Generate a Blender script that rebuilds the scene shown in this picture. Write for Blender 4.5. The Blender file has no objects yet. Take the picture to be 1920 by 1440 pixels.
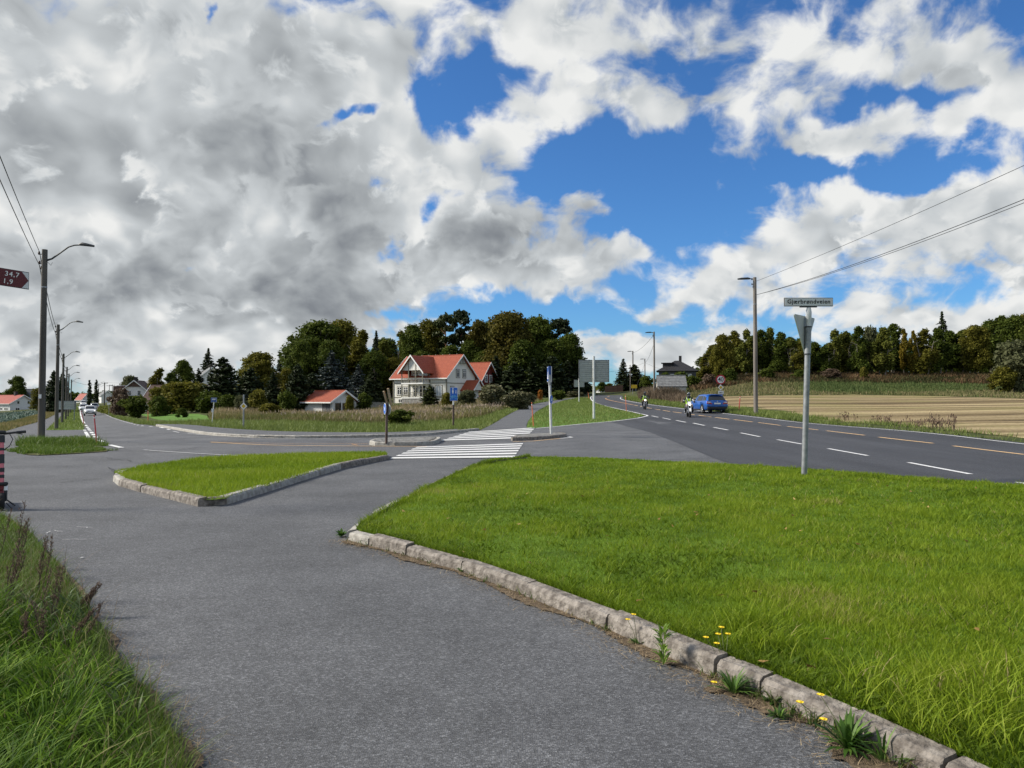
import bpy, bmesh, math, random
import numpy as np
from mathutils import Vector, Matrix
from mathutils.geometry import tessellate_polygon
R = math.radians
rng = np.random.default_rng(7)
rnd = random.Random(11)
scene = bpy.context.scene
COL = scene.collection

# ------------------------------------------------------------------ camera
F = 1442.0                      # focal length in pixels of the 1920 px wide photograph
HC = 1.6                        # eye height
PITCH = math.atan(30.0 / F)     # the horizon sits 30 px below the middle
cam_d = bpy.data.cameras.new('camera')
cam = bpy.data.objects.new('camera', cam_d)
COL.objects.link(cam)
cam.location = (0, 0, HC)
cam.rotation_euler = (math.pi / 2 + PITCH, 0, 0)
cam_d.sensor_width = 36.0
cam_d.lens = F / 1920.0 * 36.0
cam_d.clip_start = 0.05
cam_d.clip_end = 8000
scene.camera = cam

# ------------------------------------------------------------------ exposure
scene.view_settings.view_transform = 'Standard'
scene.view_settings.look = 'None'
scene.view_settings.exposure = 0.35
scene.view_settings.gamma = 1.0
scene.view_settings.use_curve_mapping = False
scene.cycles.max_bounces = 5
scene.cycles.diffuse_bounces = 3
scene.cycles.glossy_bounces = 2
scene.cycles.transmission_bounces = 3
scene.cycles.transparent_max_bounces = 6
scene.cycles.caustics_reflective = False
scene.cycles.caustics_refractive = False

# ------------------------------------------------------------------ sun and sky
SUN_AZ, SUN_EL = R(-86), R(34)   # azimuth from +Y, negative = to the left
sd = Vector((math.sin(SUN_AZ) * math.cos(SUN_EL), math.cos(SUN_AZ) * math.cos(SUN_EL), math.sin(SUN_EL)))
sun_d = bpy.data.lights.new('sun', 'SUN')
sun_d.energy = 4.8
sun_d.angle = R(11)              # thin cloud in front of the sun: no crisp shadows in the photograph
sun_d.color = (1.0, 0.93, 0.82)
sun = bpy.data.objects.new('sun', sun_d)
COL.objects.link(sun)
sun.rotation_euler = sd.to_track_quat('Z', 'Y').to_euler()
sun.location = (-40, 20, 60)

world = bpy.data.worlds.new('World')
scene.world = world
world.use_nodes = True
wn, wl = world.node_tree.nodes, world.node_tree.links
wn.clear()


def N(t, **k):
    n = wn.new(t)
    for a, v in k.items():
        setattr(n, a, v)
    return n


def wm(op, a, b=None, c=None, clamp=False):
    n = N('ShaderNodeMath', operation=op)
    n.use_clamp = clamp
    for i, v in enumerate((a, b, c)):
        if v is None:
            continue
        if isinstance(v, (int, float)):
            n.inputs[i].default_value = v
        else:
            wl.new(v, n.inputs[i])
    return n.outputs[0]


def wv(op, a, b=None, c=None, out=0):
    n = N('ShaderNodeVectorMath', operation=op)
    for i, v in enumerate((a, b, c)):
        if v is None:
            continue
        if isinstance(v, (tuple, list)):
            n.inputs[i].default_value = v
        elif isinstance(v, (int, float)):
            n.inputs[i].default_value = (v, v, v)
        else:
            wl.new(v, n.inputs[i])
    return n.outputs[out]


def wsm(x, lo, hi, a=0.0, b=1.0):
    n = N('ShaderNodeMapRange', interpolation_type='SMOOTHSTEP')
    wl.new(x, n.inputs[0])
    for i, v in enumerate((lo, hi, a, b)):
        n.inputs[i + 1].default_value = v
    return n.outputs[0]


def wmix(f, a, b):
    n = N('ShaderNodeMix', data_type='RGBA')
    if isinstance(f, (int, float)):
        n.inputs[0].default_value = f
    else:
        wl.new(f, n.inputs[0])
    for i, v in ((6, a), (7, b)):
        if isinstance(v, tuple):
            n.inputs[i].default_value = (*v, 1)
        else:
            wl.new(v, n.inputs[i])
    return n.outputs[2]


def build_sky():
    tc = N('ShaderNodeTexCoord')
    d = tc.outputs['Generated']
    sx = N('ShaderNodeSeparateXYZ')
    wl.new(d, sx.inputs[0])
    x, y, z = sx.outputs
    sky = N('ShaderNodeTexSky', sky_type='NISHITA')
    sky.sun_disc = False
    sky.sun_elevation = SUN_EL
    sky.sun_rotation = SUN_AZ
    sky.air_density = 1.0
    sky.dust_density = 0.2
    sky.ozone_density = 2.0
    SKY = 0.078
    blue = wv('MULTIPLY', sky.outputs[0], (SKY * 0.47, SKY * 0.88, SKY * 1.36))
    # a flat cloud deck seen in perspective: direction divided by its height
    h = wm('ADD', wm('MAXIMUM', z, 0.0), 0.70)
    cx = N('ShaderNodeCombineXYZ')
    wl.new(wm('DIVIDE', x, h), cx.inputs[0])
    wl.new(wm('DIVIDE', y, h), cx.inputs[1])
    q = cx.outputs[0]
    # bearings of the cloud banks: tan(azimuth), tan(elevation), scaled like the picture (thousands of px)
    yc = wm('MAXIMUM', y, 0.08)
    cb = N('ShaderNodeCombineXYZ')
    wl.new(wm('MULTIPLY_ADD', wm('DIVIDE', x, yc), F / 1000, 0.960), cb.inputs[0])
    wl.new(wm('MULTIPLY_ADD', wm('DIVIDE', z, yc), -F / 1000, 0.750), cb.inputs[1])
    b = cb.outputs[0]
    ahead = wsm(y, 0.1, 0.4)
    # roughen the outlines of the banks
    wn1 = N('ShaderNodeTexNoise', noise_dimensions='2D')
    wl.new(b, wn1.inputs['Vector'])
    wn1.inputs['Scale'].default_value = 5.5
    wn1.inputs['Detail'].default_value = 5
    b = wv('ADD', b, wv('MULTIPLY', wv('SUBTRACT', wn1.outputs['Color'], (.5, .5, .5)), (.24, .17, 0)))

    def blobs(lst, start):
        acc = start
        for (cx_, cy_, rx, ry, ang, w) in lst:
            a = R(ang)
            mp = N('ShaderNodeMapping', vector_type='TEXTURE')
            mp.inputs['Location'].default_value = (cx_ / 1000, cy_ / 1000, 0)
            mp.inputs['Rotation'].default_value = (0, 0, a)
            mp.inputs['Scale'].default_value = (rx / 1000, ry / 1000, 1)
            wl.new(b, mp.inputs['Vector'])
            d2 = wv('DOT_PRODUCT', mp.outputs[0], mp.outputs[0], out=1)
            acc = wm('MULTIPLY_ADD', wm('POWER', 0.3679, d2), w, acc)
        return acc

    cover = blobs(CLOUD_COVER, 0.0)
    dark = blobs(CLOUD_DARK, 0.0)
    cover = wm('MULTIPLY', cover, ahead)
    dark = wm('MULTIPLY', dark, ahead)

    def density(vec, detail=9.0):
        wp = N('ShaderNodeTexNoise', noise_dimensions='2D')
        wl.new(vec, wp.inputs['Vector'])
        wp.inputs['Scale'].default_value = 5.0
        wp.inputs['Detail'].default_value = 3
        v2 = wv('ADD', vec, wv('MULTIPLY', wv('SUBTRACT', wp.outputs['Color'], (.5, .5, .5)), (.10, .10, 0)))
        n1 = N('ShaderNodeTexNoise', noise_dimensions='2D')
        wl.new(v2, n1.inputs['Vector'])
        n1.inputs['Scale'].default_value = 8.0
        n1.inputs['Detail'].default_value = detail
        n1.inputs['Roughness'].default_value = 0.56
        n2 = N('ShaderNodeTexNoise', noise_dimensions='2D')       # billows
        wl.new(v2, n2.inputs['Vector'])
        n2.inputs['Scale'].default_value = 15.0
        n2.inputs['Detail'].default_value = detail * .7
        n2.inputs['Roughness'].default_value = 0.5
        bl = wm('ABSOLUTE', wm('MULTIPLY_ADD', n2.outputs[0], 2.0, -1.0))
        return wm('ADD', n1.outputs[0], wm('MULTIPLY_ADD', bl, -0.20, 0.035))

    D0 = density(q)
    Ds = density(q, 2.5)
    Dm = density(q, 2.2)
    D1 = density(wv('ADD', q, (-0.042, 0.022, 0.0)), 2.2)
    cover = wm('ADD', cover, wm('MULTIPLY_ADD', ahead, -0.2, 0.2))
    base = wm('ADD', wm('MULTIPLY_ADD', D0, 1.35, -0.175), cover)
    alpha = wsm(base, 0.52, 0.80)
    thick = wsm(wm('ADD', Ds, cover), 0.62, 1.15)
    lit = wm('MULTIPLY', wm('MULTIPLY_ADD', D0, 0.3, wm('SUBTRACT', wm('MULTIPLY', Dm, 0.7), D1)), 1.35)
    # brightness of the cloud: lit rims towards the sun, grey where the cloud is deep
    v = wm('MULTIPLY_ADD', thick, -0.24, 0.87)
    v = wm('ADD', v, lit)
    # a second, lower deck of ragged grey puffs with bright rims, where the sky is loaded with cloud
    q2 = wv('ADD', wv('MULTIPLY', q, (1.25, 1.25, 0)), (3.7, 1.9, 0.0))
    E0 = density(q2, 7.0)
    E1 = density(wv('ADD', q2, (-0.05, 0.028, 0.0)), 2.5)
    e = wm('ADD', wm('MULTIPLY_ADD', E0, 1.2, -0.1), wm('MULTIPLY', dark, 0.55))
    a2 = wsm(e, 0.50, 0.66)
    v2 = wm('MULTIPLY_ADD', wsm(e, 0.54, 0.92), -0.48, 0.80)
    v2 = wm('ADD', v2, wm('MULTIPLY', wm('SUBTRACT', E0, E1), 1.3))
    v = wm('ADD', wm('MULTIPLY', v, wm('SUBTRACT', 1.0, a2)), wm('MULTIPLY', wm('MINIMUM', v2, 1.0), a2))
    v = wm('MULTIPLY_ADD', dark, -0.85, v)
    v = wm('MINIMUM', wm('MAXIMUM', v, 0.0), 1.0)
    ramp = N('ShaderNodeValToRGB')
    cr = ramp.color_ramp
    cr.elements[0].position = 0.0
    cr.elements[0].color = (0.175, 0.19, 0.21, 1)
    cr.elements[1].position = 1.0
    cr.elements[1].color = (0.67, 0.675, 0.665, 1)
    e = cr.elements.new(0.35)
    e.color = (0.30, 0.32, 0.335, 1)
    e = cr.elements.new(0.7)
    e.color = (0.45, 0.475, 0.49, 1)
    wl.new(v, ramp.inputs[0])
    col = wmix(alpha, blue, ramp.outputs[0])
    bg = N('ShaderNodeBackground')
    wl.new(col, bg.inputs[0])
    bg.inputs[1].default_value = 1.0
    out = N('ShaderNodeOutputWorld')
    wl.new(bg.outputs[0], out.inputs[0])
    world.cycles.sampling_method = 'MANUAL'
    world.cycles.sample_map_resolution = 512


# centre x, y, half axes, tilt, weight (bearings in px of the photograph)
CLOUD_COVER = [
    (-400, 300, 800, 700, 0, .30), (150, 150, 420, 400, 0, .32), (420, 330, 330, 330, 0, .34), (200, 600, 420, 130, 0, .26),
    (640, 90, 240, 120, 0, .30), (560, 500, 150, 160, 0, .30), (860, 265, 210, 70, -12, .42), (690, 330, 120, 110, 0, .25),
    (1030, 60, 120, 70, 0, .22), (1290, 105, 190, 130, 0, .32), (1560, 110, 260, 70, -8, .26), (1850, 110, 200, 110, 0, .24),
    (920, 430, 130, 66, -10, .46), (1110, 388, 45, 24, -20, .28), (890, 510, 250, 40, -4, .36), (1110, 470, 90, 34, -10, .34), (1240, 425, 55, 24, 0, .24),
    (1550, 258, 140, 50, -12, .44), (1790, 250, 110, 40, -10, .16), (1660, 400, 340, 62, -14, .38), (1790, 480, 190, 70, -10, .30), 
    (1320, 540, 95, 30, -6, .34), (1500, 560, 130, 30, 0, .22), (1600, 620, 420, 55, -4, .36), (1180, 640, 130, 48, 0, .36), (740, 610, 110, 26, -18, .3),
    
    # gaps
    (890, 150, 95, 46, -30, -.5), (650, 222, 70, 22, -10, -.55), (385, 35, 20, 46, 0, -.5), (1160, 265, 150, 46, 0, -.3), (1320, 320, 230, 62, -6, -.36), (1540, 330, 120, 30, -14, -.25), (1150, 350, 140, 55, 0, -.20),
    (1700, 190, 170, 26, -6, -.24), 
    (810, 395, 70, 50, -40, -.34), (1000, 590, 270, 34, 0, -.42), (1060, 350, 80, 40, 0, -.25), (1180, 400, 60, 40, 0, -.2), (1790, 305, 180, 28, -10, -.26), 
]
CLOUD_DARK = [
    (400, 330, 330, 190, 10, .12), (580, 480, 170, 130, 30, .14), (470, 245, 150, 70, 10, .28), (560, 290, 80, 60, 0, .16), (620, 430, 90, 90, 20, .28), (560, 560, 160, 50, 0, .30), (250, 520, 130, 60, -6, .30), (60, 520, 120, 60, 0, .26),
    (915, 455, 125, 52, -8, .50), (1270, 110, 150, 60, 0, .10), (60, 270, 90, 50, 0, .16), (1850, 480, 160, 60, 0, .14), (60, 660, 150, 40, 0, .16), (420, 100, 200, 60, 0, .08),
    (1850, 130, 160, 60, 0, .14),
    (190, 390, 110, 50, -10, -.24), (470, 420, 90, 40, -10, -.16), (400, 620, 160, 40, 0, -.22), (380, 260, 30, 20, 0, -.2), (1150, 110, 60, 60, 0, -.10), (830, 250, 120, 40, -10, -.12),
    (1640, 340, 240, 30, -14, -.16), 
]
build_sky()

# ------------------------------------------------------------------ geometry helpers
def ray(px, py):
    a, b = (px - 960.0) / F, (720.0 - py) / F
    Y = math.cos(PITCH) - b * math.sin(PITCH)
    Z = math.sin(PITCH) + b * math.cos(PITCH)
    return a / Y, Z / Y                     # x per metre ahead, z per metre ahead


def AT(px, py, d):
    """The point d metres ahead on the line of sight through a pixel of the photograph."""
    u, w = ray(px, py)
    return Vector((u * d, d, HC + w * d))


def PL(px, py, z=0.0):
    u, w = ray(px, py)
    d = (z - HC) / w
    return Vector((u * d, d, z))


# ------------------------------------------------------------------ lie of the land: heights along bearings (px column: (distance, height) ...)
LAND = {
    -300: [(30, 0), (55, -.5), (85, -1), (110, -1.3), (150, -1.6), (250, -2.2), (400, -1), (700, 3), (3000, 6)],
    0: [(30, 0), (55, -.5), (85, -1), (110, -1.3), (150, -1.6), (250, -2.2), (400, -1), (700, 3), (3000, 6)],
    150: [(30, 0), (55, -.47), (82, -.9), (105, -1.2), (133, -1.15), (200, -.55), (300, .45), (340, .35), (600, 0), (3000, 4)],
    230: [(30, 0), (55, -.35), (80, -.6), (105, -.7), (130, -.7), (200, -.7), (300, 1.5), (600, 3), (3000, 4)],
    330: [(30, 0), (55, -.1), (80, 0), (110, .2), (150, 1.0), (200, 3.6), (250, 7), (600, 8), (3000, 8)],
    450: [(30, 0), (60, 0), (90, .3), (120, 1), (160, 3), (200, 5.5), (250, 7), (600, 8), (3000, 8)],
    600: [(30, 0), (60, 0), (85, -.5), (108, -1.1), (122, -.7), (145, 1.0), (180, 3), (250, 5), (600, 6), (3000, 8)],
    800: [(30, 0), (60, .05), (90, .4), (115, .8), (135, 1.1), (160, 2), (200, 4), (260, 6), (600, 6), (3000, 8)],
    950: [(30, 0), (45, .05), (60, .25), (80, .5), (100, .85), (130, 1.6), (160, 2.3), (200, 3.6), (260, 5), (600, 6), (3000, 8)],
    1100: [(30, 0), (45, .1), (55, .25), (77, .55), (110, 1.2), (150, 2.25), (182, 3.2), (210, 3.6), (260, 3.5), (600, 3), (3000, 8)],
    1180: [(30, 0), (45, .1), (55, .28), (77, .6), (110, 1.3), (150, 2.5), (182, 3.3), (210, 3.8), (260, 4), (600, 4), (3000, 8)],
    1250: [(30, 0), (45, .1), (55, .3), (77, .65), (100, 1.35), (120, 2.4), (150, 4.4), (182, 5), (250, 5), (600, 6), (3000, 8)],
    1400: [(30, 0), (45, .25), (56, .55), (77, 1.1), (100, 2.0), (115, 3), (135, 5), (155, 6.8), (200, 9), (600, 10), (3000, 10)],
    1600: [(30, 0), (45, .2), (60, .6), (85, 1.3), (115, 2.25), (135, 4.6), (155, 6.6), (200, 9), (600, 10), (3000, 10)],
    1920: [(26, 0), (45, .35), (70, 1), (105, 2.0), (125, 4), (145, 6.4), (200, 9), (600, 10), (3000, 10)],
    2700: [(26, 0), (45, .35), (70, 1), (105, 2.0), (125, 4), (145, 6.4), (200, 9), (600, 10), (3000, 10)],
}
_SN, _UN = 600, 240
_smax = math.log(3000 / 20 + 1)
_ds = (np.exp(np.linspace(0, _smax, _SN)) - 1) * 20
_us = np.linspace(-1.3, 1.3, _UN)
_cols = sorted(LAND)
_prof = np.array([np.interp(_ds, [0] + [a for a, _ in LAND[c]], [0] + [b for _, b in LAND[c]]) for c in _cols])
_cu = np.array([(c - 960) / F for c in _cols])
_T = np.array([np.interp(_us, _cu, _prof[:, j]) for j in range(_SN)]).T      # [u, s]


def _blur(a, k, axis):
    n = a.shape[axis]
    pad = [(0, 0), (0, 0)]
    pad[axis] = (k, k)
    p = np.pad(a, pad, mode='edge')
    w = np.hanning(2 * k + 3)[1:-1]
    w /= w.sum()
    out = 0
    for i in range(2 * k + 1):
        out = out + w[i] * (p[:, i:i + n] if axis == 1 else p[i:i + n, :])
    return out


_T = _blur(_blur(_T, 12, 1), 7, 0)


def land(x, y):
    x, y = np.asarray(x, float), np.asarray(y, float)
    yy = np.maximum(y, 0.5)
    u = np.clip(x / np.maximum(yy, 8.0), -1.29, 1.29)
    s = np.log(np.minimum(yy, 2990) / 20 + 1) / _smax * (_SN - 1)
    ui = (u + 1.3) / 2.6 * (_UN - 1)
    i0, j0 = np.clip(ui.astype(int), 0, _UN - 2), np.clip(s.astype(int), 0, _SN - 2)
    a, b = ui - i0, s - j0
    z = (_T[i0, j0] * (1 - a) + _T[i0 + 1, j0] * a) * (1 - b) + (_T[i0, j0 + 1] * (1 - a) + _T[i0 + 1, j0 + 1] * a) * b
    near = np.clip((y - 22) / 10, 0, 1)
    return z * near


def lz(x, y):
    return float(land(x, y))


def G(px, py, up=0.0):
    """Where the line of sight through a pixel meets the ground (raised by up)."""
    u, w = ray(px, py)
    ds = np.exp(np.linspace(math.log(2.0), math.log(600), 2500))
    f = HC + w * ds - (land(u * ds, ds) + up)
    k = np.argmax(f < 0)
    if f[k] >= 0:
        d = 400.0
    elif k == 0:
        d = ds[0]
    else:
        d = ds[k - 1] + (ds[k] - ds[k - 1]) * f[k - 1] / (f[k - 1] - f[k])
    return Vector((u * d, d, lz(u * d, d)))


def at_ground(px, d):
    """On the ground, d metres ahead, on the bearing of pixel column px."""
    u = (px - 960) / F
    return Vector((u * d, d, lz(u * d, d)))


# ------------------------------------------------------------------ objects
def tag(o, label=None, cat=None, group=None, kind=None):
    if label: o['label'] = label
    if cat: o['category'] = cat
    if group: o['group'] = group
    if kind: o['kind'] = kind
    return o


def thing(name, label, cat, loc=(0, 0, 0), rz=0.0, group=None, scale=1.0):
    o = bpy.data.objects.new(name, None)
    COL.objects.link(o)
    o.location = loc
    o.rotation_euler = (0, 0, rz)
    o.scale = (scale,) * 3
    o.empty_display_size = 0.2
    return tag(o, label, cat, group)


def link(name, me, parent=None, **t):
    o = bpy.data.objects.new(name, me)
    COL.objects.link(o)
    if parent is not None:
        o.parent = parent
    return tag(o, **t)


def copy_tree(o, parent=None):
    c = o.copy()
    COL.objects.link(c)
    if parent is not None:
        c.parent = parent
    for ch in list(o.children):
        copy_tree(ch, c)
    return c


def npmesh(name, v, f, mat, attr=None, smooth=False):
    """f: (n,3) or (n,4) array, or a list of such arrays"""
    me = bpy.data.meshes.new(name)
    fs = f if isinstance(f, list) else [f]
    fs = [np.asarray(a, np.int32) for a in fs if len(a)]
    v = np.asarray(v, np.float32)
    me.vertices.add(len(v))
    me.vertices.foreach_set('co', v.ravel())
    nl = sum(a.size for a in fs)
    npoly = sum(len(a) for a in fs)
    me.loops.add(nl)
    me.polygons.add(npoly)
    me.loops.foreach_set('vertex_index', np.concatenate([a.ravel() for a in fs]))
    tot = np.concatenate([np.full(len(a), a.shape[1], np.int32) for a in fs])
    st = np.concatenate([[0], np.cumsum(tot)[:-1]]).astype(np.int32)
    me.polygons.foreach_set('loop_start', st)
    me.polygons.foreach_set('loop_total', tot)
    me.update(calc_edges=True)
    for k, a in (attr or {}).items():
        at = me.attributes.new(k, 'FLOAT', 'POINT')
        at.data.foreach_set('value', np.asarray(a, np.float32))
    if smooth:
        me.polygons.foreach_set('use_smooth', np.ones(npoly, bool))
    if mat is not None:
        me.materials.append(mat)
    return me


class MB:
    """Collects boxes, tubes, prisms; build() links them as ONE mesh object."""

    def __init__(self):
        self.v, self.f = [], []

    def add(self, vs, fs):
        o = len(self.v)
        self.v += [tuple(p) for p in vs]
        self.f += [tuple(i + o for i in q) for q in fs]
        return self

    def box(self, c, s, rz=0.0, rx=0.0, ry=0.0):
        m = Matrix.Translation(c) @ Matrix.Rotation(rz, 4, 'Z') @ Matrix.Rotation(ry, 4, 'Y') @ Matrix.Rotation(rx, 4, 'X')
        hx, hy, hz = s[0] / 2, s[1] / 2, s[2] / 2
        vs = [m @ Vector((a * hx, b * hy, e * hz)) for e in (-1, 1) for b in (-1, 1) for a in (-1, 1)]
        return self.add(vs, [(0, 2, 3, 1), (4, 5, 7, 6), (0, 1, 5, 4), (2, 6, 7, 3), (0, 4, 6, 2), (1, 3, 7, 5)])

    def bbox(self, c, s, bev=0.02, rz=0.0, rx=0.0, ry=0.0):
        """box with chamfered edges"""
        bm = bmesh.new()
        bmesh.ops.create_cube(bm, size=1)
        bmesh.ops.scale(bm, vec=s, verts=bm.verts)
        bmesh.ops.bevel(bm, geom=list(bm.edges), offset=bev, segments=1, affect='EDGES', profile=.5)
        m = Matrix.Translation(c) @ Matrix.Rotation(rz, 4, 'Z') @ Matrix.Rotation(ry, 4, 'Y') @ Matrix.Rotation(rx, 4, 'X')
        bm.transform(m)
        bm.verts.index_update()
        self.add([p.co.copy() for p in bm.verts], [tuple(q.index for q in fc.verts) for fc in bm.faces])
        bm.free()
        return self

    def tube(self, pts, rad, n=8, caps=True):
        pts = [Vector(p) for p in pts]
        if isinstance(rad, (int, float)):
            rad = [rad] * len(pts)
        vs, fs = [], []
        side = None
        for i, p in enumerate(pts):
            t = (pts[min(i + 1, len(pts) - 1)] - pts[max(i - 1, 0)]).normalized()
            if side is None:
                side = t.cross(Vector((0, 0, 1)) if abs(t.z) < .9 else Vector((1, 0, 0))).normalized()
            side = (side - t * side.dot(t)).normalized()
            up = t.cross(side)
            for k in range(n):
                a = 2 * math.pi * k / n
                vs.append(p + (side * math.cos(a) + up * math.sin(a)) * rad[i])
        for i in range(len(pts) - 1):
            for k in range(n):
                k2 = (k + 1) % n
                fs.append((i * n + k, i * n + k2, (i + 1) * n + k2, (i + 1) * n + k))
        if caps:
            fs.append(tuple(range(n - 1, -1, -1)))
            fs.append(tuple((len(pts) - 1) * n + k for k in range(n)))
        return self.add(vs, fs)

    def prism(self, poly, o, ax, ay, depth):
        """polygon in the plane (o, ax, ay), pushed out by the vector depth"""
        o, ax, ay, dp = Vector(o), Vector(ax), Vector(ay), Vector(depth)
        n = len(poly)
        a = [o + ax * p[0] + ay * p[1] for p in poly]
        fs = [tuple(range(n)), tuple(range(2 * n - 1, n - 1, -1))] + [(i, n + i, n + (i + 1) % n, (i + 1) % n) for i in range(n)]
        return self.add(a + [p + dp for p in a], fs)

    def disc(self, c, nrm, r, th, n=24):
        c, nrm = Vector(c), Vector(nrm).normalized()
        return self.tube([c - nrm * th / 2, c + nrm * th / 2], r, n)

    def ball(self, c, r, seg=12, rings=8):
        sc = r if isinstance(r, (tuple, list)) else (r, r, r)
        vs, fs = [], []
        for i in range(rings + 1):
            th = math.pi * i / rings
            for k in range(seg):
                a = 2 * math.pi * k / seg
                vs.append((c[0] + sc[0] * math.sin(th) * math.cos(a), c[1] + sc[1] * math.sin(th) * math.sin(a), c[2] + sc[2] * math.cos(th)))
        for i in range(rings):
            for k in range(seg):
                fs.append((i * seg + k, (i + 1) * seg + k, (i + 1) * seg + (k + 1) % seg, i * seg + (k + 1) % seg))
        return self.add(vs, fs)

    def mesh(self, name, mat, smooth=False):
        me = bpy.data.meshes.new(name)
        me.from_pydata(self.v, [], self.f)
        bm = bmesh.new()
        bm.from_mesh(me)
        bmesh.ops.remove_doubles(bm, verts=bm.verts, dist=1e-5)
        bmesh.ops.recalc_face_normals(bm, faces=bm.faces)
        bm.to_mesh(me)
        bm.free()
        if smooth:
            me.polygons.foreach_set('use_smooth', np.ones(len(me.polygons), bool))
            me.set_sharp_from_angle(angle=R(40))
        if mat is not None:
            me.materials.append(mat)
        return me

    def build(self, name, mat, parent=None, smooth=False, loc=None, rz=None, **t):
        o = link(name, self.mesh(name, mat, smooth), parent, **t)
        if loc is not None: o.location = loc
        if rz is not None: o.rotation_euler = (0, 0, rz)
        return o


_font = bpy.data.curves.new('lettering', 'FONT')
_text_cache = {}


def text_mesh(s, size, mat, align='CENTER', depth=0.002, spacing=1.0, bold=.006):
    c = bpy.data.curves.new('lettering', 'FONT')
    c.body = s
    c.offset = size * bold
    c.size = size
    c.extrude = depth
    c.align_x = align
    c.align_y = 'CENTER'
    c.space_character = spacing
    c.resolution_u = 3
    o = bpy.data.objects.new('lettering', c)
    COL.objects.link(o)
    dg = bpy.context.evaluated_depsgraph_get()
    me = bpy.data.meshes.new_from_object(o.evaluated_get(dg))
    bpy.data.objects.remove(o)
    bpy.data.curves.remove(c)
    me.materials.clear()
    me.materials.append(mat)
    return me


bpy.data.curves.remove(_font)


# ------------------------------------------------------------------ materials
def MAT(name, rgb, rough=0.7, metal=0.0, var=0.0, vscale=3.0, rgb2=None, bump=0.0, bscale=40.0, spec=0.5, stretch=(1, 1, 1), detail=5.0, space='Object', coat=0.0):
    m = bpy.data.materials.new(name)
    m.use_nodes = True
    nt = m.node_tree
    p = nt.nodes['Principled BSDF']
    p.inputs['Roughness'].default_value = rough
    p.inputs['Metallic'].default_value = metal
    p.inputs['Specular IOR Level'].default_value = spec
    if coat:
        p.inputs['Coat Weight'].default_value = coat
        p.inputs['Coat Roughness'].default_value = 0.05
    p.inputs['Base Color'].default_value = (*rgb, 1)
    if var or rgb2 or bump:
        tc = nt.nodes.new('ShaderNodeTexCoord')
        mp = nt.nodes.new('ShaderNodeMapping')
        mp.inputs['Scale'].default_value = stretch
        nt.links.new(tc.outputs[space], mp.inputs[0])
    if var or rgb2:
        nz = nt.nodes.new('ShaderNodeTexNoise')
        nz.inputs['Scale'].default_value = vscale
        nz.inputs['Detail'].default_value = detail
        nt.links.new(mp.outputs[0], nz.inputs['Vector'])
        r = nt.nodes.new('ShaderNodeValToRGB')
        r.color_ramp.elements[0].position = 0.34
        r.color_ramp.elements[1].position = 0.66
        c2 = rgb2 or tuple(c * (1 + var) for c in rgb)
        c1 = rgb if rgb2 else tuple(c * (1 - var) for c in rgb)
        r.color_ramp.elements[0].color = (*c1, 1)
        r.color_ramp.elements[1].color = (*c2, 1)
        nt.links.new(nz.outputs[0], r.inputs[0])
        nt.links.new(r.outputs[0], p.inputs['Base Color'])
    if bump:
        nb = nt.nodes.new('ShaderNodeTexNoise')
        nb.inputs['Scale'].default_value = bscale
        nb.inputs['Detail'].default_value = 4
        nt.links.new(mp.outputs[0], nb.inputs['Vector'])
        b = nt.nodes.new('ShaderNodeBump')
        b.inputs['Strength'].default_value = bump
        b.inputs['Distance'].default_value = 0.02
        nt.links.new(nb.outputs[0], b.inputs['Height'])
        nt.links.new(b.outputs[0], p.inputs['Normal'])
    return m


def node_mat(name):
    m = bpy.data.materials.new(name)
    m.use_nodes = True
    nt = m.node_tree
    return m, nt, nt.nodes['Principled BSDF'], lambda t, **k: _nn(nt, t, k)


def _nn(nt, t, k):
    n = nt.nodes.new(t)
    for a, v in k.items():
        setattr(n, a, v)
    return n


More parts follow.
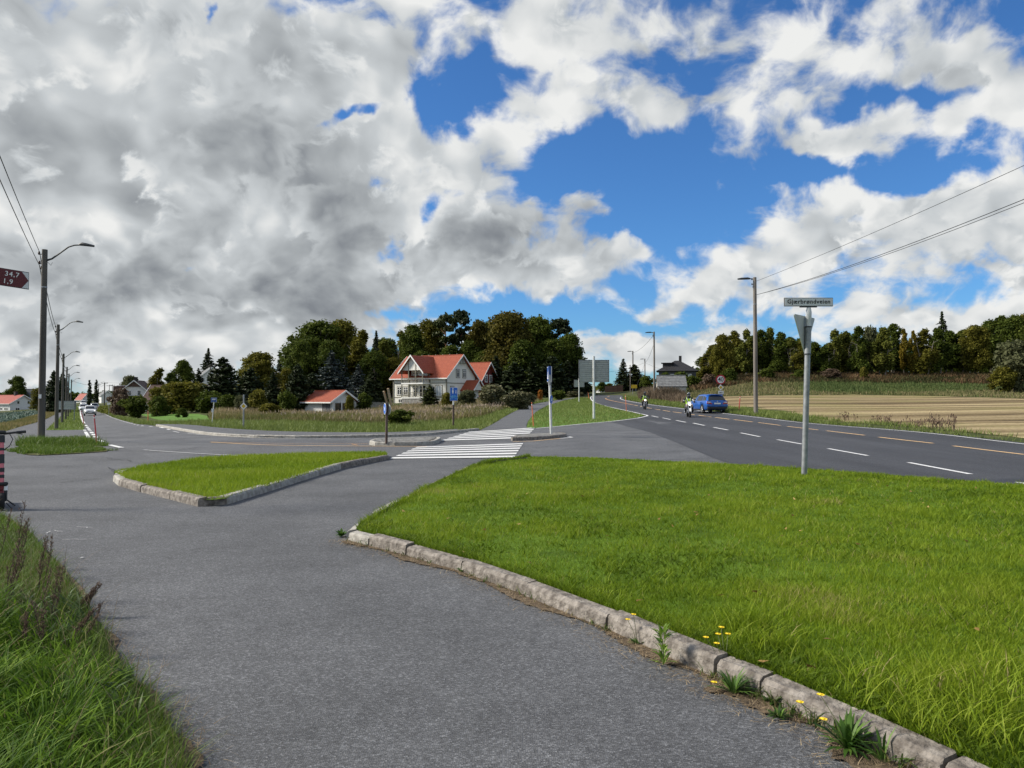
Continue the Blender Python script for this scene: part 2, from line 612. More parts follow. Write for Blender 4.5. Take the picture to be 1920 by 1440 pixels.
def asphalt(name, base, speck, wear=0.25, tint=(.975, 1, 1.035), streak=None):
    m, nt, p, n = node_mat(name)
    L = nt.links.new
    tc = n('ShaderNodeTexCoord')
    vo = n('ShaderNodeTexVoronoi', feature='F1')
    vo.inputs['Scale'].default_value = 105
    L(tc.outputs['Object'], vo.inputs['Vector'])
    sp = n('ShaderNodeSeparateColor')
    L(vo.outputs['Color'], sp.inputs[0])
    r = n('ShaderNodeValToRGB')                       # most stones dark, a few pale
    e = r.color_ramp.elements
    e[0].position, e[0].color = 0.0, (*[base * .62 * t for t in tint], 1)
    e[1].position, e[1].color = 1.0, (*[speck * t for t in tint], 1)
    q = e.new(.55); q.color = (*[base * t for t in tint], 1)
    q = e.new(.86); q.color = (*[base * 1.45 * t for t in tint], 1)
    L(sp.outputs[0], r.inputs[0])
    big = n('ShaderNodeTexNoise')
    big.inputs['Scale'].default_value = .55
    big.inputs['Detail'].default_value = 6
    big.inputs['Roughness'].default_value = .62
    mp = n('ShaderNodeMapping')
    L(tc.outputs['Object'], mp.inputs[0])
    if streak:
        mp.inputs['Rotation'].default_value = (0, 0, streak)
        mp.inputs['Scale'].default_value = (1, .12, 1)
    L(mp.outputs[0], big.inputs['Vector'])
    mr = n('ShaderNodeMapRange')
    L(big.outputs[0], mr.inputs[0])
    mr.inputs[1].default_value, mr.inputs[2].default_value = .3, .7
    mr.inputs[3].default_value, mr.inputs[4].default_value = 1 - wear, 1 + wear
    fine = n('ShaderNodeTexNoise')
    fine.inputs['Scale'].default_value = 9
    fine.inputs['Detail'].default_value = 5
    L(tc.outputs['Object'], fine.inputs['Vector'])
    mf = n('ShaderNodeMapRange')
    L(fine.outputs[0], mf.inputs[0])
    mf.inputs[1].default_value, mf.inputs[2].default_value = .3, .7
    mf.inputs[3].default_value, mf.inputs[4].default_value = .9, 1.1
    mu = n('ShaderNodeMath', operation='MULTIPLY')
    L(mr.outputs[0], mu.inputs[0]); L(mf.outputs[0], mu.inputs[1])
    mx = n('ShaderNodeVectorMath', operation='SCALE')
    L(r.outputs[0], mx.inputs[0])
    L(mu.outputs[0], mx.inputs[3])
    L(mx.outputs[0], p.inputs['Base Color'])
    p.inputs['Roughness'].default_value = .82
    p.inputs['Specular IOR Level'].default_value = .35
    b = n('ShaderNodeBump')
    b.inputs['Strength'].default_value = .6
    b.inputs['Distance'].default_value = .006
    L(vo.outputs['Distance'], b.inputs['Height'])
    L(b.outputs[0], p.inputs['Normal'])
    return m


def ground_mat(name, cols, scale, rough=.95, stretch=None, rot=0, detail=7, bump=.5):
    """a patchy earth or turf surface, cols at ramp positions"""
    m, nt, p, n = node_mat(name)
    L = nt.links.new
    tc = n('ShaderNodeTexCoord')
    mp = n('ShaderNodeMapping')
    L(tc.outputs['Object'], mp.inputs[0])
    if stretch:
        mp.inputs['Scale'].default_value = stretch
        mp.inputs['Rotation'].default_value = (0, 0, rot)
    nz = n('ShaderNodeTexNoise')
    nz.inputs['Scale'].default_value = scale
    nz.inputs['Detail'].default_value = detail
    nz.inputs['Roughness'].default_value = .65
    L(mp.outputs[0], nz.inputs['Vector'])
    r = n('ShaderNodeValToRGB')
    e = r.color_ramp.elements
    e[0].position, e[0].color = cols[0][0], (*cols[0][1], 1)
    e[1].position, e[1].color = cols[-1][0], (*cols[-1][1], 1)
    for pos, c in cols[1:-1]:
        q = e.new(pos); q.color = (*c, 1)
    L(nz.outputs[0], r.inputs[0])
    L(r.outputs[0], p.inputs['Base Color'])
    p.inputs['Roughness'].default_value = rough
    p.inputs['Specular IOR Level'].default_value = .15
    if bump:
        nb = n('ShaderNodeTexNoise')
        nb.inputs['Scale'].default_value = scale * 12
        L(tc.outputs['Object'], nb.inputs['Vector'])
        b = n('ShaderNodeBump')
        b.inputs['Strength'].default_value = bump
        b.inputs['Distance'].default_value = .05
        L(nb.outputs[0], b.inputs['Height'])
        L(b.outputs[0], p.inputs['Normal'])
    return m


def leaf_mat(name, ramp, trans=.35, rough=.6, clump=0.0, cscale=.6, spec=.3):
    """leaves and blades: colour from the per-leaf value 'tint', light passing through"""
    m, nt, p, n = node_mat(name)
    L = nt.links.new
    at = n('ShaderNodeAttribute', attribute_name='tint')
    fac = at.outputs['Fac']
    if clump:
        tc = n('ShaderNodeTexCoord')
        nz = n('ShaderNodeTexNoise')
        nz.inputs['Scale'].default_value = cscale
        nz.inputs['Detail'].default_value = 4
        L(tc.outputs['Object'], nz.inputs['Vector'])
        a = n('ShaderNodeMath', operation='MULTIPLY_ADD')
        L(nz.outputs[0], a.inputs[0])
        a.inputs[1].default_value = clump
        a.inputs[2].default_value = -clump / 2
        b = n('ShaderNodeMath', operation='ADD')
        L(a.outputs[0], b.inputs[0]); L(fac, b.inputs[1])
        fac = b.outputs[0]
    r = n('ShaderNodeValToRGB')
    e = r.color_ramp.elements
    e[0].position, e[0].color = ramp[0][0], (*ramp[0][1], 1)
    e[1].position, e[1].color = ramp[-1][0], (*ramp[-1][1], 1)
    for pos, c in ramp[1:-1]:
        q = e.new(pos); q.color = (*c, 1)
    L(fac, r.inputs[0])
    L(r.outputs[0], p.inputs['Base Color'])
    p.inputs['Roughness'].default_value = rough
    p.inputs['Specular IOR Level'].default_value = spec
    if trans:
        t = n('ShaderNodeBsdfTranslucent')
        L(r.outputs[0], t.inputs[0])
        mx = n('ShaderNodeMixShader')
        mx.inputs[0].default_value = trans
        L(p.outputs[0], mx.inputs[1]); L(t.outputs[0], mx.inputs[2])
        L(mx.outputs[0], nt.nodes['Material Output'].inputs[0])
    return m


def worn_paint(name, rgb, under, wear=.45, scale=26):
    """road paint worn through to the asphalt"""
    m, nt, p, n = node_mat(name)
    L = nt.links.new
    tc = n('ShaderNodeTexCoord')
    nz = n('ShaderNodeTexNoise')
    nz.inputs['Scale'].default_value = scale
    nz.inputs['Detail'].default_value = 8
    nz.inputs['Roughness'].default_value = .7
    L(tc.outputs['Object'], nz.inputs['Vector'])
    r = n('ShaderNodeValToRGB')
    e = r.color_ramp.elements
    e[0].position, e[0].color = wear - .12, (*under, 1)
    e[1].position, e[1].color = wear + .03, (*rgb, 1)
    L(nz.outputs[0], r.inputs[0])
    L(r.outputs[0], p.inputs['Base Color'])
    p.inputs['Roughness'].default_value = .7
    return m


M = {}
M['asphalt_path'] = asphalt('path asphalt', .095, .20, .26)
M['asphalt_road'] = asphalt('old road asphalt', .100, .24, .26)
M['asphalt_dark'] = asphalt('new road asphalt', .052, .13, .26, (.97, 1, 1.09), streak=R(4))
M['asphalt_far'] = asphalt('pale worn asphalt', .10, .24, .15)
M['white_line'] = worn_paint('white road paint', (.70, .70, .68), (.14, .14, .14), .40)
M['worn_line'] = worn_paint('worn white road paint', (.5, .5, .49), (.1, .1, .1), .49)
M['yellow_line'] = worn_paint('yellow road paint', (.76, .50, .24), (.1, .09, .08), .36)
M['yellow_worn'] = worn_paint('worn yellow road paint', (.5, .28, .12), (.1, .09, .08), .47)
M['ground'] = ground_mat('rough meadow ground', [(.3, (.035, .045, .012)), (.5, (.06, .075, .02)), (.62, (.10, .095, .035)), (.75, (.13, .11, .055))], .35)
M['turf'] = ground_mat('mown turf', [(.3, (.05, .09, .008)), (.5, (.09, .16, .012)), (.7, (.12, .19, .02))], 1.6)
M['kerb'] = MAT('weathered concrete kerb', (.10, .085, .07), .9, rgb2=(.29, .26, .225), vscale=13, bump=1.0, bscale=34, detail=9)
M['kerb_pale'] = MAT('pale painted kerb', (.24, .225, .195), .9, rgb2=(.44, .42, .375), vscale=9, bump=.7, bscale=50, detail=9)
M['soil'] = ground_mat('dry thatch and dust', [(.3, (.06, .05, .04)), (.45, (.12, .09, .06)), (.6, (.19, .145, .095)), (.72, (.26, .20, .14))], 14)
M['sett'] = MAT('granite sett', (.24, .23, .21), .9, rgb2=(.36, .35, .32), vscale=6, bump=.5)
M['stubble'] = None


# ------------------------------------------------------------------ sheets laid over the land
def resample(pts, step):
    out = []
    pts = [Vector((p[0], p[1])) for p in pts]
    for a, b in zip(pts[:-1], pts[1:]):
        n = max(1, int((b - a).length / step))
        out += [a.lerp(b, i / n) for i in range(n)]
    return out + [pts[-1]]


def smooth_line(pts, n=6):
    """Catmull-Rom through plan points"""
    p = [Vector((q[0], q[1])) for q in pts]
    p = [p[0] * 2 - p[1]] + p + [p[-1] * 2 - p[-2]]
    out = []
    for i in range(1, len(p) - 2):
        for k in range(n):
            t = k / n
            out.append(.5 * ((2 * p[i]) + (-p[i - 1] + p[i + 1]) * t + (2 * p[i - 1] - 5 * p[i] + 4 * p[i + 1] - p[i + 2]) * t * t
                             + (-p[i - 1] + 3 * p[i] - 3 * p[i + 1] + p[i + 2]) * t ** 3))
    return out + [p[-2]]


def sheet(name, pts, mat, dz, step=2.0, bump=None, parent=None, **t):
    pts = [Vector((p[0], p[1], 0)) for p in pts]
    tris = tessellate_polygon([pts])
    bm = bmesh.new()
    vs = [bm.verts.new(p) for p in pts]
    for a in tris:
        try:
            bm.faces.new([vs[i] for i in a])
        except ValueError:
            pass
    xs, ys = [p.x for p in pts], [p.y for p in pts]
    for ax, lo, hi in ((0, min(xs), max(xs)), (1, min(ys), max(ys))):
        c = math.ceil(lo / step) * step
        while c < hi:
            co, no = [0, 0, 0], [0, 0, 0]
            co[ax], no[ax] = c, 1
            bmesh.ops.bisect_plane(bm, geom=list(bm.verts) + list(bm.edges) + list(bm.faces), plane_co=co, plane_no=no)
            c += step * (1 if c < 60 else 2)
    xy = np.array([(v.co.x, v.co.y) for v in bm.verts])
    z = land(xy[:, 0], xy[:, 1]) + dz
    if bump is not None:
        z = z + bump(xy[:, 0], xy[:, 1])
    for v, q in zip(bm.verts, z):
        v.co.z = q
    bmesh.ops.recalc_face_normals(bm, faces=bm.faces)
    me = bpy.data.meshes.new(name)
    bm.to_mesh(me)
    bm.free()
    if len(me.polygons) and me.polygons[0].normal.z < 0:
        me.flip_normals()
    me.materials.append(mat)
    return link(name, me, parent, **t)


def px(lst):
    return [G(a, b).xy for a, b in lst]


def ribbon(mb, line, w, dz):
    """a painted stripe of width w along plan points"""
    line = [Vector((p[0], p[1])) for p in line]
    vs = []
    for i, p in enumerate(line):
        t = (line[min(i + 1, len(line) - 1)] - line[max(i - 1, 0)]).normalized()
        nn = Vector((-t.y, t.x)) * w / 2
        for s in (1, -1):
            q = p + nn * s
            vs.append((q.x, q.y, lz(q.x, q.y) + dz))
    mb.add(vs, [(2 * i, 2 * i + 1, 2 * i + 3, 2 * i + 2) for i in range(len(line) - 1)])


def inside(poly, x, y):
    poly = np.array([(p[0], p[1]) for p in poly])
    r = np.zeros(len(x), bool)
    j = len(poly) - 1
    for i in range(len(poly)):
        xi, yi, xj, yj = *poly[i], *poly[j]
        c = ((yi > y) != (yj > y)) & (x < (xj - xi) * (y - yi) / (yj - yi + 1e-12) + xi)
        r ^= c
        j = i
    return r

# ================================================================== THE GROUND
_t = np.concatenate([np.linspace(-35, 25, 20), 25 + (np.exp(np.linspace(0, 1, 190) * math.log(2960 / 25 + 1)) - 1)[1:] * 25])
_u = np.linspace(-1.4, 1.4, 190)
_Y, _U = np.meshgrid(_t, _u, indexing='ij')
_X = _U * (_Y + 45)
_Z = land(_X, _Y) - .03
_i = np.arange(len(_t) - 1)[:, None] * len(_u) + np.arange(len(_u) - 1)[None, :]
_q = np.stack([_i, _i + 1, _i + 1 + len(_u), _i + len(_u)], -1).reshape(-1, 4)
link('ground', npmesh('ground', np.stack([_X, _Y, _Z], -1).reshape(-1, 3), _q, M['ground'], smooth=True), kind='structure')

# ---- the old asphalt of the junction and of the path in front
KERB_FAR = px([(292, 799), (330, 806), (385, 815), (455, 820), (555, 822), (660, 821), (730, 819.5), (800, 816.5), (850, 812), (899, 807)])
apron = [Vector((-45, -12)), Vector((-45, 20)), G(-300, 840).xy, G(0, 812).xy, G(54, 797).xy, G(86, 800).xy, G(157, 800).xy, G(170, 803).xy, G(222, 787).xy]
apron += KERB_FAR + px([(945, 805), (985, 803), (1003, 803.4), (1090, 795), (1150, 790), (1200, 782)]) + [Vector((14, 58)), Vector((16, 30)), Vector((16, -12))]
sheet('junction_asphalt', apron, M['asphalt_path'], -.006, 4.0, kind='structure')

# ---- side road running off to the left
SR_L = px([(240, 843), (204, 830), (178, 815), (166, 804), (156, 789), (150, 774), (150, 765), (151, 759), (154, 755.2)])
SR_R = px([(385, 816), (330, 807), (300, 800), (257, 796), (222, 786), (200, 777), (186, 769), (182, 762), (174, 757), (167, 755.2)])
SR_NEAR = [PL(500, 866).xy, PL(737, 858).xy, PL(968, 857).xy]
sheet('side_road', smooth_line(SR_R[::-1]) + px([(455, 820), (555, 822), (660, 821), (800, 816.5), (850, 812), (985, 803.2), (1003, 804), (1090, 796), (1144, 791.5), (1217, 810), (1269, 830), (1336, 858)])
      + [PL(1200, 864).xy, PL(968, 858).xy, PL(737, 859).xy, PL(500, 868).xy, PL(300, 866).xy] + smooth_line(SR_L), M['asphalt_road'], -.002, 3.0, kind='structure')

# ---- main road, newer and darker
MR_R = px([(1930, 834), (1687, 807.4), (1507, 793), (1457, 787.3), (1365, 776.4), (1281, 766.6), (1217, 758.6), (1172, 750.8), (1163, 747), (1166, 743.6)])
mr_r = smooth_line(MR_R)
road_out = [p + Vector((.45, 0)) for p in mr_r]
ROAD_LEFT_FAR = px([(1120, 740.9), (1110, 743), (1107, 746.5), (1112, 753), (1130, 760), (1170, 769), (1212, 779)])
sheet('main_road', [Vector((9.4, -12)), Vector((18.9, -12))] + road_out + px([(1160, 740.6)]) + ROAD_LEFT_FAR
      + px([(1196, 784), (1144, 791), (1158, 794), (1217, 810), (1269, 830), (1336, 858), (1385, 874.5)]) + [PL(1700, 900).xy, PL(1920, 920).xy], M['asphalt_dark'], .003, 3.0, kind='structure')

# ---- cycle paths
CP_L = px([(899, 807), (931, 791), (956, 776), (987, 760.5), (1027, 753), (1052, 749), (1075, 745.6)])
CP_R = px([(987, 802.5), (990, 791), (1006, 772), (1027, 760.5), (1060, 750.5), (1085, 746)])
sheet('cycle_path', smooth_line(CP_L) + smooth_line(CP_R[::-1]), M['asphalt_far'], .001, 3.0, kind='structure')
LP_L = px([(-60, 829), (0, 811.5), (54, 796), (103, 777), (116, 771), (128, 763)])
LP_R = px([(40, 850), (86, 806.5), (100, 794.5), (113, 782), (121, 772.5), (133, 762.5)])
sheet('footpath', smooth_line(LP_L) + smooth_line(LP_R[::-1]), M['asphalt_far'], .000, 3.0, kind='structure')
SW_IN = px([(292, 797.6), (330, 797.8), (365, 799.5), (400, 803.5), (470, 809), (560, 812.6), (700, 814), (790, 811.5), (860, 807)])
SW_KERB = [p for p in KERB_FAR]
sheet('pavement', smooth_line(SW_IN, 3) + smooth_line(SW_KERB[:-1], 3)[::-1], M['asphalt_far'], .085, 3.0, kind='structure')

# ---- stubble field right of the road: rows of cut straw
m, nt, p, n = node_mat('stubble rows')
L = nt.links.new
tc = n('ShaderNodeTexCoord')
mp = n('ShaderNodeMapping')
mp.inputs['Rotation'].default_value = (0, 0, R(-8))
L(tc.outputs['Object'], mp.inputs[0])
wp = n('ShaderNodeTexNoise'); wp.inputs['Scale'].default_value = .05; wp.inputs['Detail'].default_value = 3
L(mp.outputs[0], wp.inputs['Vector'])
ad = n('ShaderNodeVectorMath', operation='MULTIPLY_ADD')
L(wp.outputs['Color'], ad.inputs[0]); ad.inputs[1].default_value = (0, 5, 0); L(mp.outputs[0], ad.inputs[2])
st = n('ShaderNodeMapping'); st.inputs['Scale'].default_value = (.012, .42, 1)
L(ad.outputs[0], st.inputs[0])
nz = n('ShaderNodeTexNoise'); nz.inputs['Scale'].default_value = 1.0; nz.inputs['Detail'].default_value = 3; nz.inputs['Roughness'].default_value = .6
L(st.outputs[0], nz.inputs['Vector'])
fn = n('ShaderNodeTexNoise'); fn.inputs['Scale'].default_value = 5; fn.inputs['Detail'].default_value = 6
L(tc.outputs['Object'], fn.inputs['Vector'])
pt = n('ShaderNodeTexNoise'); pt.inputs['Scale'].default_value = .07; pt.inputs['Detail'].default_value = 4
L(tc.outputs['Object'], pt.inputs['Vector'])
s1 = n('ShaderNodeMath', operation='MULTIPLY_ADD'); L(fn.outputs[0], s1.inputs[0]); s1.inputs[1].default_value = .35; L(nz.outputs[0], s1.inputs[2])
rr = n('ShaderNodeValToRGB')
e = rr.color_ramp.elements
e[0].position, e[0].color = .52, (.075, .055, .03, 1)
e[1].position, e[1].color = .84, (.48, .385, .21, 1)
q = e.new(.62); q.color = (.19, .14, .07, 1)
q = e.new(.74); q.color = (.30, .235, .13, 1)
L(s1.outputs[0], rr.inputs[0])
gm = n('ShaderNodeMapRange'); L(pt.outputs[0], gm.inputs[0]); gm.inputs[1].default_value, gm.inputs[2].default_value = .52, .68; gm.inputs[4].default_value = .45
mx = n('ShaderNodeMix', data_type='RGBA')
L(gm.outputs[0], mx.inputs[0]); L(rr.outputs[0], mx.inputs[6]); mx.inputs[7].default_value = (.20, .21, .055, 1)
L(mx.outputs[2], p.inputs['Base Color'])
p.inputs['Roughness'].default_value = .95
p.inputs['Specular IOR Level'].default_value = .1
b = n('ShaderNodeBump'); b.inputs['Strength'].default_value = .7; b.inputs['Distance'].default_value = .15
L(s1.outputs[0], b.inputs['Height']); L(b.outputs[0], p.inputs['Normal'])
M['stubble'] = m
STUB_NEAR = px([(1214, 750.2), (1283, 757.5), (1365, 768), (1430, 776), (1507, 784), (1687, 797.5), (1913, 820), (2200, 852)])
STUB_FAR = px([(2300, 752), (1920, 747), (1750, 742.5), (1600, 739.5), (1480, 741), (1400, 742.2), (1290, 746), (1214, 747.6)])
sheet('stubble_field', STUB_NEAR + STUB_FAR, M['stubble'], -.01, 4.0, kind='structure')
# ---- cabbage field and garden lawn on the left
M['cabbage'] = ground_mat('cabbage rows', [(.3, (.03, .045, .03)), (.5, (.07, .11, .075)), (.65, (.16, .22, .17))], .9, stretch=(1, .5, 1))
CAB = px([(-400, 828), (0, 796.5), (54, 783), (90, 772), (62, 769.5), (0, 775), (-400, 778)])
sheet('cabbage_field', CAB, M['cabbage'], -.015, 4.0, kind='structure')
M['lawn_far'] = ground_mat('garden lawn', [(.3, (.07, .15, .02)), (.6, (.11, .21, .035))], .4)
sheet('garden_lawn', px([(262, 776.5), (330, 775.5), (372, 776), (400, 782), (395, 790), (330, 790.5), (292, 786)]), M['lawn_far'], -.012, 4.0, kind='structure')

# ================================================================== ROAD MARKINGS
def paint(name, mat, segs, w, dz=.012):
    """one painted line, its dashes as children"""
    root = bpy.data.objects.new(name, None)
    COL.objects.link(root)
    root['kind'] = 'structure'
    for s in segs:
        mb = MB()
        ribbon(mb, resample(s, 1.5), w, dz)
        mb.build('dash' if len(segs) > 1 else 'stripe', mat, root)
    return root


def pxl(*a):
    return [G(x, y).xy for x, y in a]


# main road: yellow centre dashes
yel = [pxl((1787.5, 836.5), (1921, 852.8)), pxl((1648, 820), (1750, 831.6)), pxl((1550, 808), (1621, 816.4)), pxl((1476.6, 799.8), (1534, 806.4)), pxl((1422, 792.6), (1463, 797.8)),
       pxl((1376, 787), (1411, 791.4)), pxl((1341, 783), (1368, 786.2)), pxl((1310, 778.8), (1333, 782)), pxl((1284, 775.6), (1302, 778)), pxl((1262, 772.4), (1278, 774.6)),
       pxl((1243, 769.6), (1256, 771.6)), pxl((1227, 767), (1238, 768.8)), pxl((1213, 764.4), (1222, 766)), pxl((1200, 761.8), (1209, 763.6)), pxl((1189, 759.6), (1196, 761))]
paint('centre_line', M['yellow_line'], yel, .14)
cl = smooth_line(pxl((1187, 759.2), (1170, 755.8), (1152, 752.4), (1140, 749.6), (1135.5, 747.2), (1138, 744.6), (1143, 742.6)), 4)
paint('far_centre_line', M['yellow_worn'], [cl], .22)
wht = [pxl((1703.6, 867.8), (1819.9, 889.7)), pxl((1553, 841.6), (1627, 854.9)), pxl((1457.5, 824.8), (1504, 833.2)), pxl((1388.8, 812), (1424.5, 819.2)), pxl((1338, 801.6), (1365, 806.6)),
       pxl((1300, 793.6), (1321, 798)), pxl((1268, 788.6), (1286, 792)), pxl((1242, 783.6), (1257, 786.8)), pxl((1222, 780), (1234, 782.6)), pxl((1908, 905), (1990, 921))]
paint('lane_line', M['white_line'], wht, .13)
paint('right_edge_line', M['white_line'], [mr_r[:-2]], .12)
tri_edge = smooth_line(pxl((1113, 741.8), (1108.5, 744), (1107.5, 746.6), (1112, 752.6), (1130, 760), (1170, 769), (1213, 778.8)), 4)
paint('verge_edge_line', M['white_line'], [tri_edge + pxl((1214, 780), (1196, 784.2), (1150, 790), (1090, 795.3), (1004, 803.6))], .16)
# side road lines
paint('yellow_lane_line', M['yellow_line'], [smooth_line(pxl((395, 829.4), (450, 832.4), (512, 835), (600, 836.2), (693, 836.9), (800, 837.6)), 3)], .11)
paint('faint_yellow_line', M['yellow_worn'], [smooth_line(pxl((395, 829.2), (520, 831.6), (648, 832), (690, 832.4)), 3), pxl((659, 832.8), (671, 835.4))], .09)
paint('island_tip_line', M['yellow_line'], [pxl((961, 828.6), (1000, 827.4), (1050, 822.6))], .10)
paint('island_edge_line', M['white_line'], [pxl((1050, 822.6), (1073, 820.4), (1064, 818.6))], .12)
paint('give_way_line', M['worn_line'], [smooth_line(pxl((269, 844), (340, 849), (410, 853), (480, 856)), 3)], .12)
paint('kerbside_line', M['worn_line'], [pxl((417, 818), (470, 821)), pxl((352, 813), (381, 816)), pxl((325, 809), (336, 811.4)), pxl((500, 822.2), (620, 823.2))], .12)
de = smooth_line(px([(318, 806), (300, 801.6), (257, 797), (222, 787), (200, 778), (187, 770)]), 4)
de = resample(de, 1.0)
segs = []
i = 0
while i < len(de) - 2:
    segs.append([de[i], de[min(i + 1, len(de) - 1)]])
    i += 3
paint('dashed_edge_line', M['white_line'], segs, .16)
dl = [pxl((204, 834.3), (228, 839.8)), pxl((186, 826), (193, 829.5)), pxl((177.5, 818.5), (181.5, 821.5)), pxl((174, 814), (177.2, 816.8)), pxl((170.8, 810), (173.2, 812.6)), pxl((168, 806.6), (170, 808.8)),
      pxl((165.6, 803.6), (167.6, 805.8)), pxl((163, 800.4), (164.8, 802.4)), pxl((160.6, 797), (162.2, 799))]
paint('verge_dashes', M['white_line'], dl, .18)
paint('side_edge_line', M['white_line'], [smooth_line(pxl((158.5, 794), (154.5, 788), (151.5, 779), (150.6, 772), (150.8, 764)), 3)], .2)
paint('stop_line', M['white_line'], [pxl((158, 806), (168.5, 824.5))], .16)
paint('faint_path_line', M['worn_line'], [pxl((17, 819.2), (163, 816))], .14)

# zebra crossings
def zebra(name, TL, TR, BL, BR, n, mat):
    TL, TR, BL, BR = (PL(*a).xy for a in (TL, TR, BL, BR))
    root = bpy.data.objects.new(name, None)
    COL.objects.link(root)
    root['kind'] = 'structure'
    k = n - .5
    for i in range(n):
        a, b = i / k, (i + .52) / k
        vs = []
        for t in (a, b):
            A, B = TL.lerp(BL, t), TR.lerp(BR, t)
            vs.append([A.lerp(B, s / 6) for s in range(7)])
        mb = MB()
        mb.add([(p.x, p.y, lz(p.x, p.y) + .012) for r_ in vs for p in r_], [(s, s + 1, s + 8, s + 7) for s in range(6)])
        mb.build('stripe', mat, root)


zebra('zebra_crossing', (782, 838.4), (981, 831.6), (731, 860.5), (964, 858), 6, M['white_line'])
zebra('zebra_crossing', (880, 810.6), (1004, 803.8), (826, 826.6), (985, 822), 6, M['white_line'])

# small paint scraps and a dark stain on the path
mb = MB()
for (a, b_, c, d_) in ((145, 988, 172, 990), (100, 995, 118, 997), (115, 1012, 175, 1011), (150, 1046, 158, 1045), (86, 1000, 93, 996)):
    ribbon(mb, [PL(a, b_).xy.lerp(PL(c, d_).xy, i / 5) + Vector((rnd.gauss(0, .01), rnd.gauss(0, .02))) for i in range(6)], .012, .004)
mb.build('paint_scraps', M['worn_line'], kind='stuff')

# ================================================================== KERBS AND ISLANDS
def kerb_line(root, joints, inward, h=.13, w=.13, pale=(), hj=.012, gap=.018, chip=.005):
    """kerb stones between successive joints of a plan polyline (front foot of the stone), one object each"""
    for i, (a, b) in enumerate(zip(joints[:-1], joints[1:])):
        a, b = Vector(a), Vector(b)
        L_ = (b - a).length
        t = (b - a) / L_
        nn = Vector((-t.y, t.x)) * inward
        a2, b2 = a + t * gap / 2, b - t * gap / 2
        hh = h + rnd.uniform(-hj, hj)
        sk = rnd.uniform(-.008, .008)
        vs, prof = [], ((0, -.06), (.004, hh * .72), (.012, hh - .018), (.034, hh), (w, hh + .002), (w, -.06))
        ns = max(2, int(L_ / (.28 if chip < .01 else .11)) + 1)
        for s in range(ns + 1):
            u_ = s / ns
            c = a2.lerp(b2, u_)
            z0 = lz(c.x, c.y)
            end = .006 if s in (0, ns) else 0
            for k, (o, z) in enumerate(prof):
                jit = rnd.uniform(-chip, chip) * (.9 if k in (1, 2, 3) else .3)
                q = c + nn * (o + sk + jit + (end if k in (1, 2) else 0))
                vs.append((q.x, q.y, z0 + z - (end if k in (2, 3) else 0) + (rnd.uniform(-chip, chip * .6) if k in (2, 3) else 0)))
        k = len(prof)
        fs = [(s * k + j, s * k + j + 1, (s + 1) * k + j + 1, (s + 1) * k + j) for s in range(ns) for j in range(k - 1)]
        fs += [tuple(range(k)), tuple(ns * k + j for j in range(k - 1, -1, -1))]
        mb = MB().add(vs, fs)
        mb.build('kerb_stone', M['kerb_pale'] if i in pale else M['kerb'], root)


def kerb_root(label):
    return thing('kerb', label, 'kerb')


def arc_split(line, length):
    """walk a plan polyline, joints every `length` metres"""
    line = [Vector((p[0], p[1])) for p in line]
    out, acc = [line[0]], 0
    for a, b in zip(line[:-1], line[1:]):
        seg = (b - a).length
        while acc + seg >= length:
            k = (length - acc) / seg
            a = a.lerp(b, k)
            out.append(a.copy())
            seg = (b - a).length
            acc = 0
        acc += seg
    if acc > length * .4:
        out.append(line[-1])
    return out


# big lawn, kerb along the path
J = [(652, 992), (690, 1001), (759, 1018), (862, 1046), (983, 1087), (1136, 1144), (1240, 1188), (1339, 1229), (1422, 1261), (1580, 1330), (1764, 1415), (1960, 1510), (2160, 1610)]
LAWN_FRONT = [PL(a, b, .13).xy for a, b in J]
k1 = kerb_root('brown stained kerb between the wide lawn and the path')
kerb_line(k1, LAWN_FRONT, 1, .112, .12, pale=(0,), hj=.014, chip=.0065)
LAWN_LEFT = [PL(a, b, .10).xy for a, b in ((650, 991), (662, 980), (700, 957), (760, 927), (832, 893), (880, 872.5), (925, 861), (985, 854.5))]
k2 = kerb_root('overgrown kerb along the zebra side of the wide lawn')
kerb_line(k2, arc_split(LAWN_LEFT, 1.2), -1, .10, .12, pale=(0, 1), hj=.02)
LAWN_BACK = [PL(a, b, .02).xy for a, b in ((985, 855.5), (1080, 857), (1200, 862.5), (1385, 874.5), (1700, 898), (1920, 917.5), (2300, 950))]
_in = []
for i, p in enumerate(LAWN_FRONT):
    t = (LAWN_FRONT[min(i + 1, len(LAWN_FRONT) - 1)] - LAWN_FRONT[max(i - 1, 0)]).normalized()
    _in.append(p + Vector((-t.y, t.x)) * .12)
LAWN = [p + Vector((.10, .02)) for p in LAWN_LEFT] + LAWN_BACK + [Vector((17, 6)), Vector((12, -1)), _in[-1]] + _in[-2:0:-1]


def lawn_h(x, y):
    b_ = np.clip((21.5 - y) / 5, 0, 1)          # runs out flat towards the road
    return (.085 + .03 * np.sin(x * .9 + 1) * np.sin(y * .7)) * b_


sheet('wide_lawn', LAWN, M['turf'], .012, 1.0, bump=lawn_h, kind='structure')

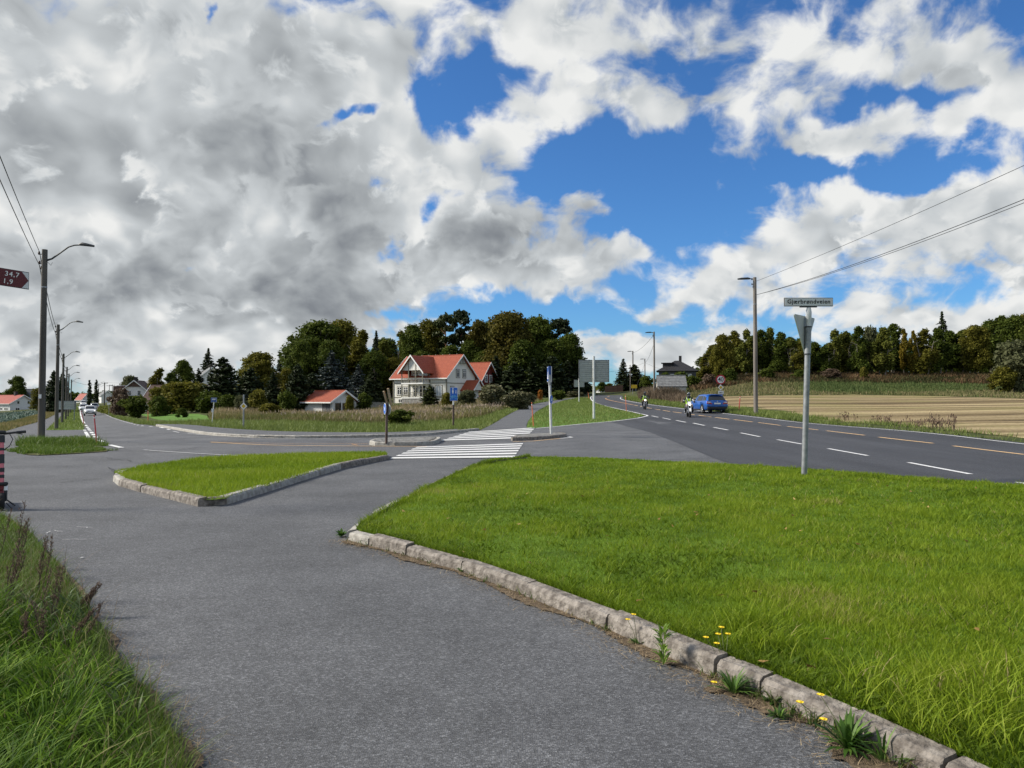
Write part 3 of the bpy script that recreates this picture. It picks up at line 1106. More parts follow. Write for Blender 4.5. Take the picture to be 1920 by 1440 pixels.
# small island lawn
IS_F = [PL(a, b, .12).xy for a, b in ((212, 890), (222, 898), (262, 909), (310, 920), (352, 931), (370, 934.5), (392, 936), (416, 933.5), (432, 929), (505, 908), (580, 886), (650, 866.5), (712, 856), (728, 853.5), (734, 851.5))]
ISLAND = [p + (Vector((-4.4, 20.5)) - p).normalized() * .12 for p in smooth_line(IS_F, 3)] + [PL(a, b, .1).xy for a, b in ((722, 848.5), (600, 851), (470, 854.5), (390, 859.5), (330, 865), (265, 875), (228, 882), (214, 886))]
k3 = kerb_root('kerb round the small grass island, pale at its corners')
ij = [IS_F[0], IS_F[1]] + arc_split(IS_F[1:6], 1.35)[1:] + arc_split(IS_F[5:9], .62)[1:] + arc_split(IS_F[8:], 1.5)[1:]
kerb_line(k3, ij, 1, .12, .14, pale=(0, 5, 6, 7, 8))
kb = [PL(a, b, .1).xy for a, b in ((226, 883), (216, 886.5), (211, 890))]
kerb_line(k3, kb, 1, .12, .14, pale=(0, 1))
sheet('island_lawn', ISLAND, M['turf'], .012, 1.0, bump=lambda x, y: .085 + 0 * x, kind='structure')

# pavement kerb on the far side
k4 = kerb_root('long pale kerb of the pavement across the side road')
fk = arc_split(smooth_line(KERB_FAR, 4), 1.0)
kerb_line(k4, fk, 1, .12, .14, pale=set(range(0, 60)), hj=.006)

# traffic islands: kerb ring and setts
def traffic_island(outline, label, pale):
    base = [PL(*a).xy for a in outline]
    c = sum(base, Vector((0, 0))) / len(base)
    root = thing('traffic_island', label, 'traffic island', (c.x, c.y, 0))
    loc = [p - c for p in base]
    loop = arc_split(smooth_line(loc + [loc[0]], 3), .8)
    loop = [p + c for p in loop]
    for i, (a, b) in enumerate(zip(loop, loop[1:] + loop[:1])):
        t = (b - a)
        if t.length < .05:
            continue
        t.normalize()
        nn = Vector((-t.y, t.x))
        if nn.dot(c - a) < 0: nn = -nn
        mb = MB()
        a2, b2 = a + t * .01 - c, b - t * .01 - c
        vs = []
        hh = .135 + rnd.uniform(-.008, .008)
        for q in (a2, b2):
            for (o, z) in ((0, -.05), (.012, hh - .02), (.035, hh), (.15, hh), (.15, -.05)):
                s = q + nn * o
                vs.append((s.x, s.y, z))
        fs = [(j, j + 1, j + 6, j + 5) for j in range(4)] + [(0, 1, 2, 3, 4), (9, 8, 7, 6, 5)]
        mb.add(vs, fs)
        mb.build('kerb_stone', M['kerb_pale'] if pale else M['kerb'], root)
    # setts in rows
    mb = MB()
    xs, ys = [p.x for p in loc], [p.y for p in loc]
    inner = [p * .86 for p in loc]
    ay = min(ys)
    row = 0
    while ay < max(ys):
        ax_ = min(xs) + (row % 2) * .07
        while ax_ < max(xs):
            if inside(inner, np.array([ax_]), np.array([ay]))[0]:
                mb.box((ax_, ay, .10 + rnd.uniform(-.008, .008)), (.125, .10, .08), rz=rnd.uniform(-.06, .06))
            ax_ += .14
        ay += .115
        row += 1
    mb.build('setts', M['sett'], root, kind='stuff')
    mb = MB()
    mb.prism([(p.x * .9, p.y * .9) for p in loc], (0, 0, .0), (1, 0, 0), (0, 1, 0), (0, 0, .118))
    mb.build('joint_bed', M['soil'], root)
    return root


traffic_island([(692, 833.5), (700, 835.5), (725, 836.4), (805, 834.8), (826, 828.4), (822, 824.8), (770, 826), (712, 828.2), (696, 830.4)], 'pale kerbed traffic island left of the zebra crossing', True)
traffic_island([(961, 826.6), (1000, 825.4), (1059, 820.4), (1061, 817.4), (1050, 816.6), (1010, 818.4), (975, 820.6), (963, 823)], 'grey kerbed traffic island with the tall crossing sign', False)

# dust and thatch along the foot of the lawn kerb and the verge edge
m_f = []
for i in range(200):
    t = i / 199 * (len(LAWN_FRONT) - 1.001)
    k = int(t)
    a, b = LAWN_FRONT[k], LAWN_FRONT[k + 1]
    q = a.lerp(b, t - k)
    tn = (b - a).normalized()
    m_f.append((q, Vector((tn.y, -tn.x)), max(.03, .035 + .05 * math.sin(i * .21) + .05 * rnd.random() + (.11 if i > 120 else .03) * (.5 + .5 * math.sin(i * .37 + 1)))))
sheet('kerb_dust', [q + nn * w for q, nn, w in m_f] + [q - nn * .03 for q, nn, w in m_f[::-1]], M['soil'], .004, 1.0, kind='structure')
VERGE_EDGE = [PL(a, b).xy for a, b in ((-10, 962), (60, 1008), (118, 1080), (165, 1150), (195, 1200), (232, 1262), (290, 1335), (330, 1390), (352, 1450), (362, 1540), (365, 1650))]
VERGE = VERGE_EDGE + [Vector((-.55, 1.0)), Vector((-.6, -6)), Vector((-14, -6)), Vector((-14, 9)), G(-200, 900).xy]
sheet('roadside_verge', VERGE, M['ground'], .008, 1.0, bump=lambda x, y: .03 + .0 * x, kind='structure')
ve = smooth_line(VERGE_EDGE, 4)
ve2 = [p + Vector((.05 + .04 * math.sin(i * .9) + .02 * math.sin(i * 2.1), 0)) for i, p in enumerate(ve)]
sheet('verge_thatch', ve2 + [p - Vector((.15, 0)) for p in ve[::-1]], M['soil'], .005, 1.0, kind='structure')
# verges between the lanes on the left
POLE_ISLE = px([(26, 843), (58, 829), (88, 825.5), (163, 828.5), (201, 844), (175, 848.5), (73, 854), (38, 850)])
POLE_VERGE = px([(86, 806.5), (100, 794.5), (113, 782), (121, 772.5), (135, 761), (149, 761), (149, 774), (152, 788), (158, 806)])
TRI_VERGE = px([(1003, 803), (1090, 795), (1150, 789.6), (1196, 783), (1208, 779), (1130, 760.6), (1109, 753), (1104, 746.6), (1085, 746.2), (1060, 750.6), (1027, 760.6), (1006, 772.3), (990, 791), (987.5, 802)])
FIELD_VERGE = smooth_line(LP_L) + px([(100, 768.5), (90, 772), (54, 783), (0, 796.5), (-60, 808)])
sheet('pole_island', smooth_line(POLE_ISLE + [POLE_ISLE[0]], 3), M['ground'], .01, 1.0, bump=lambda x, y: .005 + 0 * x, kind='structure')
for nm, pg in (('pole_verge', POLE_VERGE), ('triangle_verge', TRI_VERGE)):
    sheet(nm, pg, M['lawn_far'] if nm == 'triangle_verge' else M['turf'], .014, 2.0, kind='structure')

# ================================================================== GRASS
def sample(poly, n, dens=None, y0=None, y1=None):
    """n plan points in a polygon, thinned by dens(x, y) in 0..1"""
    P = np.array([(p[0], p[1]) for p in poly])
    lo, hi = P.min(0), P.max(0)
    if y0 is not None: lo[1] = max(lo[1], y0)
    if y1 is not None: hi[1] = min(hi[1], y1)
    xs, ys, got = [], [], 0
    for _ in range(60):
        x = rng.uniform(lo[0], hi[0], n)
        y = rng.uniform(lo[1], hi[1], n)
        k = inside(poly, x, y)
        if dens is not None:
            k &= rng.random(n) < dens(x, y)
        xs.append(x[k]); ys.append(y[k])
        got += k.sum()
        if got >= n:
            break
    return np.concatenate(xs)[:n], np.concatenate(ys)[:n]


def vnoise(x, y, s, seed=0):
    """cheap smooth noise 0..1 for clumping"""
    r = np.random.default_rng(seed)
    o = 0
    for k in range(5):
        a = r.uniform(0, 2 * math.pi)
        f = s * (0.6 + 0.5 * k)
        o = o + np.sin((x * math.cos(a) + y * math.sin(a)) * f + r.uniform(0, 6.28) + 1.5 * np.sin((x * -math.sin(a) + y * math.cos(a)) * f * .7)) / (1 + .35 * k)
    return np.clip(.5 + o / 5.2, 0, 1)


def blades(x, y, z, h, w, lean, seg=2, tint=None, az=None, droop=0.0):
    """numpy blades: seg joints then a tip; returns verts, faces(list), tint"""
    n = len(x)
    az = rng.uniform(0, 2 * math.pi, n) if az is None else az
    fa = rng.uniform(0, 2 * math.pi, n)
    dx, dy = np.cos(az), np.sin(az)
    wx, wy = np.cos(fa) * w / 2, np.sin(fa) * w / 2
    V = []
    for k in range(seg):
        t = k / seg
        f = t * t
        bx, by = x + dx * lean * f, y + dy * lean * f
        bz = z + h * (t - droop * f * t)
        s = 1 - .45 * t
        V.append(np.stack([bx - wx * s, by - wy * s, bz], -1))
        V.append(np.stack([bx + wx * s, by + wy * s, bz], -1))
    V.append(np.stack([x + dx * lean, y + dy * lean, z + h * (1 - droop)], -1))
    V = np.stack(V, 1)
    m_ = 2 * seg + 1
    b = np.arange(n)[:, None] * m_
    fs = []
    if seg > 1:
        fs.append(np.concatenate([np.stack([b[:, 0] + 2 * k, b[:, 0] + 2 * k + 1, b[:, 0] + 2 * k + 3, b[:, 0] + 2 * k + 2], -1) for k in range(seg - 1)]))
    k = seg - 1
    fs.append(np.stack([b[:, 0] + 2 * k, b[:, 0] + 2 * k + 1, b[:, 0] + 2 * k + 2], -1))
    tint = rng.random(n) if tint is None else tint
    return V.reshape(-1, 3), fs, np.repeat(tint, m_)


def merge(parts):
    vs, tri, quad, ts, o = [], [], [], [], 0
    for v, fs, t in parts:
        for f in fs:
            (tri if f.shape[1] == 3 else quad).append(f + o)
        vs.append(v); ts.append(t)
        o += len(v)
    return np.concatenate(vs), [np.concatenate(a) for a in (quad, tri) if a], np.concatenate(ts)


def stuff(name, parts, mat, label=None):
    v, f, t = merge(parts)
    o = link(name, npmesh(name, v, f, mat, {'tint': t}), kind='stuff')
    if label: o['label'] = label
    return o


M['grass'] = leaf_mat('lawn blades', [(0, (.075, .125, .006)), (.4, (.155, .235, .011)), (.7, (.225, .305, .017)), (.93, (.29, .35, .04)), (1, (.40, .33, .14))], .42, .6, .75, .55, .2)
M['grass_far'] = leaf_mat('yellow green verge blades', [(0, (.11, .15, .03)), (.5, (.175, .225, .05)), (.85, (.24, .275, .08)), (1, (.33, .29, .14))], .3, .6, .5, .5)  # yellow green to straw coloured grass of the verges and bank
M['tall_grass'] = leaf_mat('long verge blades', [(0, (.028, .06, .010)), (.4, (.072, .145, .014)), (.75, (.155, .26, .022)), (.93, (.24, .34, .05)), (1, (.34, .29, .14))], .35, .6, .35, 2.0, .12)
M['dull_grass'] = leaf_mat('matted verge blades', [(0, (.055, .10, .012)), (.5, (.11, .18, .02)), (.85, (.17, .235, .04)), (1, (.30, .26, .11))], .3, .6, .4, 1.0)
M['reed'] = leaf_mat('dry meadow grass', [(0, (.10, .095, .035)), (.3, (.17, .145, .065)), (.6, (.27, .215, .11)), (.85, (.38, .30, .175)), (1, (.47, .385, .25))], .3, .8, .7, .09)
M['herb'] = leaf_mat('green meadow herbs', [(0, (.07, .085, .02)), (.5, (.13, .14, .035)), (1, (.21, .19, .06))], .3, .7, .5, .12)
M['straw'] = leaf_mat('thatch and straw', [(0, (.12, .085, .05)), (.5, (.26, .19, .11)), (1, (.42, .33, .20))], .15, .9, .3, 3)
M['weed_leaf0'] = leaf_mat('low verge herbs', [(0, (.03, .06, .015)), (.5, (.07, .12, .03)), (1, (.14, .18, .07))], .3, .6)
M['stalk'] = MAT('dead weed stalk', (.075, .05, .035), .9, var=.3, vscale=20)
M['seed'] = leaf_mat('dead seed heads', [(0, (.08, .05, .035)), (.6, (.17, .115, .085)), (1, (.28, .20, .14))], .15, .9)


# ---- the wide lawn
def lawn_part(n, ymin, ymax, poly=None, h0=.034, h1=.066, wmul=1.0, seg=2, hfun=None):
    dens = lambda x, y: np.clip(np.where(np.abs(x) < y * .70 + 2.6, 1.0, 0.0) * (ymin / np.maximum(y, ymin)) ** 1.0, 0, 1)
    x, y = sample(poly or LAWN, n, dens, ymin, ymax)
    st_ = lambda c: np.clip((c - .5) * 1.7 + .5, 0, 1)
    c1 = st_(vnoise(x, y, 1.5, 3)); c2 = st_(vnoise(x, y, 4.5, 4)); c3 = st_(vnoise(x, y, 11, 5))
    d = np.hypot(x, y)
    h = (h0 + (h1 - h0) * rng.random(len(x))) * (.62 + .75 * c2 * c1 + .3 * c3)
    z = (lawn_h(x, y) if hfun is None else hfun(x, y)) + .005
    w = np.maximum(.0045, d * .00062) * rng.uniform(.8, 1.3, len(x)) * wmul
    t = np.clip(.08 + .38 * c1 + .24 * c2 + .14 * c3 + rng.normal(0, .12, len(x)), 0, .96)
    t[rng.random(len(x)) < .022] = 1.0
    return blades(x, y, z, h, w, h * rng.uniform(.2, 1.0, len(x)), seg, t)


parts = [lawn_part(125000, 1.6, 6.5), lawn_part(105000, 6.5, 12, seg=2), lawn_part(75000, 12, 24, seg=1, wmul=1.2)]
# the outer lawn, beyond what is near
x, y = sample(LAWN, 50000, lambda x, y: (np.abs(x) > y * .70 + 2.2) * 1.0)
h = rng.uniform(.04, .09, len(x))
parts.append(blades(x, y, lawn_h(x, y), h, .011, h * .7, 1, np.clip(.1 + .8 * vnoise(x, y, 1.5, 3), 0, .96)))
# longer tufts
cx_, cy_ = sample(LAWN, 420, lambda x, y: np.where(np.abs(x) < y * .7, 1.0, 0) * np.clip(5 / y, 0, 1), 2.4, 18)
k = 26
x = np.repeat(cx_, k) + rng.normal(0, .05, len(cx_) * k)
y = np.repeat(cy_, k) + rng.normal(0, .05, len(cy_) * k)
ok = inside(LAWN, x, y)
x, y = x[ok], y[ok]
hh = rng.uniform(.07, .15, len(x))
parts.append(blades(x, y, lawn_h(x, y), hh, np.maximum(.005, np.hypot(x, y) * .0006), hh * rng.uniform(.3, 1.1, len(x)), 3, np.clip(rng.normal(.62, .16, len(x)), 0, .96), droop=.15))
# the big tuft by the kerb and the taller grass in the right corner
for (a, b_, cnt, sp, hgt) in ((1400, 1170, 260, .10, .24), (1440, 1200, 200, .10, .2), (1690, 1290, 200, .16, .2), (1800, 1330, 420, .22, .22), (1880, 1290, 360, .22, .2), (1120, 1105, 120, .1, .12), (860, 985, 160, .14, .12), (700, 985, 160, .1, .10), (1740, 1360, 260, .15, .2)):
    c = PL(a, b_, .13)
    x = c.x + rng.normal(0, sp, cnt); y = c.y + rng.normal(0, sp, cnt)
    ok = inside(LAWN, x, y); x, y = x[ok], y[ok]
    hh = rng.uniform(.5, 1.05, len(x)) * hgt
    parts.append(blades(x, y, lawn_h(x, y), hh, .0065, hh * rng.uniform(.25, 1.0, len(x)), 4, np.clip(rng.normal(.66, .16, len(x)), 0, .97), droop=.2))
# broad leaved clover and plantain patches, darker, and a fringe of them behind the kerb
cp = [PL(q[0], q[1], .1) for q in ((700, 985), (760, 1010), (850, 1040), (960, 1072), (1080, 1110), (1300, 1200), (1380, 1235), (1470, 1262), (1560, 1300), (1640, 1345), (1720, 1385), (1800, 1420), (1250, 1060), (1500, 1120), (1100, 990), (1750, 1180), (900, 940), (1350, 960), (1650, 1040))]
cp += [Vector((a, b, 0)) for a, b in zip(*sample(LAWN, 46, lambda x, y: np.where(np.abs(x) < y * .7, 1.0, 0) * np.clip(6 / y, 0, 1), 2.6, 16))]
for i, c in enumerate(cp):
    n_ = 420 if i < 12 else 230
    s_ = .16 if i < 12 else .3
    x = c.x + rng.normal(0, s_, n_); y = c.y + rng.normal(0, s_ * 1.1, n_)
    ok = inside(LAWN, x, y); x, y = x[ok], y[ok]
    hh = rng.uniform(.02, .075, len(x))
    parts.append(blades(x, y, lawn_h(x, y), hh, rng.uniform(.010, .022, len(x)), hh * rng.uniform(.5, 1.6, len(x)), 2, np.clip(rng.normal(.12, .12, len(x)), 0, .6)))
# fringe hanging over the kerbs
fx, fy, = [], []
for line, n_, off, inn in ((LAWN_FRONT, 9000, .13, 1), (LAWN_LEFT, 6000, .10, -1)):
    for a, b in zip(line[:-1], line[1:]):
        L_ = (b - a).length
        q = int(n_ * L_ / 24 * (1.6 if a.y < 8 else 1))
        t = rng.random(q)
        tn = (b - a).normalized()
        nn = np.array((-tn.y, tn.x)) * inn
        o = off + np.abs(rng.normal(0, .05, q))
        fx.append(a.x + (b.x - a.x) * t + nn[0] * o); fy.append(a.y + (b.y - a.y) * t + nn[1] * o)
x, y = np.concatenate(fx), np.concatenate(fy)
hh = rng.uniform(.04, .10, len(x)) * (.5 + vnoise(x, y, 3, 9))
parts.append(blades(x, y, np.full(len(x), .085), hh, np.maximum(.0045, np.hypot(x, y) * .0007), hh * rng.uniform(.3, 1.3, len(x)), 2, np.clip(rng.normal(.28, .16, len(x)), 0, 1)))
stuff('lawn_grass', parts, M['grass'])

# a few fallen leaves, and small weeds tangled along the foot of the kerb
x, y = sample(LAWN, 70, lambda x, y: np.where(np.abs(x) < y * .7, 1.0, 0) * np.clip(4 / y, 0, 1), 2.4, 14)
stuff('fallen_leaves', [blades(x, y, lawn_h(x, y) + .05, rng.uniform(.005, .03, len(x)), rng.uniform(.025, .05, len(x)), rng.uniform(.03, .06, len(x)), 2, rng.random(len(x)))],
      leaf_mat('fallen leaf', [(0, (.16, .07, .03)), (.5, (.30, .17, .06)), (1, (.45, .33, .12))], .2, .8))
fx, fy = [], []
for a, b in zip(LAWN_FRONT[:-1], LAWN_FRONT[1:]):
    L_ = (b - a).length
    tn = (b - a).normalized()
    k_ = int(L_ * (40 if a.y > 6 else 230))
    t = rng.random(k_)
    # clumped along the joint
    t = np.clip(t + .08 * np.sin(t * 25 + a.x * 3), 0, 1)
    o = -np.abs(rng.normal(0, .03, k_)) + .004
    fx.append(a.x + (b.x - a.x) * t - tn.y * o); fy.append(a.y + (b.y - a.y) * t + tn.x * o)
x, y = np.concatenate(fx), np.concatenate(fy)
keep = vnoise(x, y, 4.5, 71) > .46
x, y = x[keep], y[keep]
hh = rng.uniform(.015, .10, len(x)) * (.4 + vnoise(x, y, 3.0, 72))
stuff('kerb_foot_weeds', [blades(x, y, np.full(len(x), .004), hh, rng.uniform(.004, .010, len(x)), hh * rng.uniform(.3, 1.5, len(x)), 3, np.clip(rng.normal(.5, .32, len(x)), 0, 1), droop=.2)],
      leaf_mat('kerb foot weeds', [(0, (.04, .075, .012)), (.4, (.09, .15, .025)), (.65, (.16, .16, .05)), (1, (.30, .23, .13))], .3, .7))

# ---- island lawn, turf verges
def verge_part(poly, n, h0, h1, wk=.00075, y0=None, y1=None, zf=None, tmean=.45, dens=None, seg=1):
    x, y = sample(poly, n, dens, y0, y1)
    c1, c2 = vnoise(x, y, .5, 13), vnoise(x, y, 1.6, 14)
    h = rng.uniform(h0, h1, len(x)) * (.55 + .8 * c2)
    z = land(x, y) if zf is None else zf(x, y)
    t = np.clip(tmean - .25 + .3 * c1 + .2 * c2 + rng.normal(0, .12, len(x)), 0, 1)
    return blades(x, y, z, h, np.maximum(.005, np.hypot(x, y) * wk) * rng.uniform(.8, 1.4, len(x)), h * rng.uniform(.2, .9, len(x)), seg, t)


stuff('island_grass', [verge_part(ISLAND, 45000, .05, .11, zf=lambda x, y: np.full(len(x), .09), tmean=.55)], M['grass'])
stuff('triangle_grass', [verge_part(TRI_VERGE, 30000, .07, .16, tmean=.45), verge_part(POLE_VERGE, 12000, .08, .2, tmean=.4)], M['grass_far'])
SIDE_GRASS = KERB_FAR[-1:] + px([(899, 807), (931, 790.5), (956, 775.6), (987, 760), (1027, 752.6), (1052, 748.6), (1030, 750), (985, 756), (940, 770), (900, 784), (860, 788), (700, 795), (560, 792), (430, 790), (398, 790), (292, 794), (268, 790), (222, 781), (198, 774), (186, 767)]) \
    + px([(200, 776.4), (222, 785.4), (257, 795.4), (292, 797.4), (330, 797.6), (365, 799.2), (400, 803.2), (470, 808.6), (560, 812.2), (700, 813.6), (790, 811), (860, 806.6)])
stuff('bank_grass', [verge_part(SIDE_GRASS, 42000, .10, .32, tmean=.40)], M['grass_far'])

ROADSIDE = [p + Vector((.5, 0)) for p in smooth_line(MR_R)][::-1] + STUB_NEAR[-2::-1][::-1]
stuff('roadside_grass', [verge_part(ROADSIDE, 26000, .10, .34, tmean=.35)], M['grass_far'])
PI_J = [p + Vector((rnd.gauss(0, .25), rnd.gauss(-.05, .3))) for p in resample(POLE_ISLE + [POLE_ISLE[0]], .35)]
x, y = sample(PI_J, 14000)
hb = np.clip(1.05 - np.abs(y - G(100, 832).y) / 2.4, .34, 1) * (.45 + .9 * vnoise(x, y, 1.4, 61))
h = rng.uniform(.10, .42, len(x)) * hb
stuff('pole_island_grass', [blades(x, y, land(x, y), h, .018, h * rng.uniform(.2, .8, len(x)), 2, np.clip(rng.normal(.42, .2, len(x)), 0, 1))], M['dull_grass'])
x, y = sample(FIELD_VERGE, 16000)
h = rng.uniform(.12, .4, len(x))
stuff('field_verge_grass', [blades(x, y, land(x, y), h, np.maximum(.02, np.hypot(x, y) * .0008), h * rng.uniform(.2, .8, len(x)), 1, np.clip(.15 + .6 * vnoise(x, y, .4, 3) + rng.normal(0, .15, len(x)), 0, 1))],
      leaf_mat('dry path side grass', [(0, (.09, .12, .03)), (.45, (.19, .17, .06)), (1, (.34, .25, .12))], .3, .8))
x, y = sample(CAB, 9000, lambda x, y: (np.sin((x * .6 + y) * 2.2) > -.2) * 1.0)
h = rng.uniform(.15, .4, len(x))
stuff('cabbage_leaves', [blades(x, y, land(x, y), h, rng.uniform(.10, .22, len(x)), h * 1.2, 2, rng.random(len(x)))],
      leaf_mat('cabbage leaf', [(0, (.03, .06, .035)), (.6, (.09, .14, .10)), (1, (.22, .29, .25))], .15, .6))

# ---- tall dry meadow between the side road and the houses
MEADOW = px([(398, 791), (430, 791), (560, 793), (700, 796), (800, 794), (860, 789), (900, 785), (940, 771), (985, 757.6), (1010, 754)]) + [at_ground(1000, 135).xy, at_ground(860, 128).xy, at_ground(700, 116).xy, at_ground(560, 108).xy, at_ground(420, 92).xy, at_ground(390, 70).xy]
near = lambda x, y: np.clip((46 / np.maximum(y, 46)) ** 1.6, 0, 1)
x, y = sample(MEADOW, 52000, near)
c1, c2 = vnoise(x, y, .16, 21), vnoise(x, y, .7, 22)
h = rng.uniform(.28, .72, len(x)) * (.35 + .8 * c1 + .35 * c2)
h *= np.clip((y - 41) / 6, .45, 1)
w = np.maximum(.03, y * .00075) * rng.uniform(.6, 1.3, len(x))
parts = [blades(x, y, land(x, y), h, w, h * rng.uniform(.08, .35, len(x)), 2, np.clip(.08 + .35 * c1 + .4 * c2 + rng.normal(0, .13, len(x)), 0, 1))]
stuff('meadow_grass', parts, M['reed'])
x, y = sample(MEADOW, 30000, lambda x, y: near(x, y) * (vnoise(x, y, .16, 31) > .40))
c2 = vnoise(x, y, .5, 24)
h = rng.uniform(.22, .62, len(x)) * (.6 + .7 * c2)
stuff('meadow_herbs', [blades(x, y, land(x, y), h, np.maximum(.05, y * .0011), h * rng.uniform(.2, .7, len(x)), 2, np.clip(.2 + .6 * c2 + rng.normal(0, .15, len(x)), 0, 1))], M['herb'])
# plumes of the reeds
x, y = sample(MEADOW, 2200, lambda x, y: near(x, y) * (vnoise(x, y, .25, 33) > .5))
h0 = rng.uniform(.5, .9, len(x)) * (.6 + .6 * vnoise(x, y, .22, 36))
stuff('reed_plumes', [blades(x, y, land(x, y) + h0 - .25, np.full(len(x), .25), np.maximum(.05, y * .0011), rng.uniform(.02, .2, len(x)), 3, rng.uniform(.3, 1, len(x)))],
      leaf_mat('reed plume', [(0, (.20, .145, .10)), (1, (.46, .37, .28))], .3, .9))
# strip of dry grass between the stubble and the wood, and its green band
BANK = px([(1214, 746.6), (1290, 745), (1400, 741.6), (1480, 740.4), (1600, 739), (1750, 742), (1920, 746.4), (2100, 749)]) + [at_ground(2100, 124).xy, at_ground(1920, 126).xy, at_ground(1600, 136).xy, at_ground(1400, 132).xy, at_ground(1290, 122).xy]
BANK = [p + Vector((0, rnd.gauss(-.4, .9))) for p in resample(BANK + [BANK[0]], 1.2)]
x, y = sample(BANK, 36000)
dd = y
c = vnoise(x, y, .25, 41)
uu = x / y * F + 960
green = np.clip((uu - 1480) / 60, 0, 1)
h = rng.uniform(.12, .42, len(x)) * (.5 + .8 * c) * np.where(rng.random(len(x)) < .1, 1.8, 1)
tt = np.clip(.72 - .5 * green * (y > 116) + rng.normal(0, .16, len(x)) - .25 * c, 0, 1)
stuff('field_edge_grass', [blades(x, y, land(x, y), h, rng.uniform(.06, .14, len(x)), h * rng.uniform(.1, .5, len(x)), 2, tt)],
      leaf_mat('field edge grass', [(0, (.07, .105, .028)), (.3, (.105, .14, .04)), (.55, (.16, .16, .06)), (.8, (.25, .205, .105)), (1, (.34, .275, .155))], .3, .8))
BRACKEN = [at_ground(c_, d_).xy for c_, d_ in ((1290, 121), (1400, 131), (1600, 135), (1760, 131), (1920, 125), (2100, 123), (2100, 150), (1920, 152), (1600, 160), (1400, 158), (1300, 150))]
x, y = sample(BRACKEN, 30000)
c = vnoise(x, y, .3, 42)
h = rng.uniform(.3, 1.1, len(x)) * (.4 + .8 * c)
stuff('bracken', [blades(x, y, land(x, y), h, rng.uniform(.10, .26, len(x)), h * rng.uniform(.3, 1, len(x)), 2, np.clip(c + rng.normal(0, .2, len(x)), 0, 1))],
      leaf_mat('autumn bracken', [(0, (.035, .045, .012)), (.4, (.07, .06, .022)), (.75, (.13, .07, .035)), (1, (.17, .12, .06))], .25, .9))

# ---- the verge in the left corner: matted grass at the edge, long blades behind
def verge_h(x, y):
    return np.full(len(x), .03)


x, y = sample(VERGE, 56000, lambda x, y: np.clip(3.2 / np.maximum(y, 3.2), 0, 1) * (x > -y * .70 - 2.2), 1.9, 11.5)
c2 = vnoise(x, y, 3.5, 51)
h = rng.uniform(.05, .15, len(x)) * (.6 + .8 * c2)
stuff('verge_short_grass', [blades(x, y, verge_h(x, y), h, np.maximum(.0045, y * .0006), h * rng.uniform(.4, 1.4, len(x)), 2, np.clip(rng.normal(.36, .2, len(x)) + .3 * (c2 - .5), 0, 1))], M['dull_grass'])
# distance from the asphalt edge decides how long the blades grow
ve_a = np.array([(p.x, p.y) for p in ve])


def edge_dist(x, y):
    return np.min(np.hypot(x[:, None] - ve_a[None, :, 0], y[:, None] - ve_a[None, :, 1]), 1)


x, y = sample(VERGE, 20000, lambda x, y: np.clip(3.0 / np.maximum(y, 3.0), 0, 1) * (x > -y * .72 - 1.6), 1.8, 5.6)
cx2, cy2 = sample(VERGE, 520, lambda x, y: (x > -y * .72 - .5) * 1.0, 2.2, 5.4)
x = np.concatenate([x, np.repeat(cx2, 14) + rng.normal(0, .035, 520 * 14)])
y = np.concatenate([y, np.repeat(cy2, 14) + rng.normal(0, .035, 520 * 14)])
ed = edge_dist(x, y)
ok = inside(VERGE, x, y) & (ed > .10) & (rng.random(len(x)) < np.clip((ed - .05) * 2.4, 0.04, 1) * np.clip((5.8 - y) / 1.6, .12, 1))
x, y, ed = x[ok], y[ok], ed[ok]
h = rng.uniform(.55, 1.15, len(x)) * np.clip(.14 + .36 * ed, .12, .46) * (.7 + .5 * vnoise(x, y, 2.2, 52))
az = 12.0 * vnoise(x, y, 3.2, 54) + rng.normal(0, 1.1, len(x))
stuff('verge_long_grass', [blades(x, y, verge_h(x, y), h, rng.uniform(.006, .0125, len(x)), h * rng.uniform(.12, 1.0, len(x)), 6, np.clip(rng.normal(.5, .22, len(x)) + .25 * (vnoise(x, y, 2.5, 53) - .5), 0, .97), az, droop=.22)], M['tall_grass'])
x, y = sample(VERGE, 2600, lambda x, y: (x > -y * .72 - .5) * 1.0, 2.3, 6)
ed = edge_dist(x, y)
ok = (ed > .05) & (vnoise(x, y, 3, 57) > .42)
x, y = x[ok], y[ok]
h = rng.uniform(.04, .20, len(x))
stuff('verge_herbs', [blades(x, y, verge_h(x, y), h, rng.uniform(.012, .03, len(x)), h * rng.uniform(.4, 1.2, len(x)), 3, rng.random(len(x)), droop=.2)], M['weed_leaf0'])
x, y = sample(VERGE, 700, lambda x, y: (x > -y * .72 - .5) * 1.0, 2.3, 7)
h = rng.uniform(.12, .42, len(x))
stuff('verge_straw', [blades(x, y, verge_h(x, y), h, rng.uniform(.002, .004, len(x)), h * rng.uniform(.2, .9, len(x)), 4, rng.random(len(x)), droop=.1)], M['straw'])
# thatch lying at the edges of the asphalt
tx, ty, tz = [], [], []
for q, nn, w_ in m_f:
    n_ = 20
    tx.append(q.x + nn.x * rng.uniform(-.02, w_ + .05, n_) + rng.normal(0, .09, n_)); ty.append(q.y + nn.y * rng.uniform(-.02, w_ + .05, n_) + rng.normal(0, .09, n_))
for p in ve:
    n_ = 60
    tx.append(p.x + rng.normal(-.02, .06, n_)); ty.append(p.y + rng.normal(0, .12, n_))
x, y = np.concatenate(tx), np.concatenate(ty)
h = rng.uniform(.004, .022, len(x))
stuff('thatch', [blades(x, y, np.full(len(x), .004), h, .004, rng.uniform(.03, .12, len(x)), 2, rng.random(len(x)))], M['straw'])


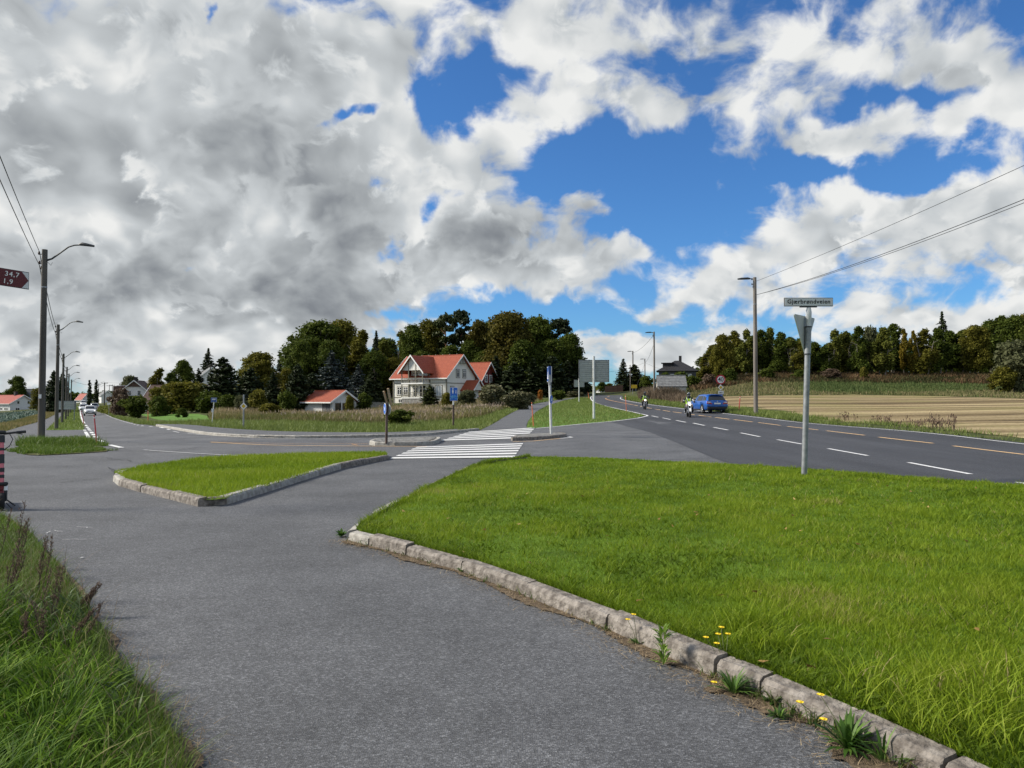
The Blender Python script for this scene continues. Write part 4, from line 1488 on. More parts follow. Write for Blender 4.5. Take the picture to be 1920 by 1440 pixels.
# ---- weeds: things of their own
def leaf_blade_mesh(name, leaves, mat):
    """leaves: list of (root, direction, length, width, tint): folded leaf of six faces"""
    V, Q, T = [], [], []
    for (r0, d, ln, wd, t) in leaves:
        r0, d = Vector(r0), Vector(d).normalized()
        s = d.cross(Vector((0, 0, 1)))
        s = s.normalized() if s.length > 1e-3 else Vector((1, 0, 0))
        up = s.cross(d)
        o = len(V)
        for (a, wv_, dz) in ((0, .15, 0), (.3, .9, .05), (.65, 1, .02), (1, .08, -.14)):
            c = r0 + d * ln * a + up * ln * dz
            V += [c - s * wd / 2 * wv_, c + s * wd / 2 * wv_]
        for k_ in range(3):
            Q.append((o + 2 * k_, o + 2 * k_ + 1, o + 2 * k_ + 3, o + 2 * k_ + 2))
        T += [t] * 8
    return npmesh(name, [tuple(v) for v in V], np.array(Q), mat, {'tint': T})


M['weed_leaf'] = leaf_mat('weed leaf', [(0, (.03, .075, .012)), (.5, (.07, .15, .02)), (1, (.13, .22, .04))], .3, .5)
M['weed_bright'] = leaf_mat('bright weed leaf', [(0, (.09, .17, .02)), (.5, (.16, .27, .03)), (1, (.25, .34, .06))], .35, .5)
M['petal'] = MAT('yellow petals', (.80, .58, .01), .5)


def dead_weed(a, b_, height, lean, spread, label, seed, base_z=.03):
    r = random.Random(seed)
    c = PL(a, b_, base_z)
    root = thing('dead_weed', label, 'weed', c, group='dead dock weeds in the verge')
    st = MB()
    V, T, Q = [], [], []
    stems = []
    for s in range(spread):
        an = r.uniform(0, 6.28)
        top = Vector((lean[0] + math.cos(an) * height * .13 * (s > 0), lean[1] + math.sin(an) * height * .13, height * r.uniform(.7, 1) if s else height))
        p0 = Vector((r.uniform(-.03, .03), r.uniform(-.03, .03), 0))
        mid = p0.lerp(top, .5) + Vector((r.uniform(-.03, .03), r.uniform(-.03, .03), 0))
        st.tube([p0, mid, top], [.0036, .0028, .0014], 5)
        stems.append((p0, mid, top))
        for k_ in range(9):
            t = .38 + .6 * k_ / 9
            q = mid.lerp(top, (t - .5) * 2) if t > .5 else p0.lerp(mid, t * 2)
            an2 = r.uniform(0, 6.28)
            ln = height * r.uniform(.10, .22) * (1.25 - t)
            e = q + Vector((math.cos(an2) * ln * .5, math.sin(an2) * ln * .5, ln))
            st.tube([q, e], [.002, .001], 4)
            for j in range(17):
                u_ = r.random()
                pp = q.lerp(e, u_) + Vector((r.gauss(0, .006), r.gauss(0, .006), r.gauss(0, .006)))
                V.append(pp)
    st.build('stem', M['stalk'], root)
    V = np.array([tuple(v) for v in V])
    n_ = len(V)
    sv, sf, stt = blades(V[:, 0], V[:, 1], V[:, 2], np.full(n_, .012), np.full(n_, .007), rng.uniform(.002, .01, n_), 1, rng.random(n_))
    link('seed_heads', npmesh('seed_heads', sv, sf, M['seed'], {'tint': stt}), root, kind='stuff')
    return root


dead_weed(25, 1062, .62, (.07, 0), 3, 'tall dead dock with a rusty seed head by the scooter, against the asphalt', 1)
dead_weed(-12, 1075, .70, (.05, .0), 4, 'dark bare dock with scattered twigs at the very edge of the view', 2)
dead_weed(70, 1120, .5, (.10, .03), 3, 'dead dock with red brown spikes, right of the tallest one', 6)
dead_weed(10, 1150, .55, (.05, .03), 4, 'grey brown dead dock low at the picture edge', 7)
dead_weed(150, 1150, .22, (.10, .05), 4, 'small twiggy dead weed right at the asphalt edge', 8)
dead_weed(95, 1180, .42, (.02, .05), 3, 'thin dead dock standing in the middle of the verge grass', 3)
dead_weed(128, 1225, .30, (.17, .05), 3, 'short dead dock leaning out over the path edge', 4)
dead_weed(60, 1240, .36, (-.02, .05), 4, 'twiggy grey dead dock behind the longest verge blades', 5)


def rosette(a, b_, n_leaf, ln, wd, label, flowers=(), tall=0.0, seed=0, name='dandelion_plant', cat='weed'):
    r = random.Random(seed)
    c = PL(a, b_, .004)
    root = thing(name, label, cat, c, group='weeds along the lawn kerb')
    lv = []
    for k_ in range(n_leaf):
        an = r.uniform(0, 6.28)
        el = r.uniform(.25, 1.25)
        z0 = r.uniform(0, tall) if tall else 0
        lv.append(((0.01 * math.cos(an), .01 * math.sin(an), z0), (math.cos(an) * math.cos(el), math.sin(an) * math.cos(el), math.sin(el)), ln * r.uniform(.6, 1.1), wd * r.uniform(.7, 1.2), r.random()))
    link('leaves', leaf_blade_mesh('leaves', lv, M['weed_bright' if name == 'green_weed' and tall else 'weed_leaf']), root, kind='stuff')
    if tall:
        MB().tube([(0, 0, 0), (.01, 0, tall)], [.004, .002], 5).build('stem', M['weed_leaf_stem'], root)
    for (fx_, fy_, fz) in flowers:
        s = MB().tube([(0, 0, 0), (fx_ * .5, fy_ * .5, fz * .6), (fx_, fy_, fz)], .0016, 4)
        so = s.build('flower_stalk', M['weed_leaf_stem'], root)
        f = MB()
        for q in range(14):
            an = q * 2 * math.pi / 14
            f.add([(fx_, fy_, fz), (fx_ + .016 * math.cos(an - .2), fy_ + .016 * math.sin(an - .2), fz + .006), (fx_ + .019 * math.cos(an), fy_ + .019 * math.sin(an), fz + .004), (fx_ + .016 * math.cos(an + .2), fy_ + .016 * math.sin(an + .2), fz + .006)], [(0, 1, 2, 3)])
        f.ball((fx_, fy_, fz + .004), (.008, .008, .004), 8, 4)
        f.build('flower_head', M['petal'], so)
    return root


M['weed_leaf_stem'] = MAT('weed stem', (.10, .12, .04), .7)
rosette(1590, 1404, 60, .17, .02, 'bushy green weed with one yellow flower at the kerb joint', [(-.12, -.02, .14), (-.2, .05, .19), (-.1, .06, .22)], seed=3)
rosette(1375, 1300, 70, .14, .012, 'grey green tuft against the kerb below three yellow flowers', [(-.10, .02, .05)], seed=4)
rosette(1360, 1262, 26, .08, .014, 'yellow hawkbit with five flowers rising over the kerb', [(-.1, .05, .19), (.0, .08, .24), (.03, .05, .21), (-.02, .08, .2), (-.05, 0, .17)], seed=5)
rosette(1243, 1247, 60, .085, .016, 'bright green ferny weed standing up against the kerb', tall=.20, seed=6, name='green_weed')
rosette(1195, 1207, 22, .06, .012, 'small browned hawkbit with two tiny flowers in the kerb dust', [(-.02, .03, .18), (-.06, .02, .15)], seed=7)
rosette(1655, 1428, 18, .2, .012, 'pale grass like weed leaning on the last kerb stones', seed=8, name='grass_tuft', cat='grass tuft')
rosette(1460, 1345, 44, .06, .012, 'low dark weed spreading in the dust below the kerb', seed=9)
rosette(1450, 1318, 30, .08, .02, 'leafy plantain with brown spikes at the kerb foot', [], seed=10, name='plantain')
rosette(640, 1005, 40, .09, .03, 'dark green weed at the pale kerb corner of the wide lawn', seed=11, name='green_weed')
rosette(240, 910, 20, .10, .012, 'pale grass tuft under the island kerb', seed=12, name='grass_tuft', cat='grass tuft')
rosette(445, 937, 24, .10, .012, 'dark grass tuft at the crack in the island kerb corner', seed=13, name='grass_tuft', cat='grass tuft')
rosette(865, 1072, 16, .07, .012, 'wisp of grass in a kerb joint below the lawn', seed=14, name='grass_tuft', cat='grass tuft')
rosette(990, 1100, 18, .08, .012, 'wisp of pale grass in front of the long brown kerb stone', seed=15, name='grass_tuft', cat='grass tuft')


# dead stalks beside the stubble field
def stalk_clump(a, b_, n_, hgt, wid, label, seed):
    r = np.random.default_rng(seed)
    c = G(a, b_)
    root = thing('dead_stalks', label, 'weeds', c, group='dead stalks beside the stubble field')
    mb = MB()
    pts = []
    for k_ in range(n_):
        x0, y0 = r.normal(0, wid), r.normal(0, .5)
        z1 = hgt * r.uniform(.5, 1)
        z0 = lz(c.x + x0, c.y + y0) - c.z
        mb.tube([(x0, y0, z0), (x0 + r.normal(0, .08), y0, z0 + z1)], [.012, .006], 4, False)
        for q in range(7):
            pts.append((x0 + r.normal(0, .07), y0 + r.normal(0, .05), z0 + z1 * r.uniform(.3, 1)))
    mb.build('stems', M['stalk'], root, kind='stuff')
    P_ = np.array(pts)
    sv, sf, stt = blades(P_[:, 0], P_[:, 1], P_[:, 2], np.full(len(P_), .10), np.full(len(P_), .05), r.uniform(.01, .06, len(P_)), 2, r.random(len(P_)))
    link('seed_heads', npmesh('seed_heads', sv, sf, M['seed'], {'tint': stt}), root, kind='stuff')


stalk_clump(1770, 806, 26, .85, .42, 'tallest clump of dark dead stalks between the road and the stubble', 1)
stalk_clump(1715, 802, 14, .5, .5, 'sparse low dead stalks just before the tallest clump', 2)
stalk_clump(1655, 795, 16, .55, .35, 'short clump of dead stalks right of the sign post, by the stubble', 3)
stalk_clump(1590, 789, 12, .55, .3, 'small dead stalks behind the street name post', 4)

# dry scrub at the foot of the barn and along the top of the main road
SCRUB = px([(1196, 750), (1214, 750), (1283, 756), (1290, 747), (1262, 742), (1235, 738), (1205, 738)])
x, y = sample(SCRUB, 9000)
h = rng.uniform(.5, 1.7, len(x)) * (.35 + .9 * vnoise(x, y, .35, 81))
stuff('dry_scrub', [blades(x, y, land(x, y), h, rng.uniform(.06, .15, len(x)), h * rng.uniform(.1, .5, len(x)), 2, np.clip(vnoise(x, y, .5, 82) + rng.normal(0, .2, len(x)), 0, 1))],
      leaf_mat('dry brown scrub', [(0, (.06, .05, .03)), (.5, (.15, .11, .075)), (1, (.27, .21, .14))], .3, .9))

# ================================================================== TREES
M['bark'] = MAT('brown bark', (.06, .048, .036), .95, var=.4, vscale=6, bump=.6)
M['bark_grey'] = MAT('grey smooth bark', (.17, .155, .13), .9, var=.35, vscale=5, bump=.4)
M['bark_pine'] = MAT('rusty pine bark', (.15, .075, .04), .95, var=.35, vscale=5, bump=.6)
M['leaf_oak'] = leaf_mat('dark summer leaves', [(0, (.028, .044, .006)), (.5, (.068, .095, .014)), (1, (.13, .155, .026))], .32, .7, .3, .5, .12)
M['leaf_olive'] = leaf_mat('olive autumn leaves', [(0, (.06, .064, .009)), (.5, (.125, .12, .017)), (1, (.20, .178, .03))], .32, .7, .3, .5, .12)
M['leaf_brown'] = leaf_mat('browning maple leaves', [(0, (.042, .042, .008)), (.5, (.088, .080, .014)), (1, (.155, .125, .024))], .32, .7, .3, .5, .12)
M['leaf_birch'] = leaf_mat('birch leaves', [(0, (.06, .076, .013)), (.5, (.125, .142, .026)), (1, (.20, .20, .04))], .35, .7, .3, .5, .12)
M['leaf_yellow'] = leaf_mat('yellowing birch leaves', [(0, (.09, .08, .010)), (.5, (.16, .125, .014)), (1, (.25, .18, .025))], .35, .7, .3, .5, .12)
M['leaf_grey'] = leaf_mat('grey willow leaves', [(0, (.06, .07, .028)), (.5, (.10, .11, .05)), (1, (.15, .155, .08))], .32, .7, .3, .5, .12)
M['needle'] = leaf_mat('dark needles', [(0, (.014, .024, .008)), (.5, (.030, .046, .014)), (1, (.06, .078, .024))], .1, .6, .25, .5)
M['needle_blue'] = leaf_mat('blue grey needles', [(0, (.020, .034, .034)), (.5, (.042, .06, .058)), (1, (.08, .10, .095))], .1, .6, .25, .5)
M['needle_green'] = leaf_mat('warm green scale leaves', [(0, (.024, .036, .008)), (.5, (.05, .066, .014)), (1, (.09, .10, .024))], .12, .6, .25, .5)
M['leaf_red'] = leaf_mat('red brown shrub leaves', [(0, (.07, .045, .03)), (.5, (.125, .085, .055)), (1, (.21, .155, .10))], .2, .6, .3, .5)
M['leaf_orange'] = leaf_mat('orange autumn leaves', [(0, (.22, .08, .01)), (1, (.48, .20, .03))], .25, .6)
M['leaf_bramble'] = leaf_mat('bramble leaves', [(0, (.055, .062, .025)), (.5, (.115, .115, .05)), (1, (.21, .185, .10))], .2, .6, .4, .4)


def cards(P, Nn, size, r, asp=1.0):
    """leaf clumps as bent quads; P centres, Nn facing"""
    n = len(P)
    a = r.normal(size=(n, 3))
    t = np.cross(Nn, a)
    t /= np.linalg.norm(t, axis=1)[:, None] + 1e-9
    b = np.cross(Nn, t)
    s = (size * r.uniform(.6, 1.35, n))[:, None] / 2
    fold = Nn * s * .45
    V = np.stack([P - t * s * asp - fold, P - b * s * .72, P + t * s * asp - fold * .6, P + b * s * .72 + fold * .3], 1)
    q = np.arange(n)[:, None] * 4
    return V.reshape(-1, 3), np.concatenate([q, q + 1, q + 2, q + 3], 1)


def crown_from_lobes(name, lobes, n, size, mat, seed, hollow=.2, up=.35, gap=.2):
    r = np.random.default_rng(seed)
    vol = np.array([l[3] * l[4] * l[5] for l in lobes]) ** .75
    k = r.choice(len(lobes), n, p=vol / vol.sum())
    Lb = np.array(lobes)[k]
    d = r.normal(size=(n, 3))
    d /= np.linalg.norm(d, axis=1)[:, None]
    rad = hollow + (1 - hollow) * r.random(n) ** .6
    ph = Lb[:, 0] * 3.1
    rad *= 1 + gap * np.sin(5 * d[:, 0] + ph) * np.sin(6 * d[:, 1] + 1.3 * ph) + gap * .6 * np.sin(11 * d[:, 2] + 2 * ph + 7 * d[:, 0])
    P = Lb[:, :3] + d * Lb[:, 3:6] * rad[:, None]
    Nn = d * .5 + r.normal(size=(n, 3)) * .6 + np.array([0, 0, up])
    Nn /= np.linalg.norm(Nn, axis=1)[:, None]
    V, Q = cards(P, Nn, size, r)
    lt = r.normal(0, .13, len(lobes))[k]
    T = np.clip(.5 + lt + r.normal(0, .16, n), 0, 1)
    return npmesh(name, V, Q, mat, {'tint': np.repeat(T, 4)})


def round_lobes(seed, H, W, base, n=16, top=1.0):
    """lobes of a broad crown of width W between heights base and H"""
    r = random.Random(seed)
    out = []
    for i in range(n):
        t = (i + .5) / n
        z = base + (H - base) * (t ** .85)
        env = math.sin(math.pi * min(1, (z - base) / (H - base) * .86 + .13)) ** .7
        an = i * 2.4 + r.uniform(-.4, .4)
        rr = W / 2 * env * r.uniform(.2, .82)
        s = W * r.uniform(.10, .19)
        out.append((math.cos(an) * rr, math.sin(an) * rr, min(z, H - s * .55), s, s, s * r.uniform(.65, .95)))
    out.append((0, 0, base + (H - base) * .55, W * .28, W * .28, (H - base) * .36))
    return out


def tall_lobes(seed, H, W, base, n=14):
    r = random.Random(seed)
    out = []
    for i in range(n):
        t = i / (n - 1)
        z = base + (H - base) * t
        env = (1 - t) ** .6 * (0.55 + .9 * min(1, t * 3)) if t < 1 else 0
        an = r.uniform(0, 6.28)
        rr = W / 2 * min(1, env) * r.uniform(.1, .6)
        s = max(W * .10, W * r.uniform(.17, .28) * (1 - .55 * t))
        out.append((math.cos(an) * rr, math.sin(an) * rr, min(z, H - s), s, s, s * r.uniform(1.0, 1.7)))
    return out


def conifer_mesh(name, H, Rr, mat, seed, z0=.06, whorls=26, droop=.35, dens=1.0, power=.85, size=.5):
    r = np.random.default_rng(seed)
    P, D = [], []
    for i in range(whorls):
        t = i / whorls
        z = H * (z0 + (1 - z0) * t)
        Lr = Rr * (1 - t) ** power * r.uniform(.8, 1.12) + .12
        nb = int(max(5, 13 * (1 - t * .6)))
        for b in range(nb):
            an = r.uniform(0, 6.28)
            L_ = Lr * r.uniform(.7, 1.1)
            m_ = max(3, int(L_ / size * 5.2 * dens))
            s = r.random(m_) ** .7
            dx, dy = math.cos(an), math.sin(an)
            x = dx * L_ * s + r.normal(0, .10, m_) * (.5 + s * L_ * .35)
            y = dy * L_ * s + r.normal(0, .10, m_) * (.5 + s * L_ * .35)
            zz = z - droop * L_ * s ** 1.4 + .22 * L_ * np.maximum(0, s - .75) + r.normal(0, .05, m_)
            P.append(np.stack([x, y, zz], -1))
            D.append(np.tile([[dx * .35, dy * .35, .8]], (m_, 1)))
    P.append(np.stack([r.normal(0, .06, 24), r.normal(0, .06, 24), H * r.uniform(.94, 1.01, 24)], -1))
    D.append(np.tile([[0.6, 0, .3]], (24, 1)))
    P, D = np.concatenate(P), np.concatenate(D)
    Nn = D + r.normal(size=P.shape) * .45
    Nn /= np.linalg.norm(Nn, axis=1)[:, None]
    V, Q = cards(P, Nn, size, r, 1.15)
    T = np.clip(.5 + r.normal(0, .22, len(P)), 0, 1)
    return npmesh(name, V, Q, mat, {'tint': np.repeat(T, 4)})


def trunk_mesh(H, r0, mat, seed, limbs=5, spread=2.0, top=.75, multi=1, base=.3):
    r = random.Random(seed)
    mb = MB()
    for k in range(multi):
        an = r.uniform(0, 6.28)
        off = .0 if multi == 1 else .35
        lean = (.04 if multi == 1 else .10) * H
        pts = [(off * math.cos(an), off * math.sin(an), -.3)]
        for i in range(1, 6):
            t = i / 5 * top
            pts.append((off * math.cos(an) + math.cos(an) * lean * t + r.uniform(-.06, .06) * H * .15, off * math.sin(an) + math.sin(an) * lean * t + r.uniform(-.06, .06) * H * .15, H * t))
        rr = r0 / math.sqrt(multi)
        mb.tube(pts, [rr * 1.25, rr, rr * .85, rr * .65, rr * .42, rr * .18], 7)
        for j in range(limbs):
            t = base + (top - base) * (j + .5) / limbs
            i = min(4, int(t / top * 5))
            p = Vector(pts[i]).lerp(Vector(pts[i + 1]), t / top * 5 - i)
            a2 = r.uniform(0, 6.28)
            L_ = spread * r.uniform(.6, 1.1)
            mb.tube([p, p + Vector((math.cos(a2) * L_ * .5, math.sin(a2) * L_ * .5, L_ * .35)), p + Vector((math.cos(a2) * L_, math.sin(a2) * L_, L_ * .8))], [rr * .42, rr * .28, rr * .1], 5)
    return mb.mesh('trunk', mat, True)


PROTO = {}


def proto(kind, H, W, crown, trunk):
    PROTO[kind] = (H, W, crown, trunk)


def _mk():
    for v in range(3):
        proto(f'broad{v}', 14, 10, crown_from_lobes('crown', round_lobes(40 + v, 14, 10, 2.2, 44), 13000, .46, M['leaf_oak'], 60 + v), trunk_mesh(14, .32, M['bark'], v, 7, 3.2))
        proto(f'birch{v}', 12, 5, crown_from_lobes('crown', tall_lobes(50 + v, 12, 5.4, 2.6, 17), 8000, .38, M['leaf_birch'], 70 + v, .35), trunk_mesh(12, .17, M['bark_grey'], 10 + v, 5, 1.4, multi=1 + v, base=.28))
        proto(f'spruce{v}', 14, 6, conifer_mesh('crown', 14, 3.0, M['needle'], 80 + v, .05, 34, .32, 1.25), trunk_mesh(14, .24, M['bark'], 20 + v, 0, top=.96))
        proto(f'bush{v}', 3, 4, crown_from_lobes('foliage', round_lobes(90 + v, 3, 4.2, .1, 13), 3000, .30, M['leaf_oak'], 100 + v, .45), trunk_mesh(2, .06, M['bark'], 30 + v, 4, .9, multi=3))
    for nm, mt in (('olive', 'leaf_olive'), ('brown', 'leaf_brown')):
        for v in range(2):
            proto(f'{nm}{v}', 14, 10, crown_from_lobes('crown', round_lobes(140 + v + len(nm), 14, 10, 1.8, 46), 13000, .46, M[mt], 160 + v), trunk_mesh(14, .32, M['bark'], 40 + v, 7, 3.2))
    for v in range(2):
        proto(f'yellow{v}', 12, 5, crown_from_lobes('crown', tall_lobes(150 + v, 12, 5.0, 3.0, 15), 4200, .48, M['leaf_yellow'], 170 + v, .35), trunk_mesh(12, .15, M['bark_grey'], 50 + v, 5, 1.4))
        proto(f'olivebirch{v}', 12, 5, crown_from_lobes('crown', tall_lobes(155 + v, 12, 5.6, 2.6, 17), 8000, .38, M['leaf_olive'], 175 + v, .35), trunk_mesh(12, .17, M['bark_grey'], 55 + v, 5, 1.5, multi=2))
        proto(f'edge{v}', 12, 5, crown_from_lobes('crown', tall_lobes(157 + v, 12, 6.2, 2.6, 18), 8000, .40, M['leaf_oak'], 177 + v, .35), trunk_mesh(12, .19, M['bark_grey'], 57 + v, 6, 1.6, multi=2))
        pine = [(r_[0], r_[1], r_[2], r_[3], r_[4], r_[5] * .62) for r_ in round_lobes(180 + v, 14, 7.5, 6.2, 13)]
        proto(f'pine{v}', 14, 7.5, crown_from_lobes('crown', pine[:-1], 5200, .52, M['needle_green'] if v else M['needle'], 190 + v, .3, .5, .35), trunk_mesh(14, .26, M['bark_pine'], 60 + v, 7, 2.4, top=.9, base=.45))
        proto(f'willow{v}', 6, 7, crown_from_lobes('foliage', round_lobes(200 + v, 6, 7, .2, 18), 5000, .42, M['leaf_grey' if v else 'leaf_olive'], 210 + v, .45), trunk_mesh(5, .10, M['bark'], 70 + v, 6, 1.5, multi=3))
    proto('bluespruce', 14, 9, conifer_mesh('crown', 14, 4.6, M['needle_blue'], 220, .04, 26, .18, .8, .7, .6), trunk_mesh(14, .28, M['bark'], 80, 0, top=.96))
    proto('thuja', 10, 5, conifer_mesh('crown', 10, 2.6, M['needle_green'], 230, .02, 34, -.25, .9, .55, .5), trunk_mesh(10, .22, M['bark'], 81, 0, top=.95))
    proto('darkthuja', 10, 6, conifer_mesh('crown', 10, 3.1, M['needle'], 231, .02, 40, -.2, 1.3, .6, .5), trunk_mesh(10, .22, M['bark'], 82, 0, top=.95))
    proto('column', 10, 2.2, conifer_mesh('crown', 10, 1.1, M['needle'], 232, .02, 34, -.5, 1.0, .35, .4), trunk_mesh(10, .15, M['bark'], 83, 0, top=.95))
    proto('redbush', 3, 4, crown_from_lobes('foliage', round_lobes(240, 3, 4.2, .1, 13), 3000, .30, M['leaf_red'], 241, .45), trunk_mesh(2, .06, M['bark'], 84, 4, .9, multi=3))
    proto('orangebush', 3, 3, crown_from_lobes('foliage', round_lobes(242, 3, 3, .1, 10), 1500, .28, M['leaf_orange'], 243, .45), trunk_mesh(2, .06, M['bark'], 85, 4, .7, multi=3))
    proto('bramble', 3, 6, crown_from_lobes('foliage', [(l[0] * 1.5, l[1], l[2], l[3] * 1.2, l[4], l[5]) for l in round_lobes(244, 3, 4.4, -.1, 16)], 4200, .30, M['leaf_bramble'], 245, .4), trunk_mesh(2, .05, M['bark'], 86, 6, 1.0, multi=4))
    proto('olivebush', 3, 4, crown_from_lobes('foliage', round_lobes(246, 3, 4.2, .1, 14), 3200, .30, M['leaf_olive'], 247, .45), trunk_mesh(2, .06, M['bark'], 87, 4, .9, multi=3))


_mk()


FULL = {'spruce': 1.3, 'darkthuja': 1.25, 'thuja': 1.1, 'broad': 1.22, 'olive': 1.22, 'brown': 1.16, 'pine': 1.3, 'birch': 1.2, 'olivebirch': 1.25, 'edge': 1.15}


def tree(kind, px_, d, top_y, w_px, label, name='tree', group=None, cat='tree', minh=1.0, sink=0.0):
    """stand a tree d metres ahead on the bearing px_, its top at top_y, w_px wide as seen"""
    H, W, cm, tm = PROTO[kind]
    g = at_ground(px_, d)
    h = max(minh, AT(px_, top_y, d).z - g.z + sink)
    w = w_px * d / F * FULL.get(kind.rstrip('0123456789'), 1.0)
    root = thing(name, label, cat, (g.x, g.y, g.z - sink), rnd.uniform(0, 6.28), group)
    root.scale = (w / W, w / W, h / H)
    link('trunk' if cat == 'tree' else 'stems', tm, root)
    link('crown' if cat == 'tree' else 'foliage', cm, root)
    return root


GW = 'trees of the wood behind the white house'
T_ = [
    # far left
    ('broad1', 33, 285, 706, 34, 'loose leafy tree rising behind the red roofed farmhouse', 'leafy_tree', None),
    ('darkthuja', 101, 165, 696, 30, 'black pointed conifer between the farmhouse and the lamp posts', 'conifer', None),
    ('darkthuja', 117, 175, 700, 26, 'second dark conifer, half hidden by the wooden lamp posts', 'conifer', None),
    ('olive1', 77, 170, 727, 34, 'low olive tree in front of the slate roofed house', 'leafy_tree', None),
    ('column', 168, 235, 713, 9, 'narrow black cypress like tree nearer the red far roof', 'columnar_tree', 'pair of narrow columnar trees by the far road'),
    ('column', 180.5, 238, 712, 9, 'narrow black columnar tree nearer the power poles', 'columnar_tree', 'pair of narrow columnar trees by the far road'),
    ('willow1', 243, 205, 705, 46, 'pale green willow behind the house with the brown gable', 'leafy_tree', None),
    ('olivebirch0', 300, 150, 691, 40, 'olive tree with a pointed top beside the brown gabled house', 'leafy_tree', None),
    ('edge1', 318, 145, 700, 30, 'dark leafy tree close against the olive pointed tree', 'leafy_tree', None),
    ('broad1', 343, 160, 676, 40, 'bushy dark tree standing above the long brown roof', 'leafy_tree', None),
    ('spruce1', 390, 225, 654, 36, 'tall ragged spruce behind the white hillside house', 'spruce_tree', None),
    ('darkthuja', 418, 108, 671, 62, 'broad black conifer with a spike top in front of the hillside house', 'conifer', None),
    ('spruce0', 372, 200, 690, 26, 'small dark tree tucked beside the white hillside house', 'spruce_tree', None),
    ('olive0', 486, 135, 662, 80, 'round crowned olive tree above the dark garden conifers', 'leafy_tree', None),
    ('darkthuja', 470, 116, 690, 52, 'dark rounded conifer below the round olive crown', 'conifer', None),
    ('spruce2', 525, 185, 660, 26, 'twin topped spruce right of the round olive crown', 'spruce_tree', None),
    ('spruce2', 512, 104, 697, 44, 'small full spruce near the yellow diamond sign', 'spruce_tree', None),
    ('olivebush', 538, 140, 695, 36, 'light green shrub showing between two dark spruces', 'shrub', None),
    ('darkthuja', 558, 112, 684, 46, 'dark thick conifer left of the red roofed garage', 'conifer', None),
    ('bluespruce', 622, 142, 659, 100, 'wide blue grey spruce over the red roofed garage', 'spruce_tree', None),
    ('bluespruce', 672, 150, 684, 60, 'smaller blue grey spruce beside the wide one', 'spruce_tree', None),
    ('spruce0', 700, 146, 690, 50, 'dark spruce close to the left wall of the white house', 'spruce_tree', None),
    ('broad0', 592, 175, 606, 110, 'tall dark broadleaf at the near end of the wood', 'leafy_tree', GW),
    ('olive1', 640, 180, 603, 84, 'high olive crown next to the near end of the wood', 'leafy_tree', GW),
    ('olivebirch1', 678, 170, 622, 60, 'olive birch with hanging twigs left of the sky gap', 'birch_tree', GW),
    ('spruce1', 705, 190, 622, 34, 'dark spruce tip in the gap between the two halves of the wood', 'spruce_tree', GW),
    ('birch1', 722, 185, 640, 40, 'thin pale birch at the sky gap above the red roof', 'birch_tree', GW),
    ('olivebirch0', 752, 182, 622, 52, 'olive birch behind the left end of the red roof', 'birch_tree', GW),
    ('broad2', 772, 178, 611, 58, 'leafy tree straight behind the balcony gable', 'leafy_tree', GW),
    ('olive0', 802, 185, 602, 60, 'lighter green crown behind the middle of the red roof', 'leafy_tree', GW),
    ('pine1', 838, 182, 588, 48, 'pine with a flat top behind the roof ridge', 'pine_tree', GW),
    ('pine0', 866, 186, 583, 46, 'highest pine of the wood, above the house gable', 'pine_tree', GW),
    ('brown0', 898, 180, 603, 62, 'browning tree above the red barn roof', 'leafy_tree', GW),
    ('brown1', 955, 168, 588, 112, 'great browning maple right of the red barn', 'leafy_tree', GW),
    ('broad1', 1008, 176, 596, 84, 'dark full crown next to the great maple', 'leafy_tree', GW),
    ('pine0', 1046, 178, 599, 56, 'black pine near the right end of the wood', 'pine_tree', GW),
    ('broad0', 1068, 170, 628, 66, 'dark sloping tree closing the wood above the big sign', 'leafy_tree', GW),
    ('edge0', 1086, 176, 652, 44, 'last low tree of the wood beside the sign board', 'leafy_tree', GW),
]
for k, p_, d, ty, w, lab, nm, g in T_:
    tree(k, p_, d, ty, w, lab, nm, g, cat='shrub' if nm == 'shrub' else 'tree')
fill = [('spruce1', 930, 156, 668, 50), ('darkthuja', 965, 152, 680, 56), ('spruce0', 1000, 150, 672, 52), ('darkthuja', 1034, 152, 668, 56), ('spruce2', 1064, 158, 676, 50), ('darkthuja', 1086, 166, 690, 40),
        ('broad2', 980, 160, 640, 70), ('broad0', 1030, 164, 640, 70), ('broad1', 905, 172, 660, 50), ('broad2', 700, 165, 660, 60), ('olive0', 735, 168, 672, 56), ('broad1', 790, 172, 660, 60), ('broad0', 845, 174, 650, 60), ('broad2', 620, 165, 640, 70), ('broad1', 565, 165, 640, 54),
        ('darkthuja', 585, 128, 700, 46), ('spruce0', 645, 158, 668, 44), ('broad1', 880, 178, 640, 50), ('broad0', 660, 176, 650, 60), ('darkthuja', 690, 132, 712, 34)]
fill += [('broad1', 722, 196, 636, 70), ('olive0', 815, 192, 612, 70), ('broad2', 915, 188, 606, 70), ('broad0', 555, 172, 640, 50)]
FL = ['spruce below the browning maple, left side', 'conifer below the browning maple', 'spruce between the maple and the black pine', 'conifer under the black pine', 'spruce right of the black pine', 'conifer at the wood end by the sign board',
      'leafy tree behind the browning maple', 'leafy tree behind the black pine', 'leafy tree over the red barn ridge', 'leafy tree left of the white house gable', 'olive tree at the left end of the red roof', 'leafy tree behind the balcony gable', 'leafy tree behind the chimneyless ridge', 'leafy tree over the wide blue spruce', 'leafy tree at the outer edge of the wood',
      'conifer behind the garage ridge', 'spruce between the two blue spruces', 'leafy tree behind the white gable peak', 'leafy tree under the sky gap', 'conifer right of the garage', 'leafy tree deep in the sky gap', 'olive tree deep behind the red roof', 'leafy tree between the brown tree and the maple', 'leafy tree at the low outer end of the wood']
